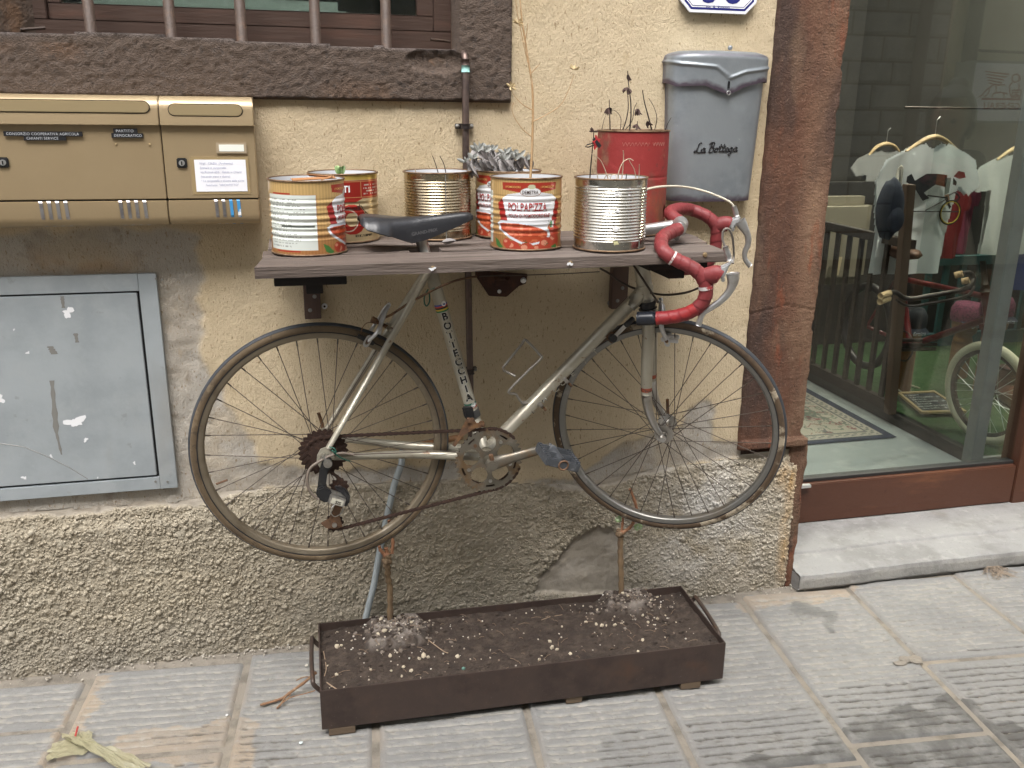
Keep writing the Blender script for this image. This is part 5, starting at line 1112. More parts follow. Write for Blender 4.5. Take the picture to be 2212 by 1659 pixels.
# lettering on the seat tube
def tube_basis(a, b): t = unit(b-a); nrm = unit(-BN+t*np.dot(BN, t)); return t, np.cross(t, -nrm)*-1, nrm
M_blk_l = mat('black_lettering', (.012, .012, .012), .4); M_wht_l = mat('white_edge', (.66, .66, .64), .5)
def tube_text(mb_, ch, a, t, rt, nr, s, R, size, off, sx, bold, lay=0.0):
    v, f = text_geo(ch, size=size, bold=bold, sx=sx, align='CENTER')
    V_ = []
    for x, y in v:
        ph = x/R; V_.append(a+t*(s+y-size*.36)+(rt*math.sin(ph)+nr*math.cos(ph))*(R+off+lay))
    mb_.add(V_, f)
t_s, r_s, n_s = tube_basis(BB, STT)
if r_s[0] < 0: r_s = -r_s
mw = MB(); mbk = MB()
L0 = np.dot(bp(961, 679)-BB, t_s); L1 = np.dot(bp(1013, 853)-BB, t_s)
for i, ch in enumerate('BOTTECCHIA'):
    s = L0+(L1-L0)*i/9
    tube_text(mw, ch, BB, t_s, r_s, n_s, s, .0142, .0235, .0003, .92, .085); tube_text(mbk, ch, BB, t_s, r_s, n_s, s, .0142, .0235, .0006, .92, .045)
mw.build('letter_edge', M_wht_l, frame); mbk.build('lettering', M_blk_l, frame)
def band(p, q, R, cols, wd, nm):
    t = unit(q-p)
    for i, c in enumerate(cols):
        m2 = MB(); m2.tube([p+t*wd*i, p+t*wd*(i+1)], R, 20, caps=False); m2.build(nm, mat('band_%s_%d' % (nm, i), c, .5), frame, smooth=True)
sb = BB+t_s*np.dot(bp(950, 655)-BB, t_s); band(sb, sb-t_s, .0145, [(.05, .08, .3), (.42, .05, .03), (.012, .012, .012), (.55, .40, .04), (.03, .18, .07)], .0036, 'rainbow_band')
sb = BB+t_s*np.dot(bp(1019, 866)-BB, t_s); band(sb, sb-t_s, .0145, [(.02, .14, .09), (.62, .62, .6), (.48, .08, .04)], .0044, 'tricolour_band')
for (u, v) in ((956, 653), (1026, 869)):
    m = MB(); c = BB+t_s*np.dot(bp(u, v)-BB, t_s); q = []
    for k in range(16):
        a = k*math.pi/8; x = .0060*math.cos(a)+.0062; ph = x/.0146; q.append(c+t_s*.0060*math.sin(a)+(r_s*math.sin(ph)+n_s*math.cos(ph))*.01495)
    m.add(q, [tuple(range(16))]); m.build('round_sticker', M_wht_l, frame)
t_d, r_d, n_d = tube_basis(BB, HT1)
if r_d[2] > 0: r_d = -r_d
mw = MB()
for i, (ch, u, v) in enumerate((('E', 1142, 878), ('H', 1161, 848), ('C', 1182, 822), ('C', 1194, 805), ('E', 1215, 785), ('T', 1240, 757), ('T', 1262, 735))):
    s = np.dot(bp(u, v)-BB, t_d); v_, f_ = text_geo(ch, size=.020, bold=.02, sx=.9, align='CENTER')
    mw.add([BB+t_d*(s+x)+(-r_d*math.sin((y-.006)/.0152)+n_d*math.cos((y-.006)/.0152))*.0156 for x, y in v_], f_)
tag(mw.build('worn_lettering', mat('worn_letters', (.38, .355, .29), .4, .3, layers=[((.03, .03, .03), 110, .56, .6, 1.0), ((.6, .6, .58), 150, .6, .64, 1.0)]), frame), kind='stuff')
# --- wheels
def wheel(name, c, T, U, N, mt_side, mt_rim, lab, hubw, off=0.0):
    w_ = thing(name, (.45, YB, .36), None, None); w_.parent = bike; w_.location = (0, 0, 0); w_['label'] = lab
    def R3(m_, prof, n_=96):
        k = len(prof); V_ = []
        for i in range(n_):
            a = 2*math.pi*i/n_; d = T*math.cos(a)+U*math.sin(a)
            for (r, h) in prof: V_.append(c+d*r+N*h)
        m_.add(V_, [(i*k+q, i*k+(q+1) % k, ((i+1) % n_)*k+(q+1) % k, ((i+1) % n_)*k+q) for i in range(n_) for q in range(k)])
        return m_
    RT = RW-.0125; r_t = .0125
    a_ = [math.radians(x) for x in range(-50, 51, 10)]
    ty = R3(MB(), [(RT+(r_t+.0005)*math.cos(a), (r_t+.0005)*math.sin(a)) for a in a_]+[(RT+.006, .004), (RT+.006, -.004)]).build('tyre', M_tyreb, w_, smooth=True)
    a_ = [math.radians(x) for x in range(50, 311, 13)]+[math.radians(310)]
    R3(MB(), [(RT+r_t*math.cos(a), r_t*math.sin(a)) for a in a_]).build('sidewall', mt_side, ty, smooth=True)
    ri = RT-r_t+.001
    R3(MB(), [(ri+.004, .0108), (ri+.004, -.0108), (ri-.0060, -.0108), (ri-.0088, -.0085), (ri-.0100, -.004), (ri-.0100, .004), (ri-.0088, .0085), (ri-.0060, .0108)]).build('rim', mt_rim, w_, autos=40)
    R3(MB(), [(ri+.0062, .0113), (ri+.0062, -.0113), (ri+.0036, -.0116), (ri+.0036, .0116)]).build('bead_line', M_blackp, w_)
    rs = ri-.0095; nsp = 36; hub_r = .0195
    for i in range(nsp):
        sd = 1 if i % 2 else -1; lead = 1 if (i//2) % 2 else -1; ar = 2*math.pi*i/nsp; ah = ar+lead*math.radians(62)
        pr = c+(T*math.cos(ar)+U*math.sin(ar))*rs+N*sd*.002; ph = c+(T*math.cos(ah)+U*math.sin(ah))*hub_r+N*sd*(hubw+.001*lead)
        m_ = MB(); d = unit(ph-pr); m_.tube([pr, pr+d*.012, pr+d*.013, ph], [.0017, .0017, .00095, .00095], 6); m_.build('spoke', M_spk, w_)
    hb = MB(); hb.tube([c-N*(hubw+.004), c-N*(hubw+.002), c-N*hubw, c-N*(hubw-.004), c+N*(hubw-.004), c+N*hubw, c+N*(hubw+.002), c+N*(hubw+.004)], [.008, .0235, .0235, .0115, .0115, .0235, .0235, .008], 24); hub = hb.build('hub', M_chr, w_, autos=40)
    return w_, hub
wr, hubr = wheel('rear_wheel', RH, BE, BU, BN, M_tan, M_rim, 'rear wheel with brown dusty tyre, sprockets and derailleur', .030)
m = MB(); vq = RH+(BE*math.cos(math.radians(197))+BU*math.sin(math.radians(197)))*(RW-.041); m.cyl(vq, vq+unit(RH-vq)*.026, .0026, n=8); m.build('valve', M_rusty, wr)
# sprockets
for i, (n_, d) in enumerate(((26, -.034), (23, -.0385), (20, -.043), (17, -.0475), (15, -.052))):
    R = n_*.0127/(2*math.pi); q = []
    for k in range(n_*4):
        a = 2*math.pi*k/(n_*4); q.append(((R+(.0032, .0008, -.0030, .0008)[k % 4])*math.cos(a), (R+(.0032, .0008, -.0030, .0008)[k % 4])*math.sin(a)))
    MB().prism(q, RH+BN*(d-.001), BE, BU, BN, .0021).build('sprocket', M_chain, wr)
m = MB(); m.cyl(RH-BN*.076, RH+BN*.078, .0048, n=10); m.cyl(RH-BN*.072, RH-BN*.064, .0085, n=6); m.build('axle', M_chr, wr)
m = MB(); m.tube(smooth([RH+BN*.073, RH+BN*.085+BE*.004+BU*.016, RH+BN*.085+BU*.050-BE*.004]), .0042, 8); m.build('release_lever', M_rusty, wr, smooth=True)
# --- steered front assembly
ST = math.radians(30)
FN = unit(rot(BN, AX, -ST)); FT = unit(rot(BE, AX, -ST)); FU = np.cross(FT, FN); 
if FU[2] < 0: FU = -FU
FO = HT1
def fp(u, v, d=0.0): return onplane(u, v, FO+FN*d, FN)
FH = fp(1438, 925)
wf, hubf = wheel('front_wheel', FH, FT, FU, FN, M_tan2, M_rim2, 'front wheel with flaking brown sidewall, turned towards the street', .033)
m = MB(); m.cyl(FH-FN*.062, FH+FN*.06, .0045, n=10); m.tube([FH-FN*.066, FH-FN*.060, FH-FN*.055], [.007, .0085, .0085], 10); m.build('axle', M_chr, wf)
m = MB(); m.tube(smooth([FH+FN*.057, FH+FN*.067+FU*.014-FT*.004, FH+FN*.066+FU*.048-FT*.008]), .0042, 8); m.build('release_lever', M_rusty, wf, smooth=True)
fork = thing('fork', (.45, YB, .36), None, None); fork.parent = bike; fork.location = (0, 0, 0)
m = MB(); m.tube([HT1-AX*.0, HT1-AX*.004, HT1-AX*.008, HT1-AX*.016, HT1-AX*.018], [.0192, .0215, .0215, .017, .0225], 20); m.build('lower_headset', M_blackm, fork, smooth=True)
CR = HT1-AX*.026
m = MB(); m.tube([HT1-AX*.018, HT1-AX*.030, HT1-AX*.045], [.0188, .0195, .0165], 18); m.build('crown', M_chr, fork, smooth=True)
for s in (-1, 1):
    top = CR-AX*.004+FN*.026*s
    if s < 0: pp = [fp(1401, 702, -.030), fp(1398, 770, -.038), fp(1396.5, 826, -.042), fp(1397, 860, -.044), fp(1404, 895, -.046), fp(1417, 925, -.048), fp(1430, 942, -.049)]
    else:
        near = [fp(1401, 702, -.030), fp(1398, 770, -.038), fp(1396.5, 826, -.042), fp(1397, 860, -.044), fp(1404, 895, -.046), fp(1417, 925, -.048), fp(1430, 942, -.049)]
        pp = [q-2*FN*np.dot(q-FO, FN) for q in near]
    pp = smooth([top]+pp); n_ = len(pp); rr = [float(np.interp(i/(n_-1), [0, .35, .62, 1], [.0148, .0140, .0118, .0062])) for i in range(n_)]
    k = int(n_*.56)
    m = MB(); m.tube(pp[:k], rr[:k], 16); bl = m.build('blade', M_frame, fork, smooth=True)
    m = MB(); m.tube(pp[k-1:], [r+.0002 for r in rr[k-1:]], 16); m.build('chrome_tip', M_chr, fork, smooth=True)
    m = MB(); m.tube(pp[k-3:k-1], [r+.0005 for r in rr[k-3:k-1]], 16, caps=False); m.build('colour_band', mat('fork_band_%d' % s, (.35, .08, .04), .5, layers=[((.05, .05, .05), 160, .5, .6, 1)]), fork, smooth=True)
    e = pp[-1]; MB().prism([(-.012, .012), (.010, .010), (.014, -.004), (.004, -.014), (-.012, -.010)], e-FN*.0025, FT, FU, FN, .005).build('fork_end', M_chr, fork, bevel=.0008)
# --- stem and handlebar
BW = .165
CL = fp(1468, 488)
q = HT0+AX*np.dot(CL-HT0, AX)
m = MB(); m.cyl(HT0+AX*.03, HT0+AX*.042, .0185, n=18); m.build('upper_headset', M_chr, fork, smooth=True)
stem = MB(); stem.cyl(HT0+AX*.04, q+AX*.008, .0112, n=16); stem.tube([q-FT*.010, q+FT*.0, CL-FT*.016, CL-FT*.004], [.0135, .0135, .0120, .0125], 16); stem = stem.build('stem', M_alu, bike, smooth=True)
m = MB(); m.cyl(CL-FN*.021, CL+FN*.021, .0176, n=20); m.build('clamp', M_alu, stem, autos=40)
m = MB(); m.obox(CL-FU*.022-FT*.003, FT, FN, FU, .006, .010, .010); m.build('clamp_ear', M_alu, stem, bevel=.002)
def zp(x, y): return ((2300+x/2.074)/1.8228, (700+y/2.074)/1.8228)      # zoom of the handlebar to the measuring grid
bar = thing('handlebar', (.45, YB, .36), None, None); bar.parent = bike; bar.location = (0, 0, 0); bar['label'] = 'drop handlebar wrapped in faded red tape'
m = MB(); m.cyl(CL-FN*.030, CL+FN*.030, .0130, n=16); m.build('sleeve', M_alu, bar, smooth=True)
near_px = [(648, 478, -.085), (630, 528, -.125), (632, 570, -.15), (660, 612, -BW), (730, 660, -BW), (820, 702, -BW), (900, 745, -BW), (955, 795, -BW), (985, 850, -BW), (998, 920, -BW), (985, 990, -BW), (935, 1055, -BW), (865, 1098, -BW), (780, 1126, -BW), (680, 1142, -BW), (590, 1147, -BW), (440, 1150, -BW)]
NB = [CL-FN*.028]+[fp(*zp(x, y), d) for x, y, d in near_px]
Q = smooth(NB, 5)
def taped(Q, r, mt, nm, pa, pitch=.021, amp=.0012):
    """bar tape: overlapping helical wraps along the path"""
    A_q = np.array(Q); cum = np.concatenate([[0], np.cumsum(np.linalg.norm(np.diff(A_q, axis=0), axis=1))]); tot_ = cum[-1]; N_ = int(tot_/.0020); s = np.linspace(0, tot_, N_)
    P_ = np.stack([np.interp(s, cum, A_q[:, k]) for k in range(3)], -1)
    for _ in range(28): P_[1:-1] = (P_[:-2]+2*P_[1:-1]+P_[2:])/4
    n = 24; V_ = []; u = FN.copy()
    for i in range(N_):
        t_ = unit(P_[min(i+1, N_-1)]-P_[max(i-1, 0)]); u = unit(u-t_*np.dot(u, t_)); w_ = np.cross(t_, u)
        for k in range(n):
            a_ = 2*math.pi*k/n; sw = (s[i]/pitch-k/n) % 1.0; V_.append(P_[i]+(math.cos(a_)*u+math.sin(a_)*w_)*(r+amp*(sw-.5)))
    m2 = MB(); m2.add(V_, [(i*n+k, i*n+(k+1) % n, (i+1)*n+(k+1) % n, (i+1)*n+k) for i in range(N_-1) for k in range(n)]+[tuple(range(n))[::-1], tuple((N_-1)*n+k for k in range(n))])
    return m2.build(nm, mt, pa, autos=24)
i1 = 5*8+2; i2 = 5*12+1
taped(Q[:i2+1], .0148, M_tape_r, 'bar_tape', bar); taped(Q[i2:-5], .0146, M_tape_lo, 'lower_tape', bar, .024, .0010)
m = MB(); m.tube(Q[-6:]+[Q[-1]+(Q[-1]-Q[-2])*.3], [.0152, .0156, .0156, .0154, .0154, .0152, .0145][:len(Q[-6:])+1], 18); m.build('end_wrap', mat('black_electrical_tape', (.014, .016, .022), .25), bar, smooth=True)
far_px = [(700, 290, .06), (745, 262, .10), (800, 253, .13), (870, 262, BW), (945, 285, BW), (1010, 318, BW), (1060, 362, BW), (1085, 420, BW), (1080, 480, BW), (1072, 560, BW)]
FB = [CL+FN*.028]+[fp(*zp(x, y), d) for x, y, d in far_px]; e = FB[-1]; FB += [e-FU*.03-FT*.006, e-FU*.055-FT*.03, e-FU*.065-FT*.075, e-FU*.062-FT*.13]
taped(smooth(FB, 5), .0148, M_tape_r, 'bar_tape', bar)
for (x, y, d, r, sd) in ((985, 895, -BW, .0158, 1), (737, 625, -BW, .0158, 2)):
    k = int(np.argmin([np.linalg.norm(p-fp(*zp(x, y), d)) for p in Q])); seg = Q[k-1:k+2] if sd == 1 else Q[k:k+2]; m = MB(); m.tube(seg, [r]*len(seg), 18, caps=False); m.build('bare_spot', mat('bare_tape_%d' % sd, (.62, .58, .56), .6, layers=[((.36, .05, .05), 45, .5, .58, 1.0)]), bar, smooth=True)
# brake levers
def lever(d, hood, body, blade, ferr, lab):
    l_ = thing('brake_lever', (.45, YB, .36), None, None); l_.parent = bike; l_.location = (0, 0, 0)
    m = MB(); m.tube(smooth([fp(*zp(*p), d) for p in hood], 5), [float(np.interp(t, [0, .35, 1], [.0165, .0195, .0180])) for t in np.linspace(0, 1, 5*(len(hood)-1)+1)], 16, flat=.82, up=FN); m.build('hood', M_tape_r, l_, smooth=True)
    MB().prism([(np.dot(fp(*zp(*p), d)-FO, FT), np.dot(fp(*zp(*p), d)-FO, FU)) for p in body], FO+FN*(d-.009), FT, FU, FN, .018).build('bracket', mat('grey_bracket', (.50, .51, .52), .45, .3), l_, bevel=.004, autos=50)
    B_ = smooth([fp(*zp(*p), d) for p in blade], 5); n_ = len(B_)
    m = MB(); m.tube(B_, [float(np.interp(i/(n_-1), [0, .12, .3, .8, 1], [.014, .0125, .0080, .0058, .0066])) for i in range(n_)], 14, flat=.75, up=FN); m.build('blade', M_alu, l_, smooth=True)
    m = MB(); F_ = [fp(*zp(*p), d) for p in ferr]; m.tube(F_, [.0058, .0062, .0062, .0052][:len(F_)], 12); m.build('barrel_adjuster', M_alu, l_, smooth=True)
    p = fp(*zp(*body[2]), d-.0095); m = MB(); m.cyl(p+FN*.004, p-FN*.0015, .004, n=10); m.build('pivot_bolt', M_tarn, l_)
    return l_
lever(-BW, [(985, 800), (1040, 795), (1085, 785), (1118, 800)], [(1090, 735), (1105, 800), (1135, 835), (1165, 770), (1185, 715), (1222, 668), (1165, 700)], [(1215, 780), (1215, 850), (1180, 935), (1110, 1010), (1030, 1065), (965, 1115), (932, 1205)], [(1152, 560), (1165, 600), (1180, 640), (1186, 675)], 'near')
lever(BW, [(1055, 400), (1110, 385), (1160, 375), (1190, 385)], [(1160, 340), (1175, 395), (1215, 425), (1255, 370), (1283, 310), (1220, 325)], [(1270, 350), (1300, 400), (1335, 470), (1338, 540), (1312, 610), (1318, 670), (1358, 722)], [(1222, 230), (1232, 262), (1240, 290), (1245, 315)], 'far')
# cables
M_cabw = mat('cream_cable', (.60, .56, .45), .5); M_cabb = mat('brown_cable', (.06, .042, .032), .5)
def cable(pts, r, mt, nm='cable', pa=bike, d=None):
    P_ = [fp(*zp(x, y), dd) for x, y, dd in pts]; m = MB(); m.tube(smooth(P_, 6), r, 8); return m.build(nm, mt, pa, smooth=True)
cable([(300, 210, -.07), (420, 130, -.05), (520, 92, -.02), (640, 72, .03), (760, 70, .09), (880, 84, .145), (990, 112, .155), (1080, 145, .16), (1160, 180, BW), (1205, 210, BW), (1225, 240, BW)], .0026, M_cabw, 'brake_cable')
cable([(1215, 700, -.14), (1222, 640, -.13), (1220, 560, -.14), (1212, 490, -.15), (1190, 430, -.16), (1160, 415, -BW), (1135, 440, -BW), (1130, 500, -BW), (1150, 562, -BW)], .0024, mat('grey_cable', (.2, .18, .16), .5), 'brake_cable')
cable([(945, 895, -.13), (860, 930, -.10), (760, 950, -.07), (640, 955, -.03), (520, 935, -.01), (400, 900, .0), (300, 850, .0), (210, 785, -.01), (130, 740, -.02)], .0026, M_cabb, 'brake_cable')
cable([(395, 700, -.03), (440, 770, -.04), (500, 860, -.045), (560, 950, -.05), (605, 1020, -.05)], .0026, M_cabb, 'brake_cable')
m = MB(); m.tube(smooth([bp(1295, 587, -.03), bp(1200, 592, -.03), bp(1110, 595, -.025), bp(1050, 596, -.02), bp(1035, 598, -.02)]), .0012, 6); m.build('brake_wire', M_cabb, bike)
m = MB(); m.tube(smooth([bp(1030, 597, -.02), bp(985, 606, -.025), bp(945, 622, -.03), bp(920, 635, -.03), bp(880, 657, -.022), bp(845, 680, -.015), bp(825, 688, -.01)]), .0026, 8); m.build('brake_cable', M_rusty, bike, smooth=True)
m = MB(); m.tube(smooth([bp(925, 625, -.03), bp(917, 640, -.03), bp(917, 655, -.03), bp(922, 661, -.03), bp(928, 650, -.03), bp(928, 630, -.03), bp(940, 622, -.03)]), .0016, 6); o = m.build('green_wire_tie', mat('green_wire', (.012, .09, .06), .5), bike, smooth=True)
# --- saddle and seat post
m = MB(); m.cyl(STT-sdir*.01, STT+sdir*.075, .0125, n=16); m.build('seat_post', M_chr, bike, smooth=True)
def zs(x, y): return ((1000+x*.4973)/1.8228, (600+y*.4973)/1.8228)
top_px = [(828, 515), (852, 492), (950, 494), (1100, 508), (1250, 512), (1400, 498), (1550, 483), (1650, 473), (1705, 474), (1730, 492)]
bot_px = [(838, 572), (900, 618), (980, 640), (1080, 670), (1180, 705), (1260, 728), (1380, 695), (1500, 642), (1640, 578), (1724, 535)]
TP = np.array([bp(*zs(x, y), -.0) for x, y in top_px]); BP_ = np.array([bp(*zs(x, y), d) for (x, y), d in zip(bot_px, (-.055, -.060, -.062, -.058, -.050, -.042, -.030, -.024, -.019, -.012))])
xq = np.linspace(TP[0][0], TP[-1][0], 46); ztop = np.interp(xq, TP[:, 0], TP[:, 2]); zbot = np.interp(xq, BP_[:, 0], BP_[:, 2]); tt = (xq-xq[0])/(xq[-1]-xq[0])
hw = np.interp(tt, [0, .04, .15, .3, .45, .6, .8, .95, 1], [.045, .060, .066, .056, .040, .029, .024, .020, .008])
th = np.linspace(-math.pi/2, math.pi/2, 27)
G = np.zeros((46, 27, 3))
for i in range(46):
    for j, a in enumerate(th):
        sgn = math.sin(a); dep = abs(sgn)**2.6; lat = hw[i]*np.sign(sgn)*abs(sgn)**.7; zc = ztop[i]-dep*(ztop[i]-zbot[i])
        lat *= 1-.25*dep*(1 if tt[i] > .25 else .2)
        cpt = V3((xq[i], 0, 0)); yb0 = YB-(zc-ZH)*math.tan(LEAN)
        G[i, j] = (xq[i], yb0+lat, zc-.004*(1-abs(sgn))*math.sin(math.pi*tt[i])*0)
M_sad = mat('black_saddle', (.022, .023, .027), .33, layers=[((.07, .07, .075), 13, .55, .72, .6), ((.13, .13, .13), 60, .66, .74, .5)], bumps=[(160, .0006)])
sad = grid_mesh('saddle', G, M_sad, bike)
md = sad.modifiers.new('thick', 'SOLIDIFY'); md.thickness = .004; md.offset = -1
m = MB(); yc = YB-(1.15-ZH)*math.tan(LEAN)
for s in (-1, 1):
    m = MB(); m.tube(smooth([(xq[4], yc+.014*s, zbot[12]+.022), (xq[16], yc+.014*s, zbot[22]+.016), (xq[26], yc+.014*s, zbot[22]+.016), (xq[40], yc+.006*s, ztop[40]-.006)]), .0034, 8); m.build('saddle_rail', M_blackm, bike, smooth=True)
pq = STT+sdir*.070; m = MB(); m.cyl(pq-BN*.010, pq+BN*.010, .010, n=14); m.build('saddle_clamp', M_rusty, bike)
c0 = bp(*zs(1228, 650), -.047); c1 = bp(*zs(1392, 618), -.047); m = MB()
ex = unit(c1-c0); ey = unit(np.cross(BN, ex)*-1); ey = ey if ey[2] > 0 else -ey
put_text(m, 'GRAND-PRIX', c0+ex*.004-BN*.012-ey*.002, ex, ey, size=.0095, bold=.02, sx=.98)
m.build('saddle_lettering', mat('worn_emboss', (.085, .085, .09), .5), bike)
# --- drivetrain
crk = thing('crankset', (.45, YB, .36), None, None); crk.parent = bike; crk.location = (0, 0, 0)
def star_ring(nt_, d, R, hole=True):
    """chainring as a flat spider with five round windows: radial grid with openings"""
    na, q = nt_*6, []
    rads = np.concatenate([np.linspace(.014, R-.004, 24), [R-.0028, R+.0002, R+.0034]])
    V_ = []; keepf = []
    for side in (0, 1):
        for i in range(na):
            a = 2*math.pi*i/na; ph = (i % 6)/6; tooth = math.cos(2*math.pi*ph)
            for r in rads:
                rr = r if r < R-.003 else R-.0028+(r-(R-.0028))*max(0.0, .5+.62*tooth)
                V_.append(BB+BN*(d-.0013+.0026*side)+(BE*math.cos(a)+BU*math.sin(a))*rr)
    nr = len(rads); F_ = []
    def op(i, j):
        a = 2*math.pi*(i+.5)/na; r = (rads[j]+rads[j+1])/2; x, y = r*math.cos(a), r*math.sin(a)
        for k in range(5):
            b = math.radians(90+72*k)+.07
            if math.hypot(x-R*.56*math.cos(b), y-R*.56*math.sin(b)) < R*.262: return True
            b2 = b+math.radians(36); da = (a-b2+math.pi) % (2*math.pi)-math.pi
            if abs(da) < .16 and R*.80 < r < R*.885: return True
        return False
    O = [[op(i, j) for j in range(nr-1)] for i in range(na)]
    for i in range(na):
        i2 = (i+1) % na
        for j in range(nr-1):
            if O[i][j]: continue
            a, b, c_, e_ = i*nr+j, i2*nr+j, i2*nr+j+1, i*nr+j+1; o_ = na*nr
            F_.append((a, b, c_, e_)); F_.append((e_+o_, c_+o_, b+o_, a+o_))
            if j == nr-2 or O[i][j+1]: F_.append((e_, c_, c_+o_, e_+o_))
            if j == 0 or O[i][j-1]: F_.append((b, a, a+o_, b+o_))
            if O[i2][j]: F_.append((c_, b, b+o_, c_+o_))
            if O[i-1][j]: F_.append((a, e_, e_+o_, a+o_))
    m2 = MB(); m2.add(V_, F_); return m2
RC1 = float(np.linalg.norm(bp(1131, 992, -.048)-bp(989, 1000, -.048))/2)
M_ring = mat('rust_stained_alloy', (.22, .20, .165), .45, .75, layers=[((.22, .125, .05), 16, .48, .66, .75), ((.34, .33, .30), 34, .55, .7, .5), ((.12, .08, .05), 60, .6, .72, .6)])
star_ring(42, -.048, RC1-.002).build('chainring', M_ring, crk)
m = MB(); m.ring(BB+BN*-.040, BN, RC1*.86, 0, 72, 4, [(-.006, -.001), (.006, -.001), (.006, .001), (-.006, .001)]); m.build('inner_chainring', M_chain, crk)
for k in range(5):
    b = math.radians(90+36+72*k)+.07; c = BB+BN*-.0505+(BE*math.cos(b)+BU*math.sin(b))*RC1*.66; m = MB(); m.cyl(c+BN*.004, c-BN*.0015, .0042, n=12); m.build('ring_bolt', M_chr if k else M_rusty, crk)
cend = bp(1188, 966, -.078)
m = MB(); cd_ = unit(cend-BBn); m.tube([BBn+BN*.006, BBn+cd_*.03+BN*.006, BBn+cd_*.05+BN*.006, cend], [.0165, .0150, .0120, .0105], 14, flat=.6, up=BN); m.build('crank_arm', M_ring, crk, smooth=True)
m = MB(); m.cyl(BBn+BN*.012, BBn-BN*.006, .0130, n=20); m.cyl(BBn, BBn-BN*.0075, .0080, n=16); m.build('crank_bolt', M_ring, crk, autos=40)
m = MB(); w3 = cross = unit(np.cross(cd_, BN)); w3 = w3 if w3[2] > 0 else -w3; m.cyl(BBn+w3*.012+cd_*.004, BBn+w3*.026+cd_*.004, .0052, n=10); m.build('cotter_cap', M_rusty, crk)
# pedal
pc = cend-BN*.062; ped = thing('pedal', (.45, YB, .36), None, None); ped.parent = bike; ped.location = (0, 0, 0)
PT = unit(BE*.93-BU*.30); PU = unit(BU*.93+BE*.30)
M_ped = mat('grey_plastic_pedal', (.055, .06, .068), .5, layers=[((.16, .165, .175), 60, .55, .7, .7)], bumps=[(140, .001)])
m = MB(); m.cyl(cend+BN*.006, pc-BN*.042, .0080, n=14); m.tube([pc+BN*.045, pc+BN*.02, pc-BN*.02, pc-BN*.042], [.0125, .0105, .0105, .0125], 14); m.build('spindle', M_ped, ped, smooth=True)
for s in (-1, 1):
    m = MB(); m.obox(pc+PT*.036*s, PT, BN, PU, .0045, .045, .0105); m.build('cage_bar', M_ped, ped, bevel=.002)
    m = MB()
    for k in range(7): m.obox(pc+PT*.036*s+BN*(-.036+.012*k)+PU*.0115, PT, BN, PU, .0045, .0022, .0016)
    tag(m.build('grip_teeth', M_ped, ped), kind='stuff')
for d in (-.043, 0.0, .043):
    m = MB(); m.obox(pc+BN*d, PT, BN, PU, .034, .0042, .0095); m.build('cross_bar', M_ped, ped, bevel=.002)
m = MB(); m.ring(pc-BN*.0475, BN, .0105, .0022, 20, 6); m.build('end_cap', M_rusty, ped, smooth=True)
# chain
def chain(P_):
    P_ = np.array(P_); cum = np.concatenate([[0], np.cumsum(np.linalg.norm(np.diff(P_, axis=0), axis=1))]); n_ = int(cum[-1]/.0127); s = np.arange(n_+1)*.0127
    J = np.stack([np.interp(s, cum, P_[:, k]) for k in range(3)], -1); m2 = MB()
    for i in range(n_):
        a, b = J[i], J[i+1]; w2 = .0030 if i % 2 else .0022
        for sd in (-1, 1):
            o_ = BN*w2*sd; m2.tube([a+o_-unit(b-a)*.0036, a+o_, (a+b)/2+o_, b+o_, b+o_+unit(b-a)*.0036], [.0018, .0042, .0030, .0042, .0018], 6, flat=.22, up=BN)
        m2.cyl(a-BN*.0036, a+BN*.0036, .0031, n=8)
    return m2
CD = -.046
upper = [RH+BN*CD+(BE*math.cos(a)+BU*math.sin(a))*.0405 for a in np.linspace(2.6, 1.45, 6)]+[BB+BN*CD+(BE*math.cos(a)+BU*math.sin(a))*(RC1-.0005) for a in np.linspace(1.75, .55, 8)]
JW1 = bp(733, 1052, -.052); JW2 = bp(722, 1130, -.052)
lower = [BB+BN*CD+(BE*math.cos(a)+BU*math.sin(a))*(RC1-.0005) for a in np.linspace(-.35, -1.52, 8)]+[JW2+BE*.012-BU*.016, JW2-BE*.012-BU*.010, JW2-BE*.010+BU*.010, JW1+BE*.010-BU*.012, JW1+BE*.012+BU*.010, RH+BN*CD-BU*.0405+BE*.010, RH+BN*CD-BU*.034-BE*.02]
tag(chain(upper).build('chain', M_chain, bike), kind='stuff'); tag(chain(lower).build('chain', M_chain, bike), kind='stuff')
# rear derailleur
rd = thing('rear_derailleur', (.45, YB, .36), None, None); rd.parent = bike; rd.location = (0, 0, 0)
DD = -.068
def dq(u, v, d=DD): return bp(u, v, d)
def slabpx(pts, d0, th, nm, mt, bev=.0015, pa=None):
    pl = [(np.dot(bp(u, v, d0)-B0, BE), np.dot(bp(u, v, d0)-B0, BU)) for u, v in pts]
    area = sum(pl[i][0]*pl[(i+1) % len(pl)][1]-pl[(i+1) % len(pl)][0]*pl[i][1] for i in range(len(pl)))
    if area < 0: pl = pl[::-1]
    return MB().prism(pl, B0+BN*d0, BE, BU, BN, th).build(nm, mt, pa or rd, bevel=bev, autos=50)
slabpx([(697, 992), (716, 990), (718, 1008), (708, 1020), (703, 1056), (686, 1056), (690, 1020), (694, 1006)], -.076, .010, 'hanger_arm', M_blackm)
m = MB(); c = dq(708, 1001, -.078); m.cyl(c+BN*.008, c-BN*.004, .0095, n=16); m.cyl(c, c-BN*.007, .005, n=6); m.build('mount_bolt', M_chr, rd, autos=40)
slabpx([(686, 1056), (700, 1052), (718, 1064), (716, 1082), (704, 1088), (688, 1080), (683, 1068)], -.084, .016, 'body_knuckle', M_blackm, .003)
pll = slabpx([(714, 1068), (748, 1079), (743, 1097), (708, 1087)], -.090, .014, 'parallelogram', M_chr, .002)
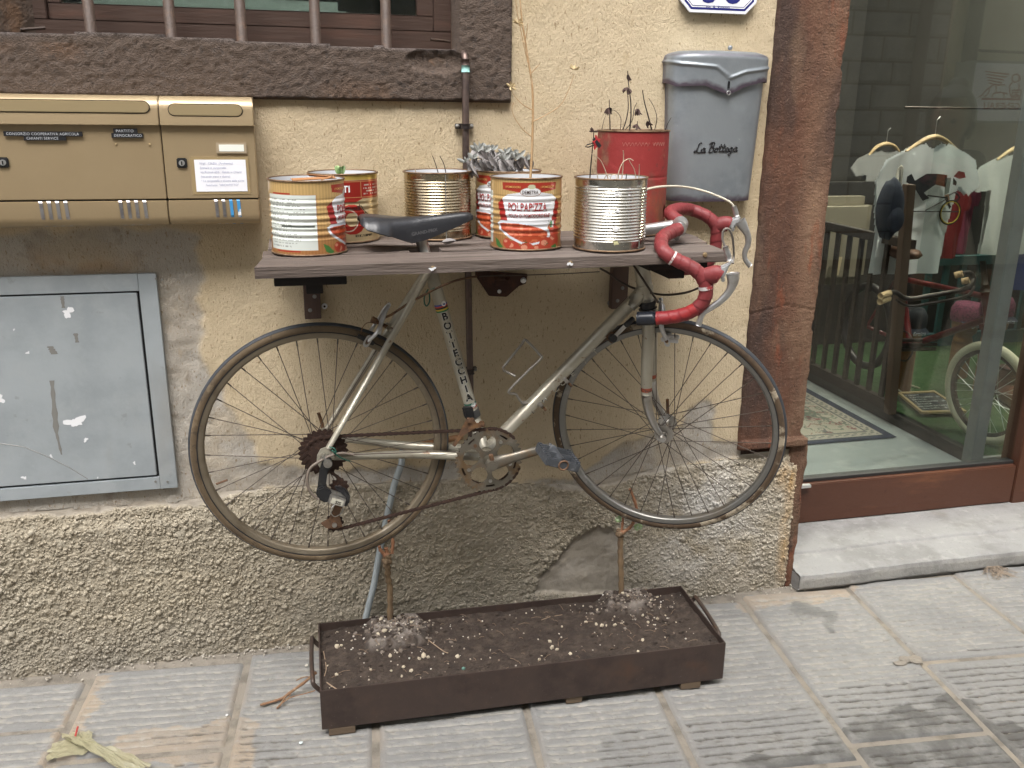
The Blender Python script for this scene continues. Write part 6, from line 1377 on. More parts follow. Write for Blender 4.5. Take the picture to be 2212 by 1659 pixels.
c0, c1 = bp(716, 1081, -.0908), bp(740, 1089, -.0908); ex = unit(c1-c0); ey = unit(np.cross(-BN, ex)); ey = ey if ey[2] > 0 else -ey
m = MB(); m.obox((c0+c1)/2+ey*.001, ex, ey, BN, np.linalg.norm(c1-c0)*.52, .0062, .0004); m.build('badge', mat('badge_cream', (.50, .48, .40), .5), pll)
m = MB(); put_text(m, 'SIS', c0+ex*.009-ey*.004-BN*.0008, ex, ey, size=.0105, bold=.02, sx=1.1); m.build('badge_lettering', M_blk_l, pll)
slabpx([(712, 1058), (736, 1066), (748, 1078), (744, 1082), (716, 1068)], -.078, .008, 'inner_link', M_chr)
slabpx([(722, 1052), (744, 1056), (757, 1072), (754, 1090), (744, 1098), (736, 1078)], -.072, .014, 'cage_knuckle', M_blackm, .003)
slabpx([(726, 1048), (746, 1056), (742, 1090), (733, 1112), (740, 1138), (728, 1143), (704, 1141), (692, 1131), (712, 1120), (722, 1100)], -.060, .003, 'cage_plate', M_rusty, .0008)
for c in (JW1, JW2):
    m = MB(); n_ = 11; q = []
    for k in range(n_*4): a = 2*math.pi*k/(n_*4); r_ = .0195+(.0026, .0, -.0026, .0)[k % 4]; q.append((r_*math.cos(a), r_*math.sin(a)))
    MB().prism(q, c-BN*.002, BE, BU, BN, .006).build('jockey_wheel', M_chain, rd); m = MB(); m.cyl(c-BN*.012, c+BN*.006, .0055, n=12); m.build('pivot', M_chr, rd)
m = MB(); m.tube(smooth([bp(763, 982, -.062), bp(740, 979, -.066), bp(715, 984, -.07), bp(688, 998, -.075), bp(668, 1015, -.078), bp(664, 1045, -.08), bp(675, 1068, -.08), bp(688, 1078, -.08)]), .0034, 8); m.build('gear_cable', mat('grey_housing', (.16, .13, .105), .5), bike, smooth=True)
m = MB(); m.tube(smooth([bp(733, 1083, -.085), bp(718, 1095, -.088), bp(715, 1108, -.088), bp(724, 1116, -.088), bp(738, 1108, -.086), bp(742, 1098, -.085)]), .0009, 5); m.build('loose_wire', M_chr, bike)
m = MB(); m.tube([bp(763, 982, -.062), bp(880, 978, -.055), bp(985, 975, -.03)], .0011, 6); m.build('gear_wire', M_cabb, bike)
m = MB(); m.tube(smooth([bp(711, 965, -.066), bp(722, 969, -.074), bp(726, 978, -.076), bp(716, 972, -.072), bp(730, 985, -.072), bp(745, 993, -.066), bp(755, 996, -.06)]), .0014, 6); m.build('green_wire_tie', bpy.data.materials['green_wire'], bike, smooth=True)
# front derailleur
fdr = thing('front_derailleur', (.45, YB, .36), None, None); fdr.parent = bike; fdr.location = (0, 0, 0)
cst = BB+t_s*np.dot(bp(1025, 890)-BB, t_s); m = MB(); m.tube([cst-t_s*.009, cst+t_s*.009], .0168, 18); m.build('clamp', mat('dark_clamp', (.13, .13, .13), .5, .6), fdr, autos=40)
slabpx([(1000, 883), (1022, 880), (1026, 905), (1012, 912), (1004, 902)], -.034, .018, 'body', M_blackm, .003, fdr)
slabpx([(1008, 905), (1022, 902), (1030, 915), (1046, 910), (1048, 922), (1026, 926), (1000, 942), (983, 966), (977, 962), (996, 928)], -.054, .003, 'cage', M_rusty, .0008, fdr)
for (u, v) in ((1013, 908), (1040, 915)):
    c = bp(u, v, -.056); m = MB(); m.cyl(c+BN*.006, c-BN*.003, .005, n=12); m.build('pivot', M_rusty, fdr)
# shifters on the down tube
sc_ = BB+t_d*np.dot(bp(1305, 712)-BB, t_d); m = MB(); m.tube([sc_-t_d*.009, sc_+t_d*.009], .0172, 18); m.build('shifter_band', M_rusty, bike, autos=40)
for s in (-1, 1):
    b0 = sc_+BN*.022*s; m = MB(); m.cyl(b0-BN*.006, b0+BN*.006, .0095, n=14); m.build('shifter_boss', M_blackm, bike, autos=40)
    e_ = b0+t_d*.052+np.cross(t_d, BN)*0-BU*-.004+BN*.004*s; m = MB(); m.tube(smooth([b0, b0+t_d*.02, e_-t_d*.012]), [.0052]*9, 10, flat=.5, up=BN); m.build('shift_lever', M_chr, bike, smooth=True)
    m = MB(); m.tube([e_-t_d*.016, e_-t_d*.012, e_+t_d*.010, e_+t_d*.013], [.004, .0068, .0064, .004], 10); m.build('lever_grip', M_blackp, bike, smooth=True)
# bottle cage
cg = thing('bottle_cage', (.45, YB, .36), None, None); cg.parent = bike; cg.location = (0, 0, 0)
M_cage = mat('dull_cage_wire', (.36, .34, .31), .4, .6, layers=[((.18, .12, .08), 40, .5, .7, .6)])
up_d = unit(np.cross(BN, t_d)); up_d = up_d if up_d[2] > 0 else -up_d
cb0 = BB+t_d*np.dot(bp(1148, 870)-BB, t_d)+up_d*.018; cb1 = BB+t_d*np.dot(bp(1205, 806)-BB, t_d)+up_d*.018
def cpx(u, v, d): return bp(u, v, d)
for s in (-1, 1):
    d = .022*s
    m = MB(); m.tube(smooth([cb1+BN*.006*s+t_d*.03, cb0+BN*.006*s-t_d*.005, cpx(1115, 852, d*.7), cpx(1104, 850, d), cpx(1101, 842, d*1.3), cpx(1142, 800, d*1.45), cpx(1168, 775, d*1.3), cpx(1166, 766, d), cpx(1140, 738, d*.6), cpx(1133, 734, 0)], 3), .0031, 8); m.build('wire', M_cage, cg, smooth=True)
m = MB(); m.tube([cpx(1133, 734, -.012), cpx(1128, 742, -.015), cpx(1086, 795, -.026), cpx(1088, 800, -.026), cpx(1112, 812, -.024)], .0030, 8); m.build('wire', M_cage, cg, smooth=True)
m = MB(); m.obox((cb0+cb1)/2+t_d*.01, t_d, BN, up_d, .055, .007, .0018); m.build('back_plate', M_cage, cg, bevel=.001)
for (u, v) in ((1156, 862), (1204, 802)):
    c = BB+t_d*np.dot(bp(u, v)-BB, t_d); m = MB(); m.tube([c-t_d*.0042, c+t_d*.0042], .0162, 18); m.build('band_clip', M_cage, cg, autos=40)
    q = c-up_d*.0185-BN*.006; m = MB(); m.cyl(q-BN*.012, q+BN*.012, .0035, n=10); m.build('clip_screw', M_rusty, cg)
# brakes
def caliper(base, T_, U_, N_, px_fn, arm, shoe, nm, lab=None):
    k_ = thing(nm, (.45, YB, .36), None, None); k_.parent = bike; k_.location = (0, 0, 0)
    for s in (-1, 1):
        A_ = [base+T_*x+U_*y+N_*z*s for x, y, z in arm]; m = MB(); m.tube(smooth(A_, 4), [float(np.interp(t, [0, .3, .7, 1], [.0048, .0062, .0058, .0046])) for t in np.linspace(0, 1, 4*(len(A_)-1)+1)], 10, flat=.7); m.build('arm', M_alu, k_, smooth=True)
        e_ = A_[-1]; m = MB(); 
        q = [(.008*math.cos(a)*.9, .0085*math.sin(a)+(.006 if math.sin(a) > 0 else -.006)) for a in np.linspace(0, 2*math.pi, 17)[:-1]]
        n_ = len(q); q2 = [(x*.5, y*.62) for x, y in q]; o_ = e_-N_*.0015
        m.add([o_+T_*x+U_*y for x, y in q]+[o_+T_*x+U_*y for x, y in q2]+[o_+N_*.003+T_*x+U_*y for x, y in q]+[o_+N_*.003+T_*x+U_*y for x, y in q2], [(i, (i+1) % n_, n_+(i+1) % n_, n_+i) for i in range(n_)]+[(2*n_+i, 3*n_+i, 3*n_+(i+1) % n_, 2*n_+(i+1) % n_) for i in range(n_)]+[(i, 2*n_+i, 2*n_+(i+1) % n_, (i+1) % n_) for i in range(n_)]); m.build('shoe_slot', M_alu, k_)
        sh = e_-N_*.006*s; m = MB(); m.obox(sh+T_*shoe, T_, N_, U_, .020, .0045, .0048); m.build('brake_shoe', M_alu if nm[0] == 'f' else M_blackm, k_, bevel=.0015)
        m = MB(); m.cyl(e_+N_*.004*s, e_-N_*.005*s, .0042, n=10); m.build('shoe_bolt', M_rusty, k_)
    m = MB(); m.cyl(base-T_*.03, base+T_*.018, .0042, n=10); m.cyl(base+T_*.010, base+T_*.022, .0072, n=8); m.build('centre_bolt', M_rusty, k_, autos=40)
    return k_
stb = mid+unit(np.cross(BN, STT-RH))*0; sdn = unit(STT-RH); perp = unit(np.cross(BN, sdn)); perp = perp if perp[0] < 0 else -perp
rbase = mid+perp*.020
kb = caliper(rbase, perp, sdn, BN, None, [(.004, .048, .004), (.006, .030, .012), (.004, .010, .020), (.004, -.016, .032), (.010, -.044, .020)], .004, 'rear_brake')
m = MB(); m.tube(smooth([bp(823, 690, -.012), bp(822, 705, -.014), bp(820, 722, -.014)]), .0042, 8); m.build('cable_stop', M_alu, kb, smooth=True)
m = MB(); m.tube(smooth([bp(818, 700, -.014), bp(795, 697, -.015), bp(783, 708, -.014), bp(779, 722, -.012)]), .0009, 5); m.build('loose_wire', M_rusty, kb)
fbase = HT1-AX*.034+FT*.026
caliper(fbase, FT, AX, FN, None, [(.006, .040, -.012), (.008, .024, .010), (.006, .006, .022), (.006, -.02, .030), (.012, -.054, .0205)], .006, 'front_brake')
# far crank arm side: bare cartridge wrapped in brown tape
m = MB(); c = bp(1035, 938, .05); m.cyl(BB+BN*.036, BB+BN*.052, .010, n=12); m.build('bare_axle', M_rusty, crk)
m = MB(); q0 = bp(905, 962, .06); q1 = bp(1000, 943, .06); m.cyl(q0, q1, .0075, n=12); m.build('taped_crank', mat('brown_tape', (.22, .11, .045), .5, layers=[((.36, .24, .12), 60, .5, .65, .7)]), crk, smooth=True)

# ================================================================== PLANTER
PZ0, PZ1 = .019, .122
pA, pB = V3((.002, -.410, 0)), V3((.988, -.430, 0)); pdx = unit(pB-pA); pdy = V3((-pdx[1], pdx[0], 0)); PLn = float(np.linalg.norm(pB-pA)); PW = .286
M_box = mat('brown_rusted_steel', (.062, .043, .036), .6, .25, layers=[((.075, .05, .04), 30, .45, .68, .7), ((.16, .13, .11), 190, .66, .72, .7), ((.11, .055, .03), 6, .58, .74, .5), ((.03, .02, .018), 9, .5, .7, .6)], bumps=[(150, .0008)])
pln = thing('steel_planter', tuple(pA+pdx*PLn/2+pdy*PW/2), 'long low rust-brown steel planter box full of dark soil', 'planter')
def pw(x, y, z): return pA+pdx*x+pdy*y+V3((0, 0, z))
def wallp(nm, x0, y0, x1, y1):
    c = (pw(x0, y0, 0)+pw(x1, y1, 0))/2; c[2] = (PZ0+PZ1)/2; return MB().obox(c, pdx, pdy, (0, 0, 1), abs(x1-x0)/2, abs(y1-y0)/2, (PZ1-PZ0)/2).build(nm, M_box, pln, bevel=.0008)
th = .0035
wallp('front_side', 0, 0, PLn, th); wallp('back_side', 0, PW-th, PLn, PW); wallp('end_side', 0, th+.0002, th, PW-th-.0002); wallp('end_side', PLn-th, th+.0002, PLn, PW-th-.0002)
m = MB(); c = pw(PLn/2, PW/2, PZ0+.004); m.obox(c, pdx, pdy, (0, 0, 1), PLn/2-th-.0005, PW/2-th-.0005, .003); m.build('bottom', M_box, pln)
# soil with two raised root balls
M_earth = mat('dark_potting_soil', (.040, .028, .021), .97, attr=[('ash', (.24, .21, .185))], layers=[((.075, .055, .042), 40, .45, .66, .8), ((.022, .015, .012), 25, .5, .7, .7), ((.17, .12, .08), 150, .66, .73, .7), ((.33, .28, .22), 260, .70, .75, .7)], bumps=[(170, .004), (60, .006)])
v1 = atz(842, 1350, .110); v2 = atz(1342, 1293, .110)
def loc(p): q = V3(p)-pA; return np.dot(q, pdx), np.dot(q, pdy)
a1, a2 = loc(v1), loc(v2)
gx_, gy_ = np.meshgrid(np.linspace(th, PLn-th, 330), np.linspace(th, PW-th, 96), indexing='ij')
def mound(c, w_, d_, hh, seed):
    r = np.maximum(np.abs((gx_-c[0])/w_), np.abs((gy_-c[1])/d_)); k = np.clip((1.08-r+.35*(fbm(gx_*40, gy_*40, 3, seed)-.5))/.35, 0, 1); return k*hh*(.75+.5*fbm(gx_*60, gy_*60, 3, seed+1)), k
m1, k1 = mound((a1[0]+.012, a1[1]-.035), .075, .066, .024, 160); m2, k2 = mound((a2[0]+.005, a2[1]-.02), .072, .055, .028, 165)
hz = .103+.010*(fbm(gx_*14, gy_*14, 4, 170)-.5)+.007*(fbm(gx_*70, gy_*70, 3, 171)-.5)+.005*(fbm(gx_*170, gy_*170, 2, 172)-.5)+m1+m2
W3 = pA[None, None, :]+gx_[..., None]*pdx+gy_[..., None]*pdy; W3[..., 2] = hz
ash = np.clip(k1*np.clip(fbm(gx_*40, gy_*40, 3, 173)*3-.75, 0, 1)*.9+k2*np.clip(fbm(gx_*45, gy_*45, 3, 174)*3-1.0, 0, 1)*.8, 0, 1)
soil = grid_mesh('soil', W3, M_earth, pln, dict(ash=ash))
def soil_z(x, y):
    i = int(np.clip(round((x-th)/(PLn-2*th)*329), 0, 329)); j = int(np.clip(round((y-th)/(PW-2*th)*95), 0, 95)); return float(hz[i, j])
# handles
M_hand = mat('handle_steel', (.075, .055, .045), .5, .5, layers=[((.14, .08, .05), 40, .5, .7, .7)])
for (x, s) in ((PLn, 1), (0, -1)):
    q = [pw(x-.001*s, PW*.80, PZ1-.030), pw(x+.014*s, PW*.80, PZ1-.010), pw(x+.016*s, PW*.76, PZ1-.002), pw(x+.018*s, PW*.5, PZ1-.010), pw(x+.016*s, PW*.28, PZ1-.018), pw(x+.014*s, PW*.24, PZ1-.028), pw(x-.001*s, PW*.24, PZ1-.048)]
    m = MB(); m.tube(smooth(q, 5), .0055, 10); m.build('handle', M_hand, pln, smooth=True)
# wooden feet: things the box stands on
M_foot = mat('wood_offcut', (.12, .085, .055), .85, layers=[((.13, .09, .055), 30, .45, .65, .7, (.15, 1, 1))], bumps=[(70, .002, (.15, 1, 1))])
for i, (x, y, w_, lb) in enumerate(((.045, .046, .030, 'wooden offcut wedged under the front corner nearest the twigs'), (.60, .050, .02, 'thin wooden offcut under the middle of the planter front'), (PLn-.085, .047, .026, 'wooden offcut wedged under the front corner below the looped handle'), (.08, PW-.05, .03, 'wooden offcut under the back of the planter by the hose'), (PLn-.08, PW-.05, .03, 'wooden offcut under the back of the planter by the jamb'))):
    m = MB(); m.obox(pw(x, y-.012, .0098), pdx, pdy, (0, 0, 1), w_, .035, .0088); o = m.build('wood_block', M_foot, None, bevel=.001); tag(o, lb, 'wood block', 'wooden feet of the planter')
# grapevine stumps
M_vine = mat('vine_bark', (.20, .135, .075), .9, layers=[((.095, .062, .04), 60, .45, .66, .8, (1, 1, .12)), ((.33, .24, .14), 40, .56, .7, .7, (1, 1, .2))], bumps=[(110, .0035, (1, 1, .12))])
M_shoot = mat('red_brown_cane', (.27, .125, .065), .7, layers=[((.38, .21, .12), 40, .5, .7, .6, (1, 1, .3))]); M_knot = mat('knobbly_vine_wood', (.24, .165, .10), .95, layers=[((.12, .08, .05), 60, .45, .65, .8), ((.40, .31, .21), 90, .55, .7, .6)], bumps=[(140, .004)])
def vine(base, yv, trunk, knot, shoots, leaves, label):
    t = thing('grapevine_stump', base, label, 'grapevine'); P_ = [at(u, v, yv) for u, v in trunk]; P_[0] = V3(base)-V3((0, 0, .012))
    Q = smooth(P_, 6); n_ = len(Q); m = MB(); rg3 = random.Random(len(label))
    m.tube(Q, [.0076*(1+.12*math.sin(i*1.7)+.1*rg3.uniform(-1, 1)) for i in range(n_)], 12); m.build('trunk', M_vine, t, smooth=True)
    for (u, v, r) in knot: m = MB(); m.blob(at(u, v, yv), r, int(u), .22, 2, (1, 1, 1.15)); m.build('knot', M_knot, t, smooth=True)
    for pts, r in shoots: m = MB(); Q = smooth([at(u, v, yv-.004) for u, v in pts], 4); m.tube(Q, [r*(1+.28*(1 if i % 4 == 0 else 0))*(1-.25*i/len(Q)) for i in range(len(Q))], 8); m.build('cane', M_shoot, t, smooth=True)
    for (u, v, r) in leaves:
        m = MB(); c = at(u, v, yv-.006); rg3 = random.Random(int(v))
        for i in range(9): b = i*.7; leaf(m, c, (math.cos(b), rg3.uniform(-.6, .2), math.sin(b)), (0, 1, 0), r, r*.42, -.2, .4)
        m.build('bud_leaf', M_bud, t, smooth=True)
    return t
v1[2] = .117; v2[2] = .12
vine(v1, float(v1[1]), [(842, 1352), (843, 1310), (842, 1270), (838, 1245), (838, 1225)], [(836, 1212, .0125), (838, 1200, .010), (835, 1222, .009), (843, 1190, .007)], [([(846, 1195), (849, 1172), (844, 1148), (840, 1124)], .0042), ([(832, 1200), (822, 1188), (819, 1180)], .0048), ([(836, 1196), (834, 1184)], .0050)], [], 'pruned grapevine stump with a knotted head and no leaves')
vine(v2, float(v2[1]), [(1342, 1295), (1342, 1255), (1341, 1215), (1340, 1180), (1341, 1158)], [(1338, 1152, .0095), (1345, 1150, .0085), (1336, 1146, .006)], [([(1344, 1150), (1360, 1140), (1372, 1122), (1376, 1105), (1371, 1082), (1361, 1056)], .0046), ([(1343, 1148), (1345, 1130), (1347, 1112)], .0036)], [(1336, 1121, .009), (1379, 1138, .012)], 'pruned grapevine stump with forked canes and small green buds')
# pebbles and crumbs
M_peb = mat('cream_pebble', (.50, .42, .30), .85, layers=[((.62, .58, .50), 20, .45, .65, .8), ((.40, .29, .16), 40, .55, .7, .7)], bumps=[(120, .001)])
pebs = [(822, 1340, 8), (852, 1338, 5), (728, 1398, 7), (843, 1418, 6), (830, 1365, 8), (817, 1372, 6), (915, 1418, 8), (906, 1424, 5), (925, 1420, 5), (988, 1420, 7), (889, 1345, 5), (872, 1442, 5), (730, 1437, 4), (727, 1458, 5), (801, 1447, 4), (845, 1450, 4), (888, 1450, 6), (868, 1462, 4), (707, 1440, 4), (738, 1395, 4),
        (1188, 1387, 6), (1192, 1400, 7), (1203, 1404, 5), (1214, 1354, 4), (1165, 1425, 4), (1232, 1414, 5), (1170, 1418, 3), (1266, 1345, 5), (1288, 1350, 5), (1300, 1353, 6), (1310, 1352, 4), (1328, 1352, 6), (1333, 1374, 4), (1388, 1384, 5), (1420, 1338, 5), (1400, 1345, 5), (1388, 1330, 5), (1412, 1352, 4), (1404, 1298, 4), (1356, 1288, 5), (1345, 1282, 5), (1290, 1318, 4), (1420, 1290, 4), (1378, 1408, 4), (760, 1345, 4), (1437, 1330, 3), (1460, 1345, 3)]
proto = []
for k in range(6):
    m = MB(); m.blob((0, 0, 0), 1.0, 300+k, .28, 1, (1, .85, .7)); o = m.build('pebble', M_peb, None); proto.append(o.data); bpy.data.objects.remove(o)
for i, (u, v, s) in enumerate(pebs):
    p = atz(u, v, .112); x, y = loc(p); z = soil_z(x, y); p = atz(u, v, z); o = bpy.data.objects.new('pebble', proto[i % 6]); COL.objects.link(o); r = s*.00105
    o.location = (p[0], p[1], z+r*.3); o.scale = (r, r, r); o.rotation_euler = (random.random()*6, random.random()*.6, random.random()*6); tag(o, 'cream pebble lying on the dark planter soil', 'pebble', 'pebbles on the planter soil')
m = MB(); rg3 = random.Random(77); mcl = MB(); mash = MB()
for i in range(460):
    if i < 330:
        c = (a1, a2)[i % 2]; x = c[0]+rg3.gauss(.01, .055); y = c[1]-.02+rg3.gauss(0, .05)
    else: x, y = rg3.uniform(.01, PLn-.01), rg3.uniform(.01, PW-.01)
    if not (.008 < x < PLn-.008 and .008 < y < PW-.008): continue
    p = pw(x, y, 0); z = soil_z(x, y); m.blob((p[0], p[1], z+.001), rg3.choice((.0012, .0015, .002, .0026)), i, .3, 0)
for i in range(520):
    if i < 300: c = (a1, a2)[i % 2]; x = c[0]+rg3.gauss(.01, .05); y = c[1]-.025+rg3.gauss(0, .042)
    else: x, y = rg3.uniform(.01, PLn-.01), rg3.uniform(.01, PW-.01)
    if not (.01 < x < PLn-.01 and .01 < y < PW-.01): continue
    p = pw(x, y, 0); mc = (mcl if i >= 300 or i % 3 == 0 else mash); mc.blob((p[0], p[1], soil_z(x, y)+.0012), rg3.uniform(.0022, .0062), 900+i, .38, 1, (1.1, 1, .7))
tag(mcl.build('soil_clods', M_earth, pln), kind='stuff'); tag(mash.build('root_crumbs', mat('root_crumb', (.17, .14, .115), .97, layers=[((.30, .26, .22), 60, .5, .65, .8), ((.07, .05, .04), 40, .5, .65, .8)], bumps=[(200, .003)]), pln), kind='stuff')
o = m.build('perlite_crumbs', mat('pale_crumb', (.45, .39, .31), .9, layers=[((.66, .63, .58), 30, .5, .6, .9), ((.15, .1, .07), 22, .52, .6, .9)]), None); tag(o, 'pale crumbs of perlite and grit scattered over the planter soil', 'crumbs', kind='stuff')
m = MB()
for i in range(90):
    x, y = rg3.uniform(.01, PLn-.05), rg3.uniform(.01, PW-.01); p = pw(x, y, soil_z(x, y)+.002); b = rg3.uniform(0, 6.28); L_ = rg3.uniform(.008, .03)
    m.tube([p, p+V3((math.cos(b)*L_/2, math.sin(b)*L_/2, .003)), p+V3((math.cos(b)*L_, math.sin(b)*L_, .0))], .0007, 4)
o = m.build('straw_bits', mat('straw_bits', (.20, .14, .095), .9), None); tag(o, 'short bits of straw and root lying on the planter soil', 'straw', kind='stuff')
M_ltwig = mat('pale_twig', (.34, .25, .17), .85)
for pts, r, lb in (([(925, 1372), (945, 1388), (960, 1398), (968, 1400)], .0012, 'thin bent twig lying on the soil near the leafless stump'), ([(705, 1462), (725, 1475), (748, 1486)], .0014, 'short pale twig lying in the front soil corner'), ([(698, 1395), (704, 1430), (700, 1450)], .0011, 'pale twig leaning along the short soil edge'), ([(1170, 1330), (1188, 1322), (1215, 1318)], .0009, 'fine twig lying across the middle of the soil')):
    P_ = []
    for u, v in pts: p = atz(u, v, .12); x, y = loc(p); P_.append(V3((p[0], p[1], soil_z(x, y)+.003)))
    o = MB().tube(smooth(P_), r, 6).build('twig', M_ltwig, None, smooth=True); tag(o, lb, 'twig')
m = MB(); c = V3(atz(1001, 1447, .118)); m.blob((c[0], c[1], c[2]+.004), .0045, 5, .2, 1); o = m.build('green_glass_bit', mat('green_glass', (.10, .22, .18), .3), None); tag(o, 'tiny green glass fragment on the front edge of the soil', 'glass bit')

# ================================================================== LITTER ON THE PAVEMENT
t = thing('dry_vine_twig', atz(605, 1510, 0), 'dry forked vine twig lying on the paving beside the planter end', 'twig')
M_tw = mat('brown_dry_twig', (.22, .12, .065), .85, layers=[((.36, .25, .15), 60, .5, .7, .7)])
for pts, zs_, r in (([(683, 1452), (660, 1472), (635, 1490), (615, 1505), (603, 1512)], (.05, .03, .015, .008, .005), .0034), ([(618, 1504), (600, 1512), (580, 1518), (562, 1523)], (.008, .007, .006, .004), .0030), ([(615, 1508), (606, 1522), (598, 1530)], (.007, .005, .004), .0022), ([(670, 1462), (655, 1463), (640, 1470)], (.04, .045, .04), .0014), ([(600, 1528), (625, 1508), (660, 1498), (680, 1492)], (.004, .012, .02, .03), .0012), ([(610, 1518), (625, 1505), (628, 1492)], (.006, .012, .02), .0009)):
    m = MB(); P_ = smooth([atz(u, v, z) for (u, v), z in zip(pts, zs_)]); m.tube(P_, [r*(1+.3*(1 if i % 5 == 0 else 0)) for i in range(len(P_))], 7); m.build('branch', M_tw, t, smooth=True)
# crumpled yellow wrapping with a red tie
M_wrap = bpy.data.materials.new('yellow_plastic_wrap'); M_wrap.use_nodes = True
b_ = M_wrap.node_tree.nodes['Principled BSDF']; b_.inputs['Base Color'].default_value = (.36, .335, .21, 1); b_.inputs['Roughness'].default_value = .35; b_.inputs['Alpha'].default_value = .72
wr_ = thing('crumpled_wrapper', atz(180, 1630, 0), 'crumpled pale yellow plastic wrapper on the paving with a red tie', 'wrapper')
def sheet(nm, corners, nu, nv, amp, seed, lift):
    C_ = [atz(u, v, 0) for u, v in corners]; s_, t_ = np.meshgrid(np.linspace(0, 1, nu), np.linspace(0, 1, nv), indexing='ij')
    P_ = ((1-s_)*(1-t_))[..., None]*C_[0]+(s_*(1-t_))[..., None]*C_[1]+(s_*t_)[..., None]*C_[2]+((1-s_)*t_)[..., None]*C_[3]
    rdg = np.abs(fbm(s_*6+seed, t_*5, 3, seed)-.5)*2
    P_[..., 2] = .004+lift*np.sin(np.pi*np.clip(t_, 0, 1))*(.5+.5*s_)+amp*rdg+amp*.5*fbm(s_*14, t_*14, 2, seed+1)
    P_[..., 0] += .010*(fbm(s_*5, t_*5, 2, seed+2)-.5); P_[..., 1] += .012*(fbm(s_*5, t_*5, 2, seed+3)-.5)
    grid_mesh(nm, P_, M_wrap, wr_)
sheet('flat_sheet', [(112, 1612), (100, 1648), (190, 1632), (185, 1590)], 30, 30, .004, 180, .002); sheet('folded_sheet', [(150, 1590), (200, 1585), (205, 1610), (160, 1612)], 24, 20, .006, 185, .004)
sheet('twisted_sheet', [(130, 1592), (150, 1612), (285, 1700), (330, 1660)], 60, 30, .012, 190, .018)
m = MB(); m.tube([atz(161, 1598, .008), atz(164, 1585, .018), atz(168, 1570, .02)], .0022, 6); m.build('red_tie', mat('red_tie', (.42, .05, .04), .5), wr_)
for i, (u, v, s, col, nm, lb) in enumerate(((893, 1572, 5, (.55, .52, .45), 'stone_chip', 'pale stone chip lying near the planter'), (490, 1545, 4, (.7, .7, .7), 'paper_scrap', 'tiny white paper scrap lying in the paving joint'), (650, 1605, 5, (.55, .62, .62), 'paper_scrap', 'pale blue paper scrap lying on the grooved paving'), (1725, 1273, 4, (.75, .75, .75), 'paper_scrap', 'small white scrap lying against the doorstep'))):
    p = atz(u if i else 662, v if i else 1438, .003); m = MB(); m.blob((p[0], p[1], .004), s*.001, i, .3, 1, (1, 1, .35)); o = m.build(nm, mat('%s_%d' % (nm, i), col, .8), None); tag(o, lb, 'litter')
# lump of broken mortar in the cross joint
p = atz(1962, 1428, 0); m = MB()
for i in range(7): m.blob((p[0]+random.uniform(-.035, .03), p[1]+random.uniform(-.012, .012), .002), random.uniform(.008, .016), 50+i, .35, 1, (1.3, 1, .4))
o = m.build('mortar_crumbs', M_mortar, None); tag(o, 'broken lumps of beige mortar in a paving joint', 'mortar', kind='stuff')

# ================================================================== SHOP INSIDE THE GLASS
FZ = -.020
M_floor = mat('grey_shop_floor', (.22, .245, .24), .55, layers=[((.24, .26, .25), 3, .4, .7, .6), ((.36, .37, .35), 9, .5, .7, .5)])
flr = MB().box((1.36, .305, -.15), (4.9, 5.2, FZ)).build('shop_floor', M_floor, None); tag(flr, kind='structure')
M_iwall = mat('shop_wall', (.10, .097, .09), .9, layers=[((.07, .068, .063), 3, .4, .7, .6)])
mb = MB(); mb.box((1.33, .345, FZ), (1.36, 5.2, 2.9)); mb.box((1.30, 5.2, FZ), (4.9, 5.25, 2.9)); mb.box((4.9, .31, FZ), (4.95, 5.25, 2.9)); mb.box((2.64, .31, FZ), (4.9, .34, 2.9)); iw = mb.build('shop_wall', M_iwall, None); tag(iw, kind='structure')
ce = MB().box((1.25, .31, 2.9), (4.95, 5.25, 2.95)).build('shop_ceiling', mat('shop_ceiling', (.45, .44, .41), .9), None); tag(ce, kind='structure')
# lit globe lamps under the shop ceiling (their glow shows in the glass)
for (x, y) in ((2.1, 1.6), (3.4, 1.1), (3.4, 2.6)):
    lp = thing('pendant_lamp', (x, y, 2.55), 'warm round pendant lamp hanging from the shop ceiling', 'lamp', 'pendant lamps in the shop')
    m = MB(); m.lathe([(.001, -.06), (.035, -.05), (.058, -.015), (.058, .015), (.035, .05), (.012, .06)], (x, y, 2.55), 20); mg = bpy.data.materials.new('lamp_glow'); mg.use_nodes = True; bb = mg.node_tree.nodes['Principled BSDF']; bb.inputs['Base Color'].default_value = (.9, .8, .6, 1); bb.inputs['Emission Color'].default_value = (1, .90, .76, 1); bb.inputs['Emission Strength'].default_value = 300.0
    m.build('globe', mg, lp, smooth=True); m = MB(); m.cyl((x, y, 2.60), (x, y, 2.9), .004, n=6); m.build('cord', M_blackp, lp)
